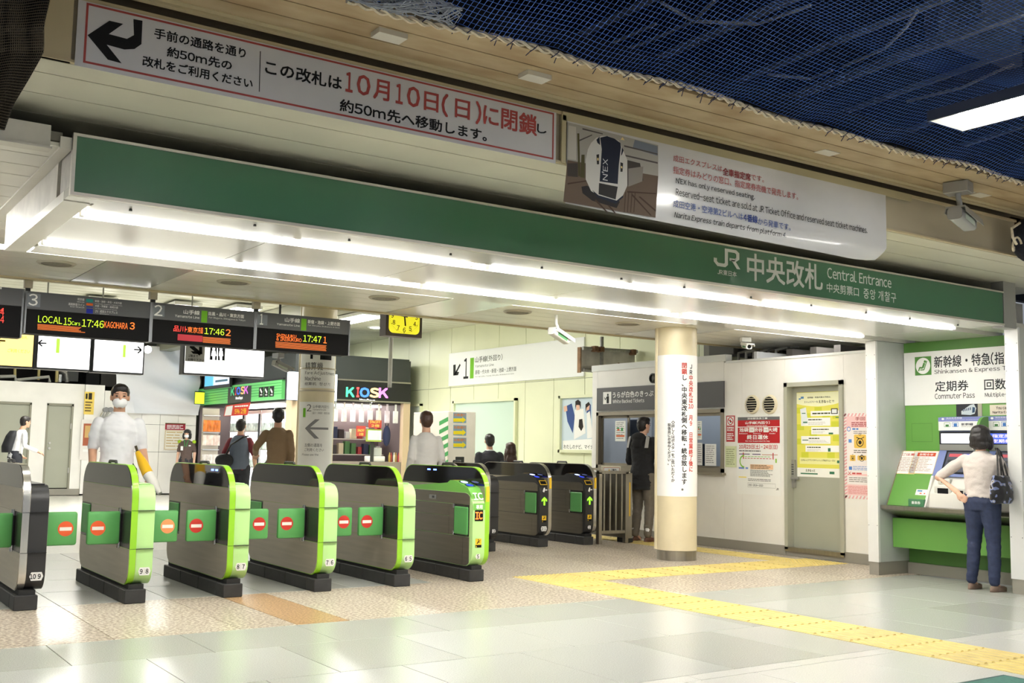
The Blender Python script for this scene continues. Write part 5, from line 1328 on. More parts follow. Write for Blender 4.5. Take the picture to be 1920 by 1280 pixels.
machine(6.05, .485, 'blue grey ticket machine at right, blue display, half behind the near pillar', False)
t = thing('divider_fin', 'rounded green divider between the two ticket machines', 'divider', (TX-.2, 6.09, 1.1))
MB().prism([(TX-.002, 1.10), (TX-.002, 1.72)]+[(TX-.17-.14*math.cos(a)+.05, 1.45+.26*math.sin(a)) for a in [math.pi/2-math.pi/2*k/8 for k in range(9)]][::1]+[(TX-.28, 1.10)], 6.04, 6.07, 'y').build('fin', tg, t)
settle(t.children[0], t.location.z)
# ------------------------------------------------------------------ departure boards
DY = 10.35
D = YP(DY)
bgrey = M('board_grey', (104, 105, 108), .6, spec=.2); bdark = M('board_dark', (20, 19, 20), .6, spec=.15); num_bg = M('board_number_ground', (122, 128, 136), .5)
led_y = glow((190, 235, 40), .42, 'led_yellow_green'); led_o = glow((255, 120, 40), .42, 'led_orange'); led_r = glow((235, 60, 50), .5, 'led_red'); led_b = glow((190, 96, 30), .26, 'led_amber_band')
ybar = flat((120, 190, 50))
def dtext(mb, t, bl, tl, br, d=.0015, bold=0.): xtext(D, mb, t, bl, tl, br, d, bold)
def board(label, a, b, top=2.545, mid=2.385, bot=2.165):
    x0, x1 = D.uv((a, 600))[0], D.uv((b, 600))[0]
    t = thing('departure_board', label, 'departure board', ((x0+x1)/2, DY, bot), 'hanging platform departure boards')
    MB().box(x0, x1, DY, DY+.18, mid, top, .004).build('header_panel', bgrey, t)
    MB().box(x0, x1, DY+.004, DY+.18, bot, mid, .004).build('display_panel', bdark, t)
    for xs_ in (x0, x1): MB().box(xs_-.008, xs_+.007, DY-.004, DY+.18, bot, top).build('side_trim', M('board_trim', (120, 122, 126), .35, .6), t)
    for x in (x0+.02,):
        MB().box(x-.02, x+.02, DY+.06, DY+.10, top, 2.72).build('hanger', darkg, t)
        MB().box(x-.035, x+.035, DY+.05, DY+.11, 2.58, 2.68).build('bracket', M('bracket_cream', (206, 196, 172), .5), t)
    return t, x0, x1
def num(t, s, a, b):
    D.rect(MB(), a, b, .0006).build('number_ground', num_bg, t, clean=False)
t4, *_ = board('departure board cut off by the left edge with two red 4s', -90, 41, 2.56, 2.40, 2.12)
mb = MB(); dtext(mb, '4', (0, 584), (0, 578), (6, 586), .006); dtext(mb, '4', (0, 592+13), (0, 592), (7, 606), .006); dtext(mb, '4', (0, 591), (0, 577), (7, 592), .006); mb.build('led_text', led_r, t4, clean=False)
mb = MB(); D.rect(mb, (0, 538), (3, 542), .001); mb.build('lettering', WHITE, t4, clean=False)
t3, *_ = board('departure board for platform 3 with yellow green and orange lit text', 47, 282)
num(t3, '3', (51, 549), (75, 576))
mb = MB(); dtext(mb, '3', (53, 572), (53, 550), (70, 574), .002, .01); dtext(mb, '埼京線', (145, 563), (145, 558), (158, 564)); dtext(mb, 'Saikyo Line', (144, 567), (144, 564), (158, 568)); dtext(mb, '湘南新宿ライン', (128, 572), (128, 567), (158, 575)); dtext(mb, 'Shonan-Shinjuku Line', (131, 576), (131, 573), (158, 579))
dtext(mb, '新宿・池袋・赤羽・大宮方面', (178, 566), (178, 562), (228, 571)); dtext(mb, 'for Shinjuku, Ikebukuro, Akabane & Omiya', (178, 570), (178, 568), (229, 575)); dtext(mb, '大宮・宇都宮・高崎方面', (178, 575), (178, 571), (221, 579)); dtext(mb, 'for Omiya, Utsunomiya & Takasaki', (178, 579), (178, 577), (219, 583)); dtext(mb, '成田エクスプレス', (187, 586), (187, 581), (220, 589)); dtext(mb, 'Narita Express', (187, 589), (187, 587), (204, 591))
dtext(mb, '✈', (178, 586), (178, 581), (184, 587)); mb.build('lettering', WHITE, t3, clean=False)
for c, a, b in (((48, 150, 146), (162, 560), (174, 567)), ((236, 110, 50), (162, 568), (174, 573)), ((38, 50, 160), (162, 574), (174, 577)), ((38, 50, 160), (162, 578), (174, 588))):
    D.rect(MB(), a, b, .0012).build('line_colour', flat(c), t3, clean=False)
mb = MB(); dtext(mb, 'LOCAL', (71, 604), (71, 591), (116, 610), .004); dtext(mb, '15', (119, 609), (119, 595), (133, 611), .004); dtext(mb, 'Cars', (134, 609), (134, 602), (150, 611), .004); dtext(mb, '17:46', (153, 612), (153, 598), (194, 615), .004); mb.build('led_text', led_y, t3, clean=False)
mb = MB(); dtext(mb, 'KAGOHARA', (195, 614), (195, 602), (239, 617), .004); dtext(mb, '3', (243, 617), (243, 604), (252, 618), .004, .01); mb.build('led_text', led_o, t3, clean=False)
mb = MB()
for k in range(5):
    (a, v), (c, _) = D.uv((70, 607+2.2*k)), D.uv((152+ (10 if k == 4 else 0), 612)); D.urect(mb, a, v-.008, c-.01*(k % 3), v-.001, .006)
mb.build('led_band', led_b, t3, clean=False)
t2, *_ = board('departure board for platform 2 with a red and orange lit band', 285, 478)
num(t2, '2', (286, 571), (308, 594))
mb = MB(); dtext(mb, '2', (289, 591), (289, 571), (304, 593), .002, .01); dtext(mb, '山手線', (344, 588), (344, 580), (374, 592), bold=.02); dtext(mb, 'Yamanote Line', (328, 594), (328, 589), (374, 598), bold=.01); dtext(mb, '目黒・品川・東京方面', (391, 591), (391, 584), (457, 598), bold=.02); dtext(mb, 'for Meguro, Shinagawa & Tokyo', (391, 597), (391, 593), (460, 604)); mb.build('lettering', WHITE, t2, clean=False)
D.rect(MB(), (378, 582), (388, 605), .0012).build('line_colour', ybar, t2, clean=False)
mb = MB(); dtext(mb, '品川', (325, 621), (325, 610), (347, 624), .004); dtext(mb, '・', (347, 619), (347, 616), (350, 620), .006); mb.build('led_text', led_r, t2, clean=False)
mb = MB(); dtext(mb, '東京', (351, 623), (351, 612), (370, 626), .004); dtext(mb, '方面', (371, 625), (371, 613), (380, 627), .004); dtext(mb, '2', (423, 629), (423, 617), (432, 631), .004, .01); mb.build('led_text', led_o, t2, clean=False)
mb = MB(); dtext(mb, '17:46', (383, 626), (383, 614), (420, 629), .004); mb.build('led_text', led_y, t2, clean=False)
mb = MB(); D.rect(mb, (333, 626), (379, 641), .006); mb.build('led_band', glow((160, 22, 38), .22), t2, clean=False)
mb = MB()
for k in range(5):
    (a, v), (c, _) = D.uv((380, 631+2.3*k)), D.uv((432-(k % 2), 640)); D.urect(mb, a, v-.009, c, v-.001, .006)
mb.build('led_band', led_b, t2, clean=False)
t1, *_ = board('departure board for platform 1, rightmost, with orange two-line lit text', 481, 656)
num(t1, '1', (483, 589), (501, 610))
mb = MB(); dtext(mb, '1', (487, 608), (487, 588), (493, 608), .002, .01); dtext(mb, '山手線', (534, 603), (534, 595), (562, 607), bold=.02); dtext(mb, 'Yamanote Line', (519, 609), (519, 605), (562, 614), bold=.01); dtext(mb, '新宿・池袋・上野方面', (577, 606), (577, 599), (637, 613), bold=.02); dtext(mb, 'for Shinjuku, Ikebukuro & Ueno', (577, 611), (577, 608), (637, 618)); mb.build('lettering', WHITE, t1, clean=False)
D.rect(MB(), (565, 597), (574, 620), .0012).build('line_colour', ybar, t1, clean=False)
mb = MB(); dtext(mb, 'SHINJUKU', (518, 631), (518, 625), (555, 635), .004); dtext(mb, '& IKEBUKURO', (518, 638), (518, 631), (565, 642), .004); dtext(mb, '1', (606, 643), (606, 631), (612, 644), .004, .01); mb.build('led_text', led_o, t1, clean=False)
mb = MB(); dtext(mb, '17:47', (568, 640), (568, 628), (602, 643), .004); mb.build('led_text', led_y, t1, clean=False)
mb = MB()
for k in range(5):
    (a, v), (c, _) = D.uv((516, 640+2.4*k)), D.uv((612-(k % 2), 640)); D.urect(mb, a, v-.009, c, v-.001, .006)
mb.build('led_band', led_b, t1, clean=False)

# ------------------------------------------------------------------ back-lit direction signs behind the boards
LY_ = 13.0
LP = YP(LY_)
def litsign(name, label, a, b, zt, zb, col, s, cuts=()):
    x0, x1 = LP.uv((a, 680))[0], LP.uv((b, 680))[0]
    t = thing(name, label, 'sign', ((x0+x1)/2, LY_, zb), 'back-lit signs behind the departure boards')
    MB().box(x0, x1, LY_, LY_+.14, zb, zt).build('housing', M('lit_sign_housing', (90, 90, 92), .4, .5), t)
    LP.urect(MB(), x0+.02, zb+.02, x1-.015, zt-.02, .002).build('lit_face', glow(col, s), t, clean=False)
    MB().cyl((x0+.1, LY_+.07, zt), (x0+.1, LY_+.07, 3.72), .009).build('rod', M('pale_rod', (196, 196, 190), .5), t)
    return t
ty = litsign('lit_yellow_sign', 'bright yellow back-lit sign at the left edge under the boards', -110, 63, 2.42, 2.015, (255, 222, 130), .6)
mb = MB(); LP.line(mb, (-6, 638), (10, 639), .018, .004); LP.line(mb, (-6, 638), (0, 633), .018, .004); LP.line(mb, (-6, 638), (0, 643), .018, .004); mb.build('arrow', flat((120, 100, 40)), ty, clean=False)
mb = MB(); xtext(LP, mb, 'ご利用ください', (14, 660), (14, 653), (56, 661), .004); xtext(LP, mb, '中央改札', (22, 634), (22, 628), (52, 636), .004); mb.build('lettering', glow((226, 180, 70), .4), ty, clean=False)
tw = litsign('lit_arrow_sign', 'bright white back-lit sign with thin arrow pointing left', 66, 170, 2.42, 2.015, (255, 255, 255), .8)
mb = MB(); LP.line(mb, (72, 643), (87, 643.5), .016, .004); LP.line(mb, (72, 643), (79, 637), .016, .004); LP.line(mb, (72, 643), (79, 649), .016, .004); mb.build('arrow', flat((60, 60, 70)), tw, clean=False)
LP.rect(MB(), (106, 634), (111, 662), .004).build('line_colour', glow((180, 225, 80), .4), tw, clean=False)
tw = litsign('lit_arrow_sign', 'bright white back-lit sign with thin arrow pointing right', 172, 270, 2.42, 2.01, (255, 255, 255), .8)
mb = MB(); LP.line(mb, (251, 655), (265, 656), .016, .004); LP.line(mb, (265, 656), (258, 649.5), .016, .004); LP.line(mb, (265, 656), (258, 662), .016, .004); mb.build('arrow', flat((60, 60, 60)), tw, clean=False)
LP.rect(MB(), (231, 646), (235, 670), .004).build('line_colour', glow((180, 225, 80), .4), tw, clean=False)
ts = litsign('toilet_sign', 'white back-lit toilet sign with black arrow down to the right', 343, 497, 2.42, 2.045, (255, 255, 252), .7)
LP.rect(MB(), (348, 646), (383, 679), .0045).build('arrow_ground', flat((206, 206, 204)), ts, clean=False)
mb = MB(); LP.line(mb, (357, 648), (376, 664), .045, .006); LP.flat(mb, [(379, 646), (379, 664), (362, 663), (357, 658), (373, 659), (373, 645)], .006); xtext(LP, mb, '1階まで', (353, 669), (353, 664), (371, 670), .006); xtext(LP, mb, 'お降り下さい', (352, 676), (352, 671), (382, 678), .006)
mb.build('arrow', BLACK, ts, clean=False)
LP.rect(MB(), (394, 650), (421, 676), .0045).build('pictogram_ground', flat((52, 52, 54)), ts, clean=False)
mb = MB()
for cx, fem in ((400.5, 1), (414, 0)):
    (u, v) = LP.uv((cx, 654)); LP.disc(mb, u, v, .018, .006, 12)
    LP.flat(mb, [(cx-3, 657), (cx+3, 657.3), (cx+(5 if fem else 4), 667), (cx+2.5, 667), (cx+2, 675), (cx-2, 675), (cx-2.5, 667), (cx-(5 if fem else 4), 667)], .006)
LP.line(mb, (407.3, 652), (407.3, 675), .012, .006); mb.build('people_pictogram', glow((255, 255, 255), .8), ts, clean=False)

# ------------------------------------------------------------------ clock
CY = 10.9
C_ = YP(CY)
(cx0, _), (cx1, cz0) = C_.uv((724, 600)), C_.uv((791, 634))
S = cx1-cx0; cz1 = cz0+S
ck = thing('hall_clock', 'square yellow-faced clock in a brown case under the ceiling edge', 'clock', ((cx0+cx1)/2, CY, cz0))
MB().box(cx0, cx1, CY, CY+.16, cz0, cz1, .004).build('case', M('clock_case', (92, 82, 76), .4, .3), ck)
cc = (cx0+cx1)/2; cw = (cz0+cz1)/2; r = S/2-.035
C_.flat(MB(), rrect(cc-r, cw-r, cc+r, cw+r, .06, 5), .001, px=False).build('face', glow((240, 230, 50), .26), ck, clean=False)
mb = MB()
for k in range(12):
    a = math.radians(90-30*(k+1)); s = str(k+1); hw = .016*len(s)
    x, z = cc+r*.78*math.cos(a), cw+r*.78*math.sin(a); C_.utext(mb, s, x-hw, z-.026, x+hw, z+.026, .002, .02)
    C_.disc(mb, cc+r*.95*math.cos(a), cw+r*.95*math.sin(a), .006, .002, 8)
for k in range(60): C_.disc(mb, cc+r*.95*math.cos(math.radians(6*k)), cw+r*.95*math.sin(math.radians(6*k)), .003, .002, 6)
mb.build('numerals', BLACK, ck, clean=False)
mb = MB()
for ang, L, wd in ((-83, .55, .018), (173, .80, .014)):
    a = math.radians(ang); C_.line(mb, (cc-.1*r*math.cos(a)*2, cw-.1*r*math.sin(a)*2), (cc+L*r*math.cos(a), cw+L*r*math.sin(a)), wd, .003, px=False)
mb.build('hands', BLACK, ck, clean=False)
MB().cyl((cc, CY+.08, cz1), (cc, CY+.08, 3.7), .025).build('hanger', WHITE, ck)
q = ony(733, 640, 13.5)
MB().cyl((q.x, 13.5, 2.05), (q.x, 13.5, 3.7), .03).build('hanging_pole', M('white_pole', (236, 236, 232), .4)); tag(bpy.data.objects['hanging_pole'], 'slim white pole hanging from the ceiling below the clock', 'pole')

# ------------------------------------------------------------------ sign and poster frames on the cream wall
WP = XP(WX-.001)
ws = thing('platform_sign', 'long white sign with black arrow and big 1 on the cream wall', 'sign', onx(970, 720, WX))
(u0, v1), (u1, v0) = WP.uv((844.5, 663)), WP.uv((1097, 705)); 
WP.ubox(MB(), u0, v0, u1, v1, 0, .03).build('board', M('wall_sign_white', (244, 247, 245), .35), ws)
WS = XP(WX-.031)
mb = MB(); xtext(WS, mb, '1', (869, 710), (869, 672), (878, 709), .002, .004); WS.line(mb, (863, 683), (853, 702), .05, .002); WS.flat(mb, [(850, 684), (854.5, 683), (854.5, 697), (861, 697), (859, 703), (850, 704)], .002); mb.build('arrow_and_number', flat((40, 42, 40)), ws, clean=False)
WS.rect(MB(), (882, 671), (888, 709), .002).build('line_colour', ybar, ws, clean=False)
mb = MB(); xtext(WS, mb, '山手線(外回り)', (891, 680), (891, 669), (942, 677)); xtext(WS, mb, 'Yamanote Line', (891, 689), (891, 684), (926, 687), bold=0); xtext(WS, mb, '原宿・代々木・新宿・池袋・上野方面', (891, 702), (891, 694), (968, 698), bold=.008); xtext(WS, mb, 'for Harajuku, Yoyogi, Shinjuku, Ikebukuro & Ueno', (891, 708), (891, 705), (964, 703), bold=0); mb.build('lettering', flat((86, 92, 84)), ws, clean=False)
crf = M('poster_frame_cream', (228, 232, 196), .4)
def wframe(name, label, a, b, col):
    (u0, v1), (u1, v0) = WP.uv(a), WP.uv(b)
    t = thing(name, label, 'poster case', WP.p((u0+u1)/2, v0))
    WP.ubox(MB(), u0, v0, u1, v0+.05, 0, .06); mb = MB()
    for q in ((u0, v0, u1, v0+.05), (u0, v1-.05, u1, v1), (u0, v0, u0+.05, v1), (u1-.05, v0, u1, v1)): WP.ubox(mb, *q, 0, .06)
    mb.build('frame', crf, t); WP.ubox(MB(), u0+.05, v0+.05, u1-.05, v1-.05, 0, .01).build('back_sheet', M('case_%02x%02x%02x' % col, col, .25), t)
    return t, u0, v0, u1, v1
wframe('poster_case', 'empty cream framed poster case with pale green sheet on the cream wall', (853, 752), (969, 872), (200, 222, 206))
wframe('poster_case', 'narrow cream framed case left of the white arrow cabinet', (766, 758), (790, 872), (226, 236, 226))
t, u0, v0, u1, v1 = wframe('advert_case', 'cream framed advert with three people in blue and white left of the office', (1052, 742), (1150, 850), (206, 222, 232))
A = XP(WX-.012)
def ad(rgb, polys, nm='advert_picture', d=.001):
    mb = MB()
    for p in polys: A.flat(mb, p, d)
    mb.build(nm, flat(rgb), t, clean=False)
ad((246, 246, 242), [[(1055, 826), (1148, 820), (1148, 846), (1055, 848)]])
ad((60, 84, 140), [[(1060, 762), (1072, 756), (1078, 780), (1074, 812), (1064, 790)], [(1100, 760), (1108, 758), (1108, 800), (1100, 780)]])
ad((240, 240, 236), [[(1078, 768), (1094, 766), (1098, 812), (1076, 824)], [(1100, 775), (1106, 770), (1112, 820), (1101, 822)]], d=.0015)
ad((226, 184, 160), [[(1057, 762), (1063, 760), (1064, 770), (1058, 772)], [(1080, 756), (1087, 755), (1087, 768), (1081, 769)], [(1099, 762), (1106, 758), (1105, 768), (1100, 770)]], d=.002)
ad((40, 34, 32), [[(1079, 752), (1084, 749), (1089, 753), (1089, 766), (1087, 759), (1081, 759), (1079, 768)], [(1098, 758), (1104, 753), (1107, 758), (1100, 764), (1098, 774)], [(1086, 786), (1092, 785), (1094, 800), (1090, 808), (1085, 800)]], d=.0025)
mb = MB(); xtext(A, mb, 'わたしのナビ、マイナビ', (1057, 841), (1057, 833), (1118, 837), .002, .01); mb.build('lettering', flat((70, 74, 70)), t, clean=False)
# scaffold board and pipes above the office
sc_ = thing('scaffold_panel', 'weathered grey scaffold panel with rusty clamps above the ticket office', 'scaffold', (11, 13.2, 2.5))
SY = 13.2; SPn = YP(SY)
(a, b), (c, d) = SPn.uv((1089, 650)), SPn.uv((1240, 700)); c = 11.36; zt_ = 2.80; zb_ = 2.44
MB().box(a, c, SY, SY+.04, zb_, zt_).build('panel', M('weathered_panel', (196, 192, 186), .7, noise=(5, .2)), sc_)
MB().box(a-.02, a, SY-.02, SY+.06, zb_-.02, zt_+.02).build('edge_timber', M('rusty_edge', (140, 108, 78), .8, noise=(12, .3)), sc_)
pipem = M('scaffold_pipe', (150, 148, 144), .45, .4, noise=(20, .2))
MB().tube([(a, SY-.05, zt_), (c, SY-.05, zt_+.02)], .03, 10).build('pipe', pipem, sc_); MB().tube([(a+.02, SY-.05, zb_+.02), (a+.35, SY-.05, zb_+.02)], .03, 10).build('pipe', pipem, sc_)
xq = SPn.uv((1120, 660))[0]; MB().tube([(xq, SY-.11, 2.3), (xq, SY-.11, 3.0)], .03, 10).build('pipe', pipem, sc_)
rust = M('rusty_clamp', (116, 84, 60), .8)
for x, z in ((xq, zt_), (xq-.12, zt_), (c-.12, zt_)): MB().box(x-.04, x+.04, SY-.14, SY-.03, z-.045, z+.045, .01).build('clamp', rust, sc_)
MB().box(xq+.42, xq+.45, SY-.01, SY, zb_, 2.62).build('strap', rust, sc_)
for i, px in enumerate((1205, 1214, 1222)):
    q = ony(px, 650, 13.4); tag(MB().cyl((q.x, 13.4, 2.45), (q.x, 13.4, 3.72), .033).build('vertical_pipe', M('pale_pipe', (206, 206, 200), .4)), ['pale vertical pipe above the office, left of three', 'pale vertical pipe above the office, middle of three', 'pale vertical pipe above the office nearest the column'][i], 'pipe', 'pipes above the ticket office')
duct = thing('roof_services', 'grey ducts and bent pipes in the dark gap above the office wall', 'services', (11, 9.6, 2.6))
for i, (px, py, w_, h_, c) in enumerate(((1352, 650, .5, .24, (120, 118, 114)), (1395, 655, .3, .2, (60, 60, 62)), (1330, 655, .25, .3, (160, 158, 150)), (1440, 660, .5, .16, (70, 66, 62)))):
    q = onx(px, py, 11.0+.1*i); MB().box(q.x, q.x+.3, q.y-w_/2, q.y+w_/2, q.z-h_/2, q.z+h_/2, .01).build('duct', flat(c), duct)
for i in range(6):
    q = onx(1385+14*i, 662-1.2*i, 10.9); MB().tube([(q.x, q.y, q.z-.15), (q.x, q.y, q.z), (q.x+.1, q.y-.12, q.z+.04), (q.x+.1, q.y-.3, q.z+.04)], .02, 8).build('bent_pipe', M('pale_pipe', (206, 206, 200), .4) if i % 2 else pipem, duct)
for i in range(3):
    q = onx(1480+45*i, 665, 10.6); MB().box(q.x, q.x+.8, q.y-.05, q.y+.05, 2.40, 2.55).build('joist', M('void_joist', (96, 92, 88), .7), duct)

# ------------------------------------------------------------------ square column with signs in the hall
kx, ky = 6.30, 14.25; kr = .25
hc = thing('hall_column', 'cream round column carrying fare adjustment signs behind the gates', 'column', (kx, ky, 0))
MB().lathe([(kr, 0), (kr, 3.7)], (kx, ky, 0), 32).build('shaft', M('cream_column', (226, 214, 182), .4), hc)
MB().cyl((kx-.83*.245, ky+.56*.245, 0), (kx-.83*.245, ky+.56*.245, 3.7), .03).build('pipe_casing', M('cream_column', (226, 214, 182), .4), hc)
for z in (1.985, 2.30): MB().lathe([(kr+.004, -.012), (kr+.008, 0), (kr+.004, .012)], (kx, ky, z), 32).build('band', M('column_band', (190, 180, 160), .4, .4), hc)
def wrap(nm, label, z0, z1, mat):
    base = math.atan2(-ky, -kx); vs = []; n = 16
    o = MB(); pts = [base-1.2+2.4*k/n for k in range(n+1)]
    o.add([(kx+(kr+.004)*math.cos(t), ky+(kr+.004)*math.sin(t), z) for z in (z0, z1) for t in pts], [(k, k+1, k+n+2, k+n+1) for k in range(n)], True)
    return tag(o.build(nm, mat, clean=False), label, 'sign')
def wtext(par, rows, mat, rr=kr+.006):
    base = math.atan2(-ky, -kx); mb = MB()
    for s, a0, a1, z0, z1, b in rows:
        vs, fs, A_, B_, C0, E0 = glyphs(s)
        mb.add([(kx+rr*math.cos(base+a0+(a1-a0)*(x-A_)/(B_-A_)), ky+rr*math.sin(base+a0+(a1-a0)*(x-A_)/(B_-A_)), z0+(z1-z0)*(y-C0)/(E0-C0)) for x, y in vs], fs)
    mb.build('lettering', mat, par, clean=False)
def kz(py): return CAMP.z+(ray(595, py)*15.05).z
s1 = wrap('fare_adjustment_sign', 'white fare adjustment sign wrapped on the upper hall column', kz(727), kz(660), M('wrap_white', (240, 240, 236), .5))
wtext(s1, [('精算機', -.75, .28, kz(693), kz(678), 1), ('Fare Adjustment', -.75, 1.15, kz(703), kz(695), 0), ('Machine', -.75, .18, kz(713), kz(705), 0), ('结算机  정산기', -.75, .75, kz(722), kz(716), 0)], flat((70, 70, 70)))
bk = MB(); base = math.atan2(-ky, -kx)
for a0, a1, z0, z1 in ((-.45, -.3, 663, 672), (.1, .8, 663, 673)):
    for i in range(8):
        b0, b1 = a0+(a1-a0)*i/8, a0+(a1-a0)*(i+1)/8
        bk.add([(kx+(kr+.006)*math.cos(base+a), ky+(kr+.006)*math.sin(base+a), kz(z)) for a, z in ((b0, z1), (b1, z1), (b1, z0), (b0, z0))], [(0, 1, 2, 3)])
bk.build('pictogram', BLACK, s1, clean=False)
s2 = wrap('platform_column_sign', 'white sign with grey left arrow and figure 2 lower on the hall column', .7, kz(753), M('wrap_white', (240, 240, 236), .5))
wtext(s2, [('2', -.55, -.28, kz(771), kz(758), 0), ('山手線(内回り)', -.2, .75, kz(765), kz(759), 0), ('Yamanote Line', -.2, .55, kz(769), kz(766), 0), ('品川・浜松町・東京方面', -.2, .8, kz(776), kz(772), 0), ('左側の通路を', -.6, .4, kz(838), kz(831), 0), ('ご利用ください', -.6, .5, kz(846), kz(840), 0), ('Please use the', -.75, .2, kz(854), kz(850), 0)], flat((90, 90, 92)))
ar = MB()
def cyl_poly(pts):
    (p, q, r, s_) = pts          # left edge p-s_, right edge q-r: strips that follow the curve
    for i in range(10):
        f0, f1 = i/10, (i+1)/10
        L = lambda a, b, f: (a[0]+(b[0]-a[0])*f, a[1]+(b[1]-a[1])*f)
        ar.add([(kx+(kr+.007)*math.cos(base+a), ky+(kr+.007)*math.sin(base+a), kz(z)) for a, z in (L(p, q, f0), L(p, q, f1), L(s_, r, f1), L(s_, r, f0))], [(0, 1, 2, 3)])
cyl_poly([(-.62, 803), (-.05, 786), (.2, 786), (-.36, 803)]); cyl_poly([(-.62, 803), (-.05, 822), (.2, 822), (-.36, 803)]); cyl_poly([(-.5, 801), (.75, 801), (.75, 805), (-.5, 805)]); ar.build('arrow', flat((140, 140, 142)), s2, clean=False)
gb_ = MB(); gb_.add([(kx+(kr+.006)*math.cos(base+a), ky+(kr+.006)*math.sin(base+a), kz(z)) for a, z in ((-.8, 782), (-.62, 782), (-.62, 765), (-.8, 765))], [(0, 1, 2, 3)]); gb_.build('line_colour', ybar, s2, clean=False)

# white cabinet with arrow stickers
wb = thing('white_cabinet', 'tall off-white cabinet with green stripes and three yellow arrow stickers', 'cabinet', (9.5, 15.9, 0))
MB().box(9.24, 9.79, 15.5, 16.7, 0, 1.83, .01).build('body', M('cabinet_offwhite', (224, 218, 206), .5, noise=(4, .05)), wb)
WB = YP(15.499)
for k in range(3):
    a, b = (850, 773+23.5*k), (874, 793+23.5*k)
    WB.rect(MB(), a, b, .001).build('sticker', flat((130, 160, 176)), wb, clean=False)
    mb = MB(); WB.flat(mb, [(850, 784+23.5*k), (867, 784+23.5*k), (867, 781+23.5*k), (873.5, 787+23.5*k), (867, 793+23.5*k), (867, 790.5+23.5*k), (850, 790.5+23.5*k)], .002); mb.build('arrow', flat((236, 214, 40)), wb, clean=False)
    mb = MB(); xtext(WB, mb, '右側通行', (851, 780+23.5*k), (851, 774.5+23.5*k), (873, 780.5+23.5*k), .002, .02); mb.build('lettering', flat((206, 130, 60)), wb, clean=False)
mb = MB(); WB.rect(mb, (854, 856), (870, 870), .001); mb.build('recess', flat((56, 58, 56)), wb, clean=False)
WL = XP(9.239)
mb = MB()
for k in range(7):
    y = 790+16*k; WL.flat(mb, [(823.5, y), (840.5, y-9), (840.5, y-1), (823.5, y+8)], .001) if k % 1 == 0 else None
mb.build('stripes', flat((70, 152, 86)), wb, clean=False)

# ------------------------------------------------------------------ kiosk
KY, KX0, KX1, KYB = 20.3, 8.46, 11.12, 26.2
kd = M('kiosk_charcoal', (58, 62, 62), .4); kb = M('kiosk_black', (24, 25, 27), .35)
ks = thing('kiosk', 'dark kiosk shop with coloured lit name boards on both faces', 'kiosk', (9.8, 23, 0))
MB().box(KX0+.05, KX1, KY+.05, KYB, 2.60, 3.10).build('upper_box', kd, ks)
MB().box(KX0+.3, KX1, KY-.02, KY+.1, 2.60, 3.06).build('upper_front', kd, ks)
MB().box(KX0, KX1, KY-.05, KY+.15, 2.18, 2.57).build('front_fascia', kb, ks)
for z_ in (2.57, 2.15): MB().box(KX0, KX1, KY-.06, KY+.16, z_, z_+.03).build('fascia_trim', steel, ks)
MB().box(KX0-.05, KX0+.1, KY+.5, KYB, 2.16, 2.55).build('side_fascia', M('kiosk_green', (104, 196, 112), .4, emit=.1), ks)
MB().box(KX0-.06, KX0+.1, KY+.4, KYB, 2.55, 2.59).build('side_trim', kb, ks)
MB().box(KX0, KX1, KYB-.1, KYB, 0, 2.2).box(KX1-.1, KX1, KY+.1, KYB, 0, 2.2).box(KX0+.8, KX1-.1, KY+1.2, KY+1.25, 0, 2.12).build('rear_wall', M('kiosk_rear', (120, 108, 112), .5), ks)
MB().box(KX0+.1, KX1, KY+.1, KYB, 2.12, 2.16).build('ceiling_panel', M('kiosk_ceiling', (60, 56, 58), .5), ks)
MB().box(KX0-.02, KX0+.55, KY-.02, KY+.3, 0, 2.16).build('corner_pier', M('kiosk_beige', (214, 190, 160), .5), ks)
MB().box(KX1-.16, KX1, KY-.04, KY+.1, 0, 2.16).build('end_pier', M('kiosk_beige', (214, 190, 160), .5), ks)
MB().box(KX0+.55, KX1-.16, KY, KY+.5, 0, .90, .01).build('counter', M('kiosk_counter', (150, 140, 130), .4), ks)
for z, y in ((2.08, KY+.9),):
    MB().box(KX0+.7, KX1-.2, y, y+.25, z, z+.03).build('lamp', glow((255, 248, 236), 5), ks)
MB().box(KX0+.55, KX0+.75, KY+2, KYB-.4, 2.06, 2.10).build('lamp', glow((255, 248, 236), 5), ks)
KP = YP(KY-.051); KL = XP(KX0-.051)
def kiosk_word(P, x0, x1, y0, y1, s, dy):
    cols = ((60, 200, 130), (236, 70, 70), (60, 110, 236), (246, 190, 120), (226, 110, 226))
    xs = ((0, .19), (.255, .30), (.33, .55), (.57, .78), (.79, 1.))
    for ch, c, (a, b) in zip('KIOSK', cols, xs):
        mb = MB(); xa, xb = x0+(x1-x0)*a, x0+(x1-x0)*b
        ya = y1+dy*a
        xtext(P, mb, ch, (xa, ya), (xa, ya-(y1-y0)), (xb, y1+dy*b), .003, .05)
        mb.build('name_letter', glow(c, s), ks, clean=False)
kiosk_word(KP, 649, 727, 726, 743, .8, 2)
mb = MB(); xtext(KP, mb, 'NewDays', (674, 754), (674, 747), (703, 755), .003, .02); mb.build('name_letter', glow((255, 255, 255), .8), ks, clean=False)
KL.rect(MB(), (428, 727), (470.5, 753), .002).build('name_panel', kb, ks, clean=False)
kiosk_word(KL, 433, 465, 727.5, 741, .16, -4)
mb = MB(); xtext(KL, mb, 'NewDays', (442, 750), (442, 744), (455, 749), .004, .03); mb.build('name_letter', glow((255, 255, 255), .3), ks, clean=False)
mb = MB()
for k in range(5): KL.line(mb, (384, 733+5*k), (428, 728.5+5*k-.4*k), .012, .001); KL.line(mb, (471, 723+5*k), (528, 717+5*k), .012, .001)
mb.build('fascia_lines', flat((70, 150, 84)), ks, clean=False)
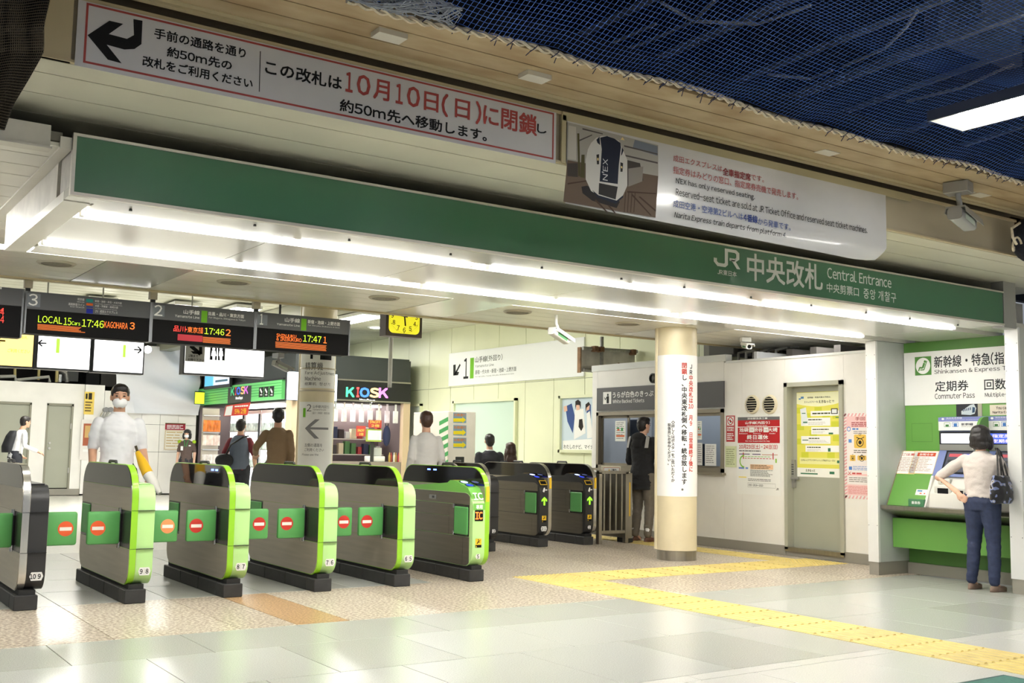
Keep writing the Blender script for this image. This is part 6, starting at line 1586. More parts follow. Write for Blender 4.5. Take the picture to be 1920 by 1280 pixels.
for x in (486, 495.5, 505.5):
    KL.rect(MB(), (x, 726-(x-486)*.1), (x+8, 744-(x-486)*.05), .002).build('icon_panel', flat((40, 48, 44)), ks, clean=False)
    mb = MB(); KL.line(mb, (x+2, 729), (x+5.5, 736), .05, .004); KL.line(mb, (x+2, 740), (x+6, 740), .02, .004); mb.build('icon', WHITE, ks, clean=False)
# drinks coolers behind the open left face
for k in range(4):
    y0 = 20.9+1.0*k
    t = thing('drinks_cooler', 'lit drinks cooler in the kiosk, %s' % ['nearest the corner pier', 'second from the corner pier', 'third from the corner pier', 'farthest from the corner pier'][k], 'cooler', (8.85, y0+.5, 0), 'lit coolers in the kiosk')
    MB().box(8.80, 9.2, y0, y0+.95, .02, 1.98).build('cabinet', M('cooler_white', (244, 244, 246), .4), t)
    MB().box(8.79, 8.80, y0+.06, y0+.89, .3, 1.9).build('lit_glass', glow((240, 244, 255), .7), t)
    for z in (.7, 1.1, 1.5):
        MB().box(8.77, 8.80, y0+.04, y0+.91, z, z+.02).build('shelf', alu, t)
        mb = MB()
        for j in range(8): mb.cyl((8.78, y0+.12+.1*j, z+.02), (8.78, y0+.12+.1*j, z+.2), .03, .02, 8)
        mb.build('drinks', M('drinks_mix', (190, 200, 190), .3, noise=(5, .6)), t, kind='stuff')
    MB().box(8.76, 8.79, y0+.02, y0+.05, .3, 1.9).build('door_edge', darkg, t)
# red promotion board hanging
t = thing('promo_board', 'tilted red and white promotion board hanging over the kiosk coolers', 'board', onx(445, 768, 8.40))
PB = XP(8.38); PB.flat(MB(), [(424, 760), (470, 754), (464, 778), (419, 780)], 0).build('board', flat((214, 70, 60)), t, clean=False)
mb = MB(); PB.flat(mb, [(425, 762), (437, 760), (434, 778), (421, 779)], .003); mb.build('white_field', WHITE, t, clean=False)
mb = MB(); xtext(PB, mb, '5% 2倍', (440, 776), (440, 766), (462, 773), .004, .03); mb.build('lettering', flat((250, 200, 60)), t, clean=False)
mb = MB(); PB.greek(mb, *PB.uv((440, 764)), *PB.uv((467, 758)), 1, .004, .6); mb.build('lettering', WHITE, t, clean=False)
# snack rack at the far end of the left face
ORD = ['first', 'second', 'third', 'fourth', 'fifth', 'sixth', 'seventh', 'eighth', 'ninth', 'tenth', 'eleventh', 'twelfth']
rk = thing('snack_rack', 'rack of hanging snack packets at the far end of the kiosk', 'rack', (8.3, 25.5, 0))
RYk = 24.9
ra_, rb2 = ony(381, 800, RYk).x, ony(412, 800, RYk).x
MB().box(ra_, rb2, RYk+.06, RYk+.1, .3, 2.05).build('back_board', M('rack_beige', (206, 196, 178), .5), rk)
for z in (1.75, 1.35, .95): MB().box(ra_, rb2, RYk-.02, RYk+.06, z+.12, z+.14).build('hook_bar', alu, rk)
pk = None; n_ = 0
for row, (z, c) in enumerate(((1.52, (226, 120, 36)), (1.20, (236, 206, 190)), (.78, (220, 210, 200)))):
    for k in range(5):
        x = ra_+(rb2-ra_)*(k+.5)/5
        mb = MB(); mb.grid(lambda u, v: (x+(u-.5)*.095, RYk-.03-.03*math.sin(math.pi*u)*math.sin(math.pi*v), z-.02+.27*v-.03*row*v), 6, 6); mb.box(x-.047, x+.047, RYk-.028, RYk-.02, z-.02, z+.25-.03*row)
        t = tag(mb.build('snack_packet', M('packet_%d%d' % (row, k % 2), tuple(min(255, v_+(0 if k % 2 else 14)) for v_ in c), .3, noise=(9, .25))), ORD[k]+[' orange snack packet from the left, hanging in the top row of the rack', ' pale red snack packet from the left, hanging in the middle row of the rack', ' cream snack packet from the left, hanging in the bottom row of the rack'][row], 'packet', ['orange packets in the top row', 'packets in the middle row', 'packets in the bottom row'][row])
# goods in the front opening
CN = {(236, 236, 240): 'white', (190, 60, 70): 'red', (60, 70, 110): 'navy', (240, 226, 200): 'cream', (90, 140, 90): 'green', (70, 60, 70): 'dark'}
rnd = random.Random(11)
for k in range(9):
    x = KX0+.75+.2*k
    mb = MB().box(x-.06, x+.06, KY+.02, KY+.05, 1.72, 1.98, .008).box(x-.02, x+.02, KY+.02, KY+.04, 1.98, 2.12)
    tag(mb.build('hanging_packet', M('pack_%d' % (k % 4), ((240, 240, 244), (230, 236, 240), (244, 230, 226), (236, 220, 236))[k % 4], .3, noise=(8, .2))), '%s pale packet from the left, hanging in the kiosk front opening' % ORD[k], 'packet', 'packets hanging in the kiosk front')
for r_i, z in enumerate((1.05, 1.38)):
    MB().box(KX0+.6, KX1-.2, KY+.75, KY+1.0, z-.02, z).build('goods_shelf', M('kiosk_inner', (236, 232, 228), .5), ks)
    for k in range(12):
        x = KX0+.72+.148*k; h = rnd.uniform(.15, .28); w_ = rnd.uniform(.045, .065)
        c = rnd.choice(((236, 236, 240), (190, 60, 70), (60, 70, 110), (240, 226, 200), (90, 140, 90), (70, 60, 70)))
        o = MB().box(x-w_, x+w_, KY+.78, KY+.9, z, z+h, .006).build('goods_pack', M('goods_%02x%02x%02x' % c, c, .35))
        tag(o, '%s pack, %s from the left on the %s goods shelf in the kiosk' % (CN[c], ORD[k], ('lower', 'upper')[r_i]), 'pack', 'packs on the kiosk %s shelf' % ('lower', 'upper')[r_i])
t = thing('register_screen', 'small register screen with yellow green frame on the kiosk counter', 'screen', (0, KY, 1)); t.location = ony(703, 816, KY+.02)
q0, q1 = KP.uv((690, 804)), KP.uv((717, 828))
MB().box(q0[0], q1[0], KY+.0, KY+.04, q1[1], q0[1]).build('frame', flat((170, 190, 80)), t); KP.rect(MB(), (692, 806.5), (714.5, 825), .0-.048).build('screen', flat((226, 240, 244)), t, clean=False)
YP(KY-.002).rect(MB(), (692, 806.5), (714.5, 825), .0).build('screen', glow((226, 240, 244), .3), t, clean=False)
MB().box((q0[0]+q1[0])/2-.03, (q0[0]+q1[0])/2+.03, KY+.05, KY+.1, .90, q1[1]).build('stand', darkg, t)
for i, (a, b) in enumerate((((668, 798), (685, 818)), ((691, 787), (715, 802)))):
    t = thing('price_card', ['red and white price card in the kiosk front, left one', 'red and white price card above the register screen'][i], 'card', ony(a[0], b[1], KY))
    P = YP(KY-.01); P.box(MB(), a, b, 0, .006).build('card', flat((206, 84, 76)), t)
    mb = MB(); xtext(P, mb, '5%OFF', (a[0]+2, b[1]-9), (a[0]+2, b[1]-14), (b[0]-2, b[1]-9), .008, .03); xtext(P, mb, '2倍', (a[0]+5, b[1]-2), (a[0]+5, b[1]-7), (b[0]-4, b[1]-2), .008, .03); mb.build('lettering', flat((250, 214, 110)), t, clean=False)
t = thing('cash_register', 'white cash register on the kiosk counter', 'register', (10.45, KY+.2, .90))
MB().box(10.28, 10.62, KY+.08, KY+.4, .90, 1.02, .02).build('base', WHITE, t); MB().box(10.34, 10.56, KY+.12, KY+.2, 1.02, 1.2, .02).build('display', M('register_grey', (206, 210, 210), .4), t)
t = thing('kiosk_bag', 'dark blue bag hanging at the right end of the kiosk front', 'bag', ony(727, 815, KY))
q = ony(727, 815, KY); MB().ball((q.x, KY+.05, 1.45), (.09, .06, .22), 12, 10).build('bag', M('navy_cloth', (44, 50, 84), .8), t); MB().tube([(q.x-.03, KY+.05, 1.65), (q.x, KY+.05, 1.95), (q.x+.03, KY+.05, 1.65)], .01).build('strap', BLACK, t)
# bottles at counter end
for k in range(6):
    x = 10.74+.055*k
    mb = MB(); mb.lathe([(0, 0), (.024, 0), (.024, .13), (.01, .17), (.01, .2), (0, .2)], (x, KY+.12+.03*(k % 2), .90), 10)
    tag(mb.build('small_bottle', M('bottle_%d' % (k % 3), ((200, 170, 90), (190, 80, 80), (230, 226, 210))[k % 3], .2)), '%s small bottle from the left at the right end of the kiosk counter' % ORD[k], 'bottle', 'bottles on the kiosk counter')
# screens
t = thing('blue_screen', 'blue and white monitor hung above the kiosk left face', 'monitor', onx(407, 703, 8.3))
P = XP(8.32); P.box(MB(), (384, 684), (431, 725), -.05, 0).build('case', kb, t); P.rect(MB(), (385.5, 684), (401, 722.5), .002).build('screen', glow((90, 176, 226), .35), t, clean=False); P.rect(MB(), (401, 684), (429.5, 719), .002).build('screen', glow((206, 216, 246), .35), t, clean=False)
mb = MB(); P.rect(mb, (409, 690), (413, 696), .004); P.rect(mb, (409, 698), (413, 704), .004); P.rect(mb, (404, 713), (427, 714), .004); mb.build('screen_graphics', flat((110, 150, 170)), t, clean=False)
for i, (a, b, yy, lb_) in enumerate((((538, 695), (560, 751), 20.18, 'bright bluish screen just left of the hall column'), ((616, 700), (632, 753), 20.18, 'bright bluish screen edge just right of the hall column'))):
    P = YP(yy); t = thing('lit_screen', lb_, 'monitor', ony((a[0]+b[0])/2, b[1], yy))
    P.box(MB(), a, b, -.06, 0).build('case', kb, t); P.rect(MB(), (a[0]+1, a[1]+1), (b[0]-1, b[1]-1), .002).build('screen', glow((222, 240, 255), .35), t, clean=False)
t = thing('lime_sign', 'small glowing lime sign at the far end of the kiosk', 'sign', ony(373, 745, 25.4))
P = YP(25.4); P.box(MB(), (366, 733), (383, 758), -.05, 0).build('case', kb, t); P.rect(MB(), (366, 735), (382.5, 757), .002).build('lit_face', glow((214, 236, 50), .4), t, clean=False)

# ------------------------------------------------------------------ far end: posters, ducts
FPp = YP(25.93)
def fposter(name, label, a, b, bg): return poster(name, label, 'poster', FPp, a, b, bg, .01)
t, Q, *B = fposter('yellow_notice', 'tall yellow notice on the hoarding left of the walking man', (159, 734), (175, 777), (240, 210, 96))
R2(Q, t, (50, 44, 36), [rel(*B, .1, .68, .3, .92), rel(*B, .4, .66, .75, .95)], .002); mb = MB(); Q.greek(mb, *rel(*B, .1, .1, .85, .6), 4, .002, .5); mb.build('lettering', flat((120, 100, 60)), t, clean=False)
t, Q, *B = fposter('food_poster', 'framed poster with red picture at lower left on the hoarding', (153, 786), (184, 862), (230, 226, 220))
R2(Q, t, (170, 96, 70), [rel(*B, .12, .35, .75, .9)], .002); R2(Q, t, (206, 170, 110), [rel(*B, .2, .55, .5, .85)], .003); R2(Q, t, (140, 40, 40), [rel(*B, .45, .45, .62, .7)], .004); R2(Q, t, (240, 240, 236), [rel(*B, .15, .2, .7, .26)], .003)
t, Q, *B = fposter('red_head_notice', 'white notice with dark red heading beside the shop clerk', (309, 792), (346, 844), (240, 236, 224))
R2(Q, t, (160, 40, 60), [rel(*B, .02, .74, .98, .95)], .002); R2(Q, t, (90, 60, 30), [rel(*B, .02, .95, .98, .99)], .002); mb = MB(); Q.greek(mb, *rel(*B, .1, .77, .9, .93), 3, .003, .5); mb.build('lettering', WHITE, t, clean=False); mb = MB(); Q.greek(mb, *rel(*B, .1, .1, .9, .7), 6, .003, .3); Q.frame(mb, *rel(*B, .03, .02, .97, .72), .012, .002); mb.build('lettering', flat((200, 170, 110)), t, clean=False)
t = thing('twin_loudspeaker', 'pair of round grey floodlight heads on the hoarding behind the walking man', 'floodlight', ony(200, 768, 25.8))
for px in (197, 206):
    q = ony(px, 768, 25.7); MB().cyl((q.x, 25.6, q.z), (q.x, 25.75, q.z), .06, .05, 14).build('head', M('flood_grey', (130, 130, 132), .5), t); MB().tube([(q.x, 25.75, q.z), (q.x-.1, 25.9, q.z-.3)], .03, 8).build('arm', alu, t)
pv = thing('pipe_run', 'grey and silver pipes in the dark gap above the far left partition', 'pipes', (3.5, 26.6, 2.5))
PV = 26.5
def pp(*pts): return [ony(px, py, PV) for px, py in pts]
for pts, r_, m_ in (([(-20, 686), (60, 688), (112, 692), (124, 700), (126, 716)], .05, pipem), ([(85, 672), (108, 684), (124, 698)], .045, M('foil_duct', (210, 210, 206), .25, .8, noise=(20, .3))), ([(108, 668), (106, 716)], .035, M('yellowish_pipe', (206, 190, 130), .5)), ([(0, 706), (28, 705), (30, 716)], .04, M('pale_pipe', (206, 206, 200), .4)), ([(32, 712), (92, 706), (93, 716)], .035, M('pale_pipe', (206, 206, 200), .4)), ([(68, 670), (66, 690)], .04, M('pale_pipe', (206, 206, 200), .4)), ([(28, 688), (28, 706)], .03, M('yellowish_pipe', (206, 190, 130), .5)), ([(73, 692), (72, 712)], .03, M('yellowish_pipe', (206, 190, 130), .5)), ([(113, 702), (112, 716)], .04, M('foil_duct', (210, 210, 206), .25, .8))):
    MB().tube(pp(*pts), r_, 8).build('pipe', m_, pv)
for a, b, c in (((110, 672), (141, 716), (110, 112, 112)), ((158, 676), (183, 722), (40, 40, 42)), ((183, 676), (212, 726), (96, 94, 92)), ((155, 674), (162, 690), (180, 180, 176)), ((168, 674), (182, 690), (180, 180, 176))):
    YP(27.2).box(MB(), a, b, 0, .3).build('cabinet', flat(c), pv)
# ------------------------------------------------------------------ people
from mathutils import noise as mnoise
def soft(mb, vox, wr=0., wsc=9., it=2, seed=0):
    """fuse overlapping closed shapes into one continuous skin"""
    me = bpy.data.meshes.new('tmp'); me.from_pydata(mb.v, [], mb.f); me.update()
    bm = bmesh.new(); bm.from_mesh(me); bmesh.ops.remove_doubles(bm, verts=bm.verts, dist=1e-5); bmesh.ops.recalc_face_normals(bm, faces=bm.faces); bm.to_mesh(me); bm.free()
    o = bpy.data.objects.new('tmp', me); WORK.collection.objects.link(o)
    m = o.modifiers.new('r', 'REMESH'); m.mode = 'VOXEL'; m.voxel_size = vox; m.use_smooth_shade = True
    s = o.modifiers.new('s', 'SMOOTH'); s.factor = .5; s.iterations = it
    r = bpy.data.meshes.new_from_object(work_eval(o))
    bpy.data.objects.remove(o); bpy.data.meshes.remove(me)
    if wr:
        n = len(r.vertices); co = [0.]*(3*n); no = [0.]*(3*n)
        r.vertices.foreach_get('co', co); r.vertex_normals.foreach_get('vector', no)
        for q in range(0, 3*n, 3):
            x, y, z = co[q]*wsc, co[q+1]*wsc, co[q+2]*wsc
            k = (mnoise.noise(Vector((x+seed, y, z*1.7)))+.5*mnoise.noise(Vector((x*2.1, y*2.1+seed, z*3.2))))*wr
            co[q] += no[q]*k; co[q+1] += no[q+1]*k; co[q+2] += no[q+2]*k
        r.vertices.foreach_set('co', co); r.update()
    r.polygons.foreach_set('use_smooth', [True]*len(r.polygons))
    return r
def limb(mb, pts, rs, n=12):
    """tapering limb with rounded joints"""
    mb.tube(pts, rs, n)
    for p, r in zip(pts, rs): mb.ball(p, r, n, 8)
def ring_body(mb, rings, n=20):
    """closed body of elliptical rings (x, y, z, rx, ry)"""
    vs = []
    for (x, y, z, rx, ry) in rings: vs += [(x+rx*math.cos(2*math.pi*k/n), y+ry*math.sin(2*math.pi*k/n), z) for k in range(n)]
    fs = []
    for i in range(len(rings)-1): fs += [(i*n+k, i*n+(k+1) % n, (i+1)*n+(k+1) % n, (i+1)*n+k) for k in range(n)]
    fs += [tuple(range(n-1, -1, -1)), tuple(range(len(vs)-n, len(vs)))]
    mb.add(vs, fs, True)
def hand(mb, wrist, d, palm_n, s=1., curl=.5):
    """palm, four unequal bent fingers, thumb from the side"""
    w = Vector(wrist); d = Vector(d).normalized(); nrm = Vector(palm_n); nrm = (nrm-d*nrm.dot(d)).normalized(); sd = d.cross(nrm)
    limb(mb, [w, w+d*.035*s, w+d*.075*s], [.022*s, .026*s, .026*s], 10)
    for k, (off, L) in enumerate(((-.030, .068), (-.010, .078), (.010, .074), (.029, .058))):
        b = w+d*.075*s+sd*off*s
        p1 = b+d*L*.45*s+nrm*.012*curl*s; p2 = p1+(d*(1-.5*curl)+nrm*curl).normalized()*L*.3*s; p3 = p2+(d*(1-curl)+nrm*(.4+curl)).normalized()*L*.25*s
        limb(mb, [b, p1, p2, p3], [.0095*s, .009*s, .0082*s, .007*s], 8)
    t0 = w+d*.025*s-sd*.022*s; limb(mb, [t0, t0+d*.028*s-sd*.022*s+nrm*.008*s, t0+d*.055*s-sd*.024*s+nrm*.018*s], [.012*s, .010*s, .008*s], 8)
SKIN = M('skin', (222, 176, 150), .5, noise=(14, .04)); SKIN2 = M('skin_tan', (206, 158, 130), .5, noise=(14, .04))
HAIR = M('hair_black', (30, 25, 24), .38, bump=(60, .5), aniso=(1, 1, .08)); HAIRB = M('hair_brown', (70, 46, 36), .4, bump=(60, .5), aniso=(1, 1, .08))
EYE = M('eye_dark', (24, 20, 18), .2)
def person(name, label, loc, rz, H, top, legs_c, shoes, arms, stance, hair='short', haircol=None, skin=None, sleeve='short', vox=.010, hem=.86, jacket=0., lean=0., collar=None, mask=False, female=False, head_turn=0., group=None, wr=.006, build=1.):
    skin = skin or SKIN; haircol = haircol or HAIR
    k = H/1.70
    t = thing(name, label, 'person', loc, group, rz)
    S = lambda p: (p[0]*k, p[1]*k, p[2]*k)
    ly = lambda z: lean*max(0, z-.95)                 # forward lean of the trunk
    sw_ = (.152 if female else .172)*build
    hw = (.155 if female else .15)*build
    # legs: hip, knee, ankle, toe direction
    L = []
    for i, (kn, an) in enumerate(stance):
        sx = -1 if i == 0 else 1
        L.append([(sx*.085, 0, .90), kn, an])
    # arms: shoulder, elbow, wrist
    A = []
    for i, (el, wr_) in enumerate(arms):
        sx = -1 if i == 0 else 1
        A.append([(sx*sw_, ly(1.35), 1.352), el, wr_])
    b = MB()
    ring_body(b, [S((0, ly(z), z))+(rx*k, ry*k) for z, rx, ry in ((.86, hw*.9, .10), (.95, hw, .11), (1.05, hw*.84, .095), (1.16, hw*.92, .10), (1.28, .150*build, .108), (1.36, .140*build, .092), (1.41, .080, .07))])
    for pts in L: limb(b, [S(p) for p in pts], [.085*k, .052*k, .036*k], 12); 
    for pts in A: limb(b, [S(p) for p in pts], [.046*k, .041*k, .029*k], 12)
    limb(b, [S((0, ly(1.38)-.005, 1.39)), S((0, ly(1.5)+.012, 1.50))], [.056*k, .050*k], 12)
    hx, hy, hz = 0, ly(1.6)+.018, 1.59
    hd = Matrix.Translation(Vector(S((hx, hy, hz)))) @ Matrix.Rotation(head_turn, 4, 'Z')
    def hb(c, r, n=14, m=10): b.ball((0, 0, 0), (1, 1, 1), n, m, hd @ Matrix.Translation(Vector(c)*k) @ Matrix.Diagonal((r[0]*k, r[1]*k, r[2]*k, 1)))
    hb((0, 0, .015), (.073, .092, .092), 18, 12); hb((0, .028, -.045), (.054, .060, .066)); hb((0, .062, -.092), (.026, .022, .02)); hb((0, .094, -.022), (.011, .017, .017), 8, 6); hb((0, .086, -.005), (.009, .010, .028), 8, 6)
    for sx in (-1, 1): hb((sx*.076, -.006, -.012), (.010, .022, .032), 10, 8)
    hb((0, .081, -.062), (.022, .010, .006), 8, 6); hb((0, .080, -.072), (.018, .010, .006), 8, 6)
    for i, pts in enumerate(A):
        e, w = Vector(S(pts[1])), Vector(S(pts[2])); d = (w-e).normalized()
        hand(b, w, (arms_dir[i] if arms_dir and arms_dir[i] else d), (0, 1, -.2) if abs(d.y) < .8 else (0, 0, -1), k)
    for i, (kn, an) in enumerate(stance):
        limb(b, [S(an), S((an[0], an[1]+.10, an[2]-.06))], [.034*k, .026*k], 10)
    me = soft(b, vox*.75, 0, it=1); me.materials.append(skin)
    o = bpy.data.objects.new('body', me); COL.objects.link(o); o.parent = t
    # face marks
    f = MB(); 
    for sx in (-1, 1): f.ball((0, 0, 0), (1, 1, 1), 8, 6, hd @ Matrix.Translation(Vector((sx*.031, .0835, .0))*k) @ Matrix.Diagonal((.013*k, .006*k, .006*k, 1)))
    f.build('eyes', EYE, t, local=True)
    f = MB()
    for sx in (-1, 1): f.ball((0, 0, 0), (1, 1, 1), 8, 6, hd @ Matrix.Translation(Vector((sx*.032, .087, .021))*k) @ Matrix.Diagonal((.019*k, .005*k, .003*k, 1)))
    f.build('eyebrows', haircol, t, local=True)
    if not mask:
        f = MB(); f.ball((0, 0, 0), (1, 1, 1), 8, 6, hd @ Matrix.Translation(Vector((0, .089, -.067))*k) @ Matrix.Diagonal((.021*k, .004*k, .003*k, 1))); f.build('lips', M('lips', (180, 96, 90), .5), t, local=True)
    else:
        f = MB(); f.ball((0, 0, 0), (1, 1, 1), 16, 10, hd @ Matrix.Translation(Vector((0, .042, -.058))*k) @ Matrix.Diagonal((.064*k, .068*k, .052*k, 1))); f.build('face_mask', M('mask_white', (244, 244, 246), .6), t, local=True)
    # hair
    h = MB()
    def hh(c, r, n=18, m=12): h.ball((0, 0, 0), (1, 1, 1), n, m, hd @ Matrix.Translation(Vector(c)*k) @ Matrix.Diagonal((r[0]*k, r[1]*k, r[2]*k, 1)))
    hh((0, -.010, .032), (.083, .096, .088)); hh((0, .035, .068), (.068, .060, .045)); hh((0, -.035, .0), (.078, .070, .085))
    if hair == 'short': hh((0, -.045, -.045), (.062, .045, .05)); 
    if hair == 'bob':
        hh((0, -.03, -.02), (.110, .098, .098)); hh((0, -.035, -.085), (.112, .086, .060)); hh((-.085, .015, -.06), (.030, .06, .085)); hh((.085, .015, -.06), (.030, .06, .085)); hh((0, -.02, .04), (.098, .10, .085)); hh((0, .05, .05), (.07, .05, .05))
    if hair == 'long':
        hh((0, -.03, -.05), (.092, .08, .10)); hh((0, -.055, -.17), (.095, .06, .12)); hh((-.075, .01, -.12), (.03, .045, .14)); hh((.075, .01, -.12), (.03, .045, .14))
    me = soft(h, .009, .003, 30, 4, 3); me.materials.append(haircol); o = bpy.data.objects.new('hair', me); COL.objects.link(o); o.parent = t
    # trousers / skirt
    p = MB()
    ring_body(p, [S((0, 0, z))+(rx*k, ry*k) for z, rx, ry in ((.82, hw*.99, .112), (.90, hw*1.06, .128), (.97, hw*1.02, .118), (1.03, hw*.94, .106))])
    for pts in L:
        hp, kn, an = [Vector(S(q)) for q in pts]
        limb(p, [hp, hp.lerp(kn, .5), kn, kn.lerp(an, .55), an+Vector((0, 0, .02*k))], [.103*k*build**.5, .090*k, .072*k, .064*k, .055*k], 14)
    me = soft(p, vox, wr*.9, 13, 2, 5); me.materials.append(legs_c); o = bpy.data.objects.new('trousers', me); COL.objects.link(o); o.parent = t
    # top
    c = MB(); j = jacket
    ring_body(c, [S((0, ly(z), z))+((rx+j)*k, (ry+j)*k) for z, rx, ry in ((hem, hw*1.07, .125), (.95, hw*1.05, .125), (1.05, hw*.93, .112), (1.16, hw*.99, .116), (1.28, .162*build, .122), (1.345, .160*build, .106), (1.385, .128*build, .09), (1.415, .090, .076), (1.438, .068, .064))], 24)
    for pts in A:
        s0, e0, w0 = [Vector(S(q)) for q in pts]
        if sleeve == 'long': limb(c, [s0, s0.lerp(e0, .5), e0, e0.lerp(w0, .6), e0.lerp(w0, .92)], [(.053+j)*k, (.051+j)*k, (.046+j)*k, (.040+j)*k, (.036+j)*k], 14)
        elif sleeve == 'short': limb(c, [s0, s0.lerp(e0, .5), s0.lerp(e0, .85)], [.054*k, .055*k, .056*k], 14)
        elif sleeve == 'half': limb(c, [s0, s0.lerp(e0, .5), e0.lerp(s0, .08)], [.053*k, .060*k, .050*k], 14)
    me = soft(c, vox, wr, 11, 5, 1); me.materials.append(top); o = bpy.data.objects.new('jacket' if j > .01 else 'shirt', me); COL.objects.link(o); o.parent = t
    if collar is not None:
        f = MB(); f.lathe([(.074*k, 1.408*k), (.066*k, 1.448*k), (.060*k, 1.45*k)], (0, ly(1.44)*k+.0, 0), 20); f.build('collar', collar, t, local=True)
    # shoes
    for i, (kn, an) in enumerate(stance):
        f = MB(); a = Vector(S(an)); 
        z0 = a.z-.085*k
        rot = toes[i]
        m = Matrix.Translation((a.x, a.y, z0)) @ Matrix.Rotation(rot, 4, 'Z')
        f.ball((0, 0, 0), (1, 1, 1), 14, 8, m @ Matrix.Translation((0, .015*k, .036*k)) @ Matrix.Diagonal((.040*k, .075*k, .036*k, 1))); f.ball((0, 0, 0), (1, 1, 1), 14, 8, m @ Matrix.Translation((0, .095*k, .030*k)) @ Matrix.Diagonal((.044*k, .095*k, .028*k, 1)))
        f.add([m @ Vector((.044*k*math.cos(q)*(1 if math.sin(q) > 0 else .9), .06*k+.13*k*math.sin(q), z)) for z in (.0, .022*k) for q in [2*math.pi*w_/18 for w_ in range(18)]], [tuple(range(17, -1, -1)), tuple(range(18, 36))]+[(w_, (w_+1) % 18, (w_+1) % 18+18, w_+18) for w_ in range(18)])
        me = soft(f, .008, 0, it=1); me.materials.append(shoes); o = bpy.data.objects.new('shoe', me); COL.objects.link(o); o.parent = t
        zz_ = min(v.co.z for v in me.vertices)
    return t
arms_dir = None; toes = (0, 0)
def skinchild(par, nm, mb, mat, vox=.01, wr=0.):
    me = soft(mb, vox, wr); me.materials.append(mat); o = bpy.data.objects.new(nm, me); COL.objects.link(o); o.parent = par; return o
ST = [((-.09, .02, .49), (-.095, -.01, .09)), ((.09, .02, .49), (.095, -.01, .09))]
WALK = [((-.085, .12, .50), (-.09, .16, .09)), ((.085, .04, .49), (.09, -.26, .13))]
HANG = [((-.205, -.03, 1.12), (-.215, .06, .87)), ((.205, -.03, 1.12), (.215, .06, .87))]

# woman at the ticket machine: left hand on her hip, right hand on the screen
toes = (.05, -.1); arms_dir = ((.75, -.25, -.55), None)
wo = person('person', 'woman with black bob, grey short-sleeved top and blue jeans at the ticket machine', (9.20, 5.80, 0), math.radians(-88), 1.50,
    M('grey_beige_knit', (206, 196, 190), .8, bump=(70, .25)), M('blue_denim', (42, 52, 82), .75, noise=(26, .14), bump=(90, .15)), M('shoe_taupe', (130, 108, 94), .7),
    [((-.46, -.05, 1.15), (-.215, -.10, 1.0)), ((.215, .12, 1.13), (.17, .26, 1.19))],
    [((-.112, .03, .49), (-.13, -.01, .085)), ((.10, .03, .49), (.125, -.02, .085))], 'bob', HAIR, SKIN, 'half', .0085, hem=.955, female=True, wr=.006, build=1.2)
k_ = 1.5/1.7
arms_dir = None
MB().lathe([(.030*k_, -.008), (.033*k_, 0), (.030*k_, .008)], (-.245*k_, -.09*k_, 1.02*k_), 16).build('watch', M('watch_white', (236, 236, 240), .3), wo, local=True)
hg = tag(None or thing('handbag', 'black patterned handbag hanging from the right shoulder of the woman', 'bag', (9.12, 5.57, .92)), 'black patterned handbag hanging from the right shoulder of the woman', 'bag')
BAGM = M('bag_pattern', (26, 25, 30), .45)
_nt = BAGM.node_tree; _b = _nt.nodes['Principled BSDF']; _tx = _nt.nodes.new('ShaderNodeTexCoord'); _v = _nt.nodes.new('ShaderNodeTexNoise'); _v.inputs['Scale'].default_value = 14; _v.inputs['Detail'].default_value = 1
_r = _nt.nodes.new('ShaderNodeValToRGB'); _r.color_ramp.interpolation = 'CONSTANT'; _r.color_ramp.elements[0].color = (.012, .011, .014, 1); _r.color_ramp.elements[1].position = .56; _r.color_ramp.elements[1].color = (.18, .22, .42, 1); _e = _r.color_ramp.elements.new(.62); _e.color = (.5, .46, .40, 1); _e = _r.color_ramp.elements.new(.66); _e.color = (.012, .011, .014, 1)
_nt.links.new(_tx.outputs['Object'], _v.inputs['Vector']); _nt.links.new(_v.outputs['Fac'], _r.inputs['Fac']); _nt.links.new(_r.outputs['Color'], _b.inputs['Base Color'])
bg = MB(); bx, by = 9.09, 5.54
ring_body(bg, [(bx, by, .80, .13, .05), (bx, by, .84, .155, .07), (bx, by, .95, .15, .06), (bx, by, 1.03, .13, .04), (bx, by, 1.05, .12, .03)], 18)
me = soft(bg, .012, .006, 14); me.transform(Matrix.Translation((-9.12, -5.57, -.92))); me.materials.append(BAGM); o = bpy.data.objects.new('bag_body', me); COL.objects.link(o); o.parent = hg
for dx in (-.05, .05):
    MB().tube([(bx+dx, by+.0, 1.04), (bx+dx*.6+.03, by+.03, 1.16), (9.19+dx*.3, 5.622, 1.275), (9.20+dx*.3, 5.645, 1.293), (9.23+dx*.3, 5.63, 1.26), (bx+dx+.06, by+.0, 1.04)], .008, 8).build('strap', M('strap_black', (28, 24, 24), .5), hg)

# man at the ticket office window
toes = (.25, -.25)
q = onx(1203, 900, 9.72)
mn = person('person', 'man in black hooded jacket, grey-brown trousers and brown shoes at the office window', (9.74, q.y, 0), math.radians(-78), 1.68,
    M('black_fleece', (34, 34, 36), .9, bump=(50, .2)), M('grey_brown_twill', (112, 104, 92), .8, noise=(20, .06)), M('brown_leather', (92, 56, 40), .45),
    [((-.26, .05, 1.10), (-.17, .25, 1.04)), ((.26, .06, 1.10), (.16, .26, 1.05))],
    [((-.105, .03, .49), (-.125, .0, .088)), ((.105, .02, .49), (.12, -.04, .088))], 'short', HAIR, SKIN, 'long', .0085, hem=.70, jacket=.022, collar=WHITE, head_turn=-.25, wr=.007)
k_ = 1.68/1.7
hd_ = MB(); hd_.ball((0, -.10, 1.40), (.115, .07, .07), 16, 10); hd_.ball((0, -.125, 1.33), (.085, .05, .08), 16, 10); skinchild(mn, 'hood', hd_, M('black_fleece', (34, 34, 36), .9), .01, .004)
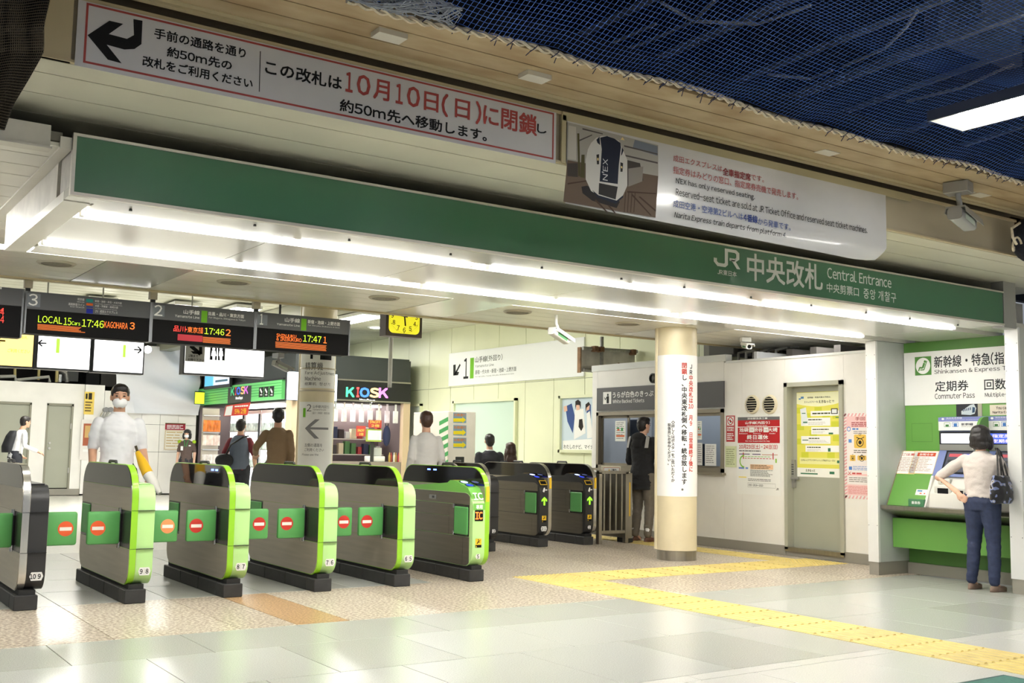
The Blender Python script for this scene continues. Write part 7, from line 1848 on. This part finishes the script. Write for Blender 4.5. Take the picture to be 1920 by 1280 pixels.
for sx in (-1, 1):
    mb = MB(); mb.add([(sx*.135, -.145, 1.26), (sx*.185, -.13, 1.26), (sx*.175, -.085, 1.41), (sx*.13, -.10, 1.42)], [(0, 1, 2, 3)]); mb.build('shoulder_strap', M('strap_grey', (170, 168, 166), .7), mn, local=True)
for i, sx in enumerate((-1, 1)):
    MB().lathe([(.041, .10), (.043, .17), (.041, .19)], (sx*.123, -.005 if i == 0 else -.045, 0), 16).build('sock', flat((240, 240, 240)), mn, local=True)

shirtw = M('white_shirt', (236, 236, 240), .7); darkt = M('dark_trousers', (44, 46, 54), .8); blks = M('black_shoe', (30, 28, 28), .5)
# man in white shirt walking out of the gate lane
toes = (0, 0)
pw = person('person', 'man in white shirt and dark trousers walking towards the gates from behind', (2.57, 10.25, 0), math.radians(168), 1.74, shirtw, darkt, blks,
    [((-.215, -.03, 1.12), (-.26, .14, .90)), ((.205, -.06, 1.12), (.20, .12, .92))], WALK, 'short', HAIR, SKIN2, 'half', .011, hem=.90, mask=True, collar=shirtw)
um = thing('folded_umbrella', 'yellow and white folded umbrella held by the walking man in white', 'umbrella', (2.95, 10.0, .8))
p0, p1, p2 = ondepth(258, 848, 9.75), ondepth(278, 890, 9.6), ondepth(300, 925, 9.5)
MB().tube([p0, p0.lerp(p1, .5), p1], [.022, .045, .05], 12).build('upper_fold', M('umbrella_yellow', (240, 190, 40), .5), um)
MB().tube([p1, p1.lerp(p2, .5), p2], [.05, .045, .02], 12).build('lower_fold', M('umbrella_white', (236, 234, 226), .5), um)
MB().tube([p0+Vector((-.02, 0, .06)), p0], [.012, .012], 8).build('handle', M('umbrella_handle', (70, 60, 40), .5), um)
# commuter with backpack far left
toes = (0, 0); q = ondepth(25, 900, 20.5)
pl_ = person('person', 'person in white shirt with black backpack walking at the far left', (q.x, q.y, 0), math.radians(-75), 1.68, shirtw, darkt, blks,
    [((-.25, .02, 1.13), (-.2, .2, .95)), ((.27, .06, 1.12), (.34, .28, 1.02))], WALK, 'short', HAIR, SKIN2, 'long', .012, lean=.22)
mb = MB(); ring_body(mb, [(0, -.17+.0, .98, .14, .07), (0, -.16, 1.1, .15, .09), (0, -.10, 1.3, .14, .08), (0, -.06, 1.4, .10, .05)], 16); skinchild(pl_, 'backpack', mb, M('pack_black', (28, 30, 36), .7), .014)
# shop clerk
arms_dir = None; toes = (0, 0); q = ondepth(347, 900, 25.0)
brown = M('polo_brown', (92, 76, 70), .8)
cw_ = person('person', 'shop clerk with white face mask and brown polo shirt beside the hoarding', (q.x, q.y, 0), math.radians(150), 1.54, brown, darkt, blks, HANG, ST, 'bob', HAIR, SKIN, 'short', .012, mask=True, female=True)
k_ = 1.54/1.7
for sx in (-1, 1):
    mb = MB(); mb.ball((sx*.185*k_, 0, 1.385*k_), (.052*k_, .072*k_, .05*k_), 12, 8); mb.build('shoulder_stripe', flat((170, 206, 50)), cw_, local=True)
    mb = MB(); mb.tube([(sx*.055*k_, .075*k_, 1.44*k_), (sx*.03*k_, .128*k_, 1.34*k_), (sx*.02*k_, .134*k_, 1.26*k_)], .008, 6); mb.build('green_piping', flat((60, 150, 80)), cw_, local=True)
mb = MB().box(.06*k_, .12*k_, .125*k_, .14*k_, 1.16*k_, 1.27*k_).box(-.13*k_, -.08*k_, .125*k_, .14*k_, 1.27*k_, 1.30*k_); mb.build('name_badge', WHITE, cw_, local=True)
# shopper with maroon sleeves
toes = (0, 0); q = ondepth(447, 900, 16.4)
ps_ = person('person', 'shopper with grey vest, maroon sleeves and black shoulder bag before the kiosk', (q.x, q.y, 0), math.radians(-35), 1.60, M('maroon_knit', (122, 48, 58), .8), darkt, blks,
    [((-.25, -.02, 1.12), (-.20, .12, .92)), ((.25, -.04, 1.12), (.24, .10, .92))], ST, 'short', HAIR, SKIN, 'half', .011, female=True)
k_ = 1.6/1.7
mb = MB(); ring_body(mb, [(0, 0, z*k_, rx*k_, ry*k_) for z, rx, ry in ((.88, .178, .142), (1.05, .160, .132), (1.16, .166, .136), (1.28, .176, .138), (1.365, .150, .118), (1.43, .088, .078))], 20); skinchild(ps_, 'vest', mb, M('denim_grey', (96, 106, 124), .8), .012, .004)
mb = MB(); mb.ball((-.20, -.10, .96), (.15, .08, .11), 14, 10); skinchild(ps_, 'shoulder_bag', mb, M('pack_black', (28, 30, 36), .7), .014)
mb = MB(); mb.tube([(-.2, -.12, 1.0), (-.1, -.15, 1.2), (.08, -.10, 1.33), (.12, .02, 1.34)], .012, 8); mb.build('bag_strap', M('strap_black', (28, 24, 24), .5), ps_, local=True)
# tall man in brown
q = ondepth(517, 900, 14.4)
pb_ = person('person', 'tall man in brown jacket seen from behind in front of the kiosk', (q.x, q.y, 0), math.radians(-25), 1.71, M('brown_cloth', (132, 108, 80), .8), M('khaki_trousers', (90, 82, 68), .8), blks,
    [((-.28, .08, 1.16), (-.30, .30, 1.08)), ((.19, .0, 1.12), (.19, .10, .90))], ST, 'short', HAIR, SKIN2, 'long', .011, hem=.82, jacket=.004, build=.88)
# woman in pale grey with patterned bag
q = ondepth(797, 900, 12.6)
pg_ = person('person', 'person in pale grey top with striped shoulder bag walking away behind the gates', (q.x, q.y, 0), math.radians(-15), 1.64, M('pale_grey_top', (206, 204, 202), .8), M('light_trousers', (176, 172, 166), .8), blks,
    [((-.20, -.06, 1.12), (-.21, .06, .90)), ((.205, .0, 1.12), (.23, .12, .92))], WALK, 'short', HAIRB, SKIN, 'long', .011, female=True, hem=.84)
mb = MB(); mb.ball((.30, -.06, .93), (.10, .15, .11), 14, 10); skinchild(pg_, 'striped_bag', mb, M('bag_zebra', (196, 188, 176), .7, noise=(16, .0, 1, (70, 60, 54))), .014)
# two people going down the stairs
q = ondepth(917, 900, 17.2)
pd_ = person('person', 'man in dark suit going down the stairs by the cream wall', (q.x, q.y, -.25), math.radians(-20), 1.70, M('dark_suit', (36, 36, 42), .8), darkt, blks, HANG, ST, 'short', HAIR, SKIN, 'long', .012, hem=.80, jacket=.012, collar=WHITE)
q = ondepth(957, 900, 15.9)
pe_ = person('person', 'woman with long brown hair and black top going down the stairs', (q.x, q.y, -.25), math.radians(-10), 1.56, M('black_top', (34, 33, 36), .8), darkt, blks,
    [((-.24, -.02, 1.12), (-.18, .16, 1.0)), ((.24, -.03, 1.12), (.24, .08, .9))], ST, 'long', HAIRB, SKIN, 'long', .012, female=True)
mb = MB(); mb.tube([(.13, -.12, 1.0), (.14, -.13, 1.15), (.13, -.08, 1.28)], .022, 8); mb.build('pink_strap', M('strap_pink', (226, 190, 190), .7), pe_, local=True)
# ------------------------------------------------------------------ tidy up
bpy.data.objects.remove(_to); bpy.data.scenes.remove(WORK); bpy.data.curves.remove(_tc)
bpy.context.view_layer.update()
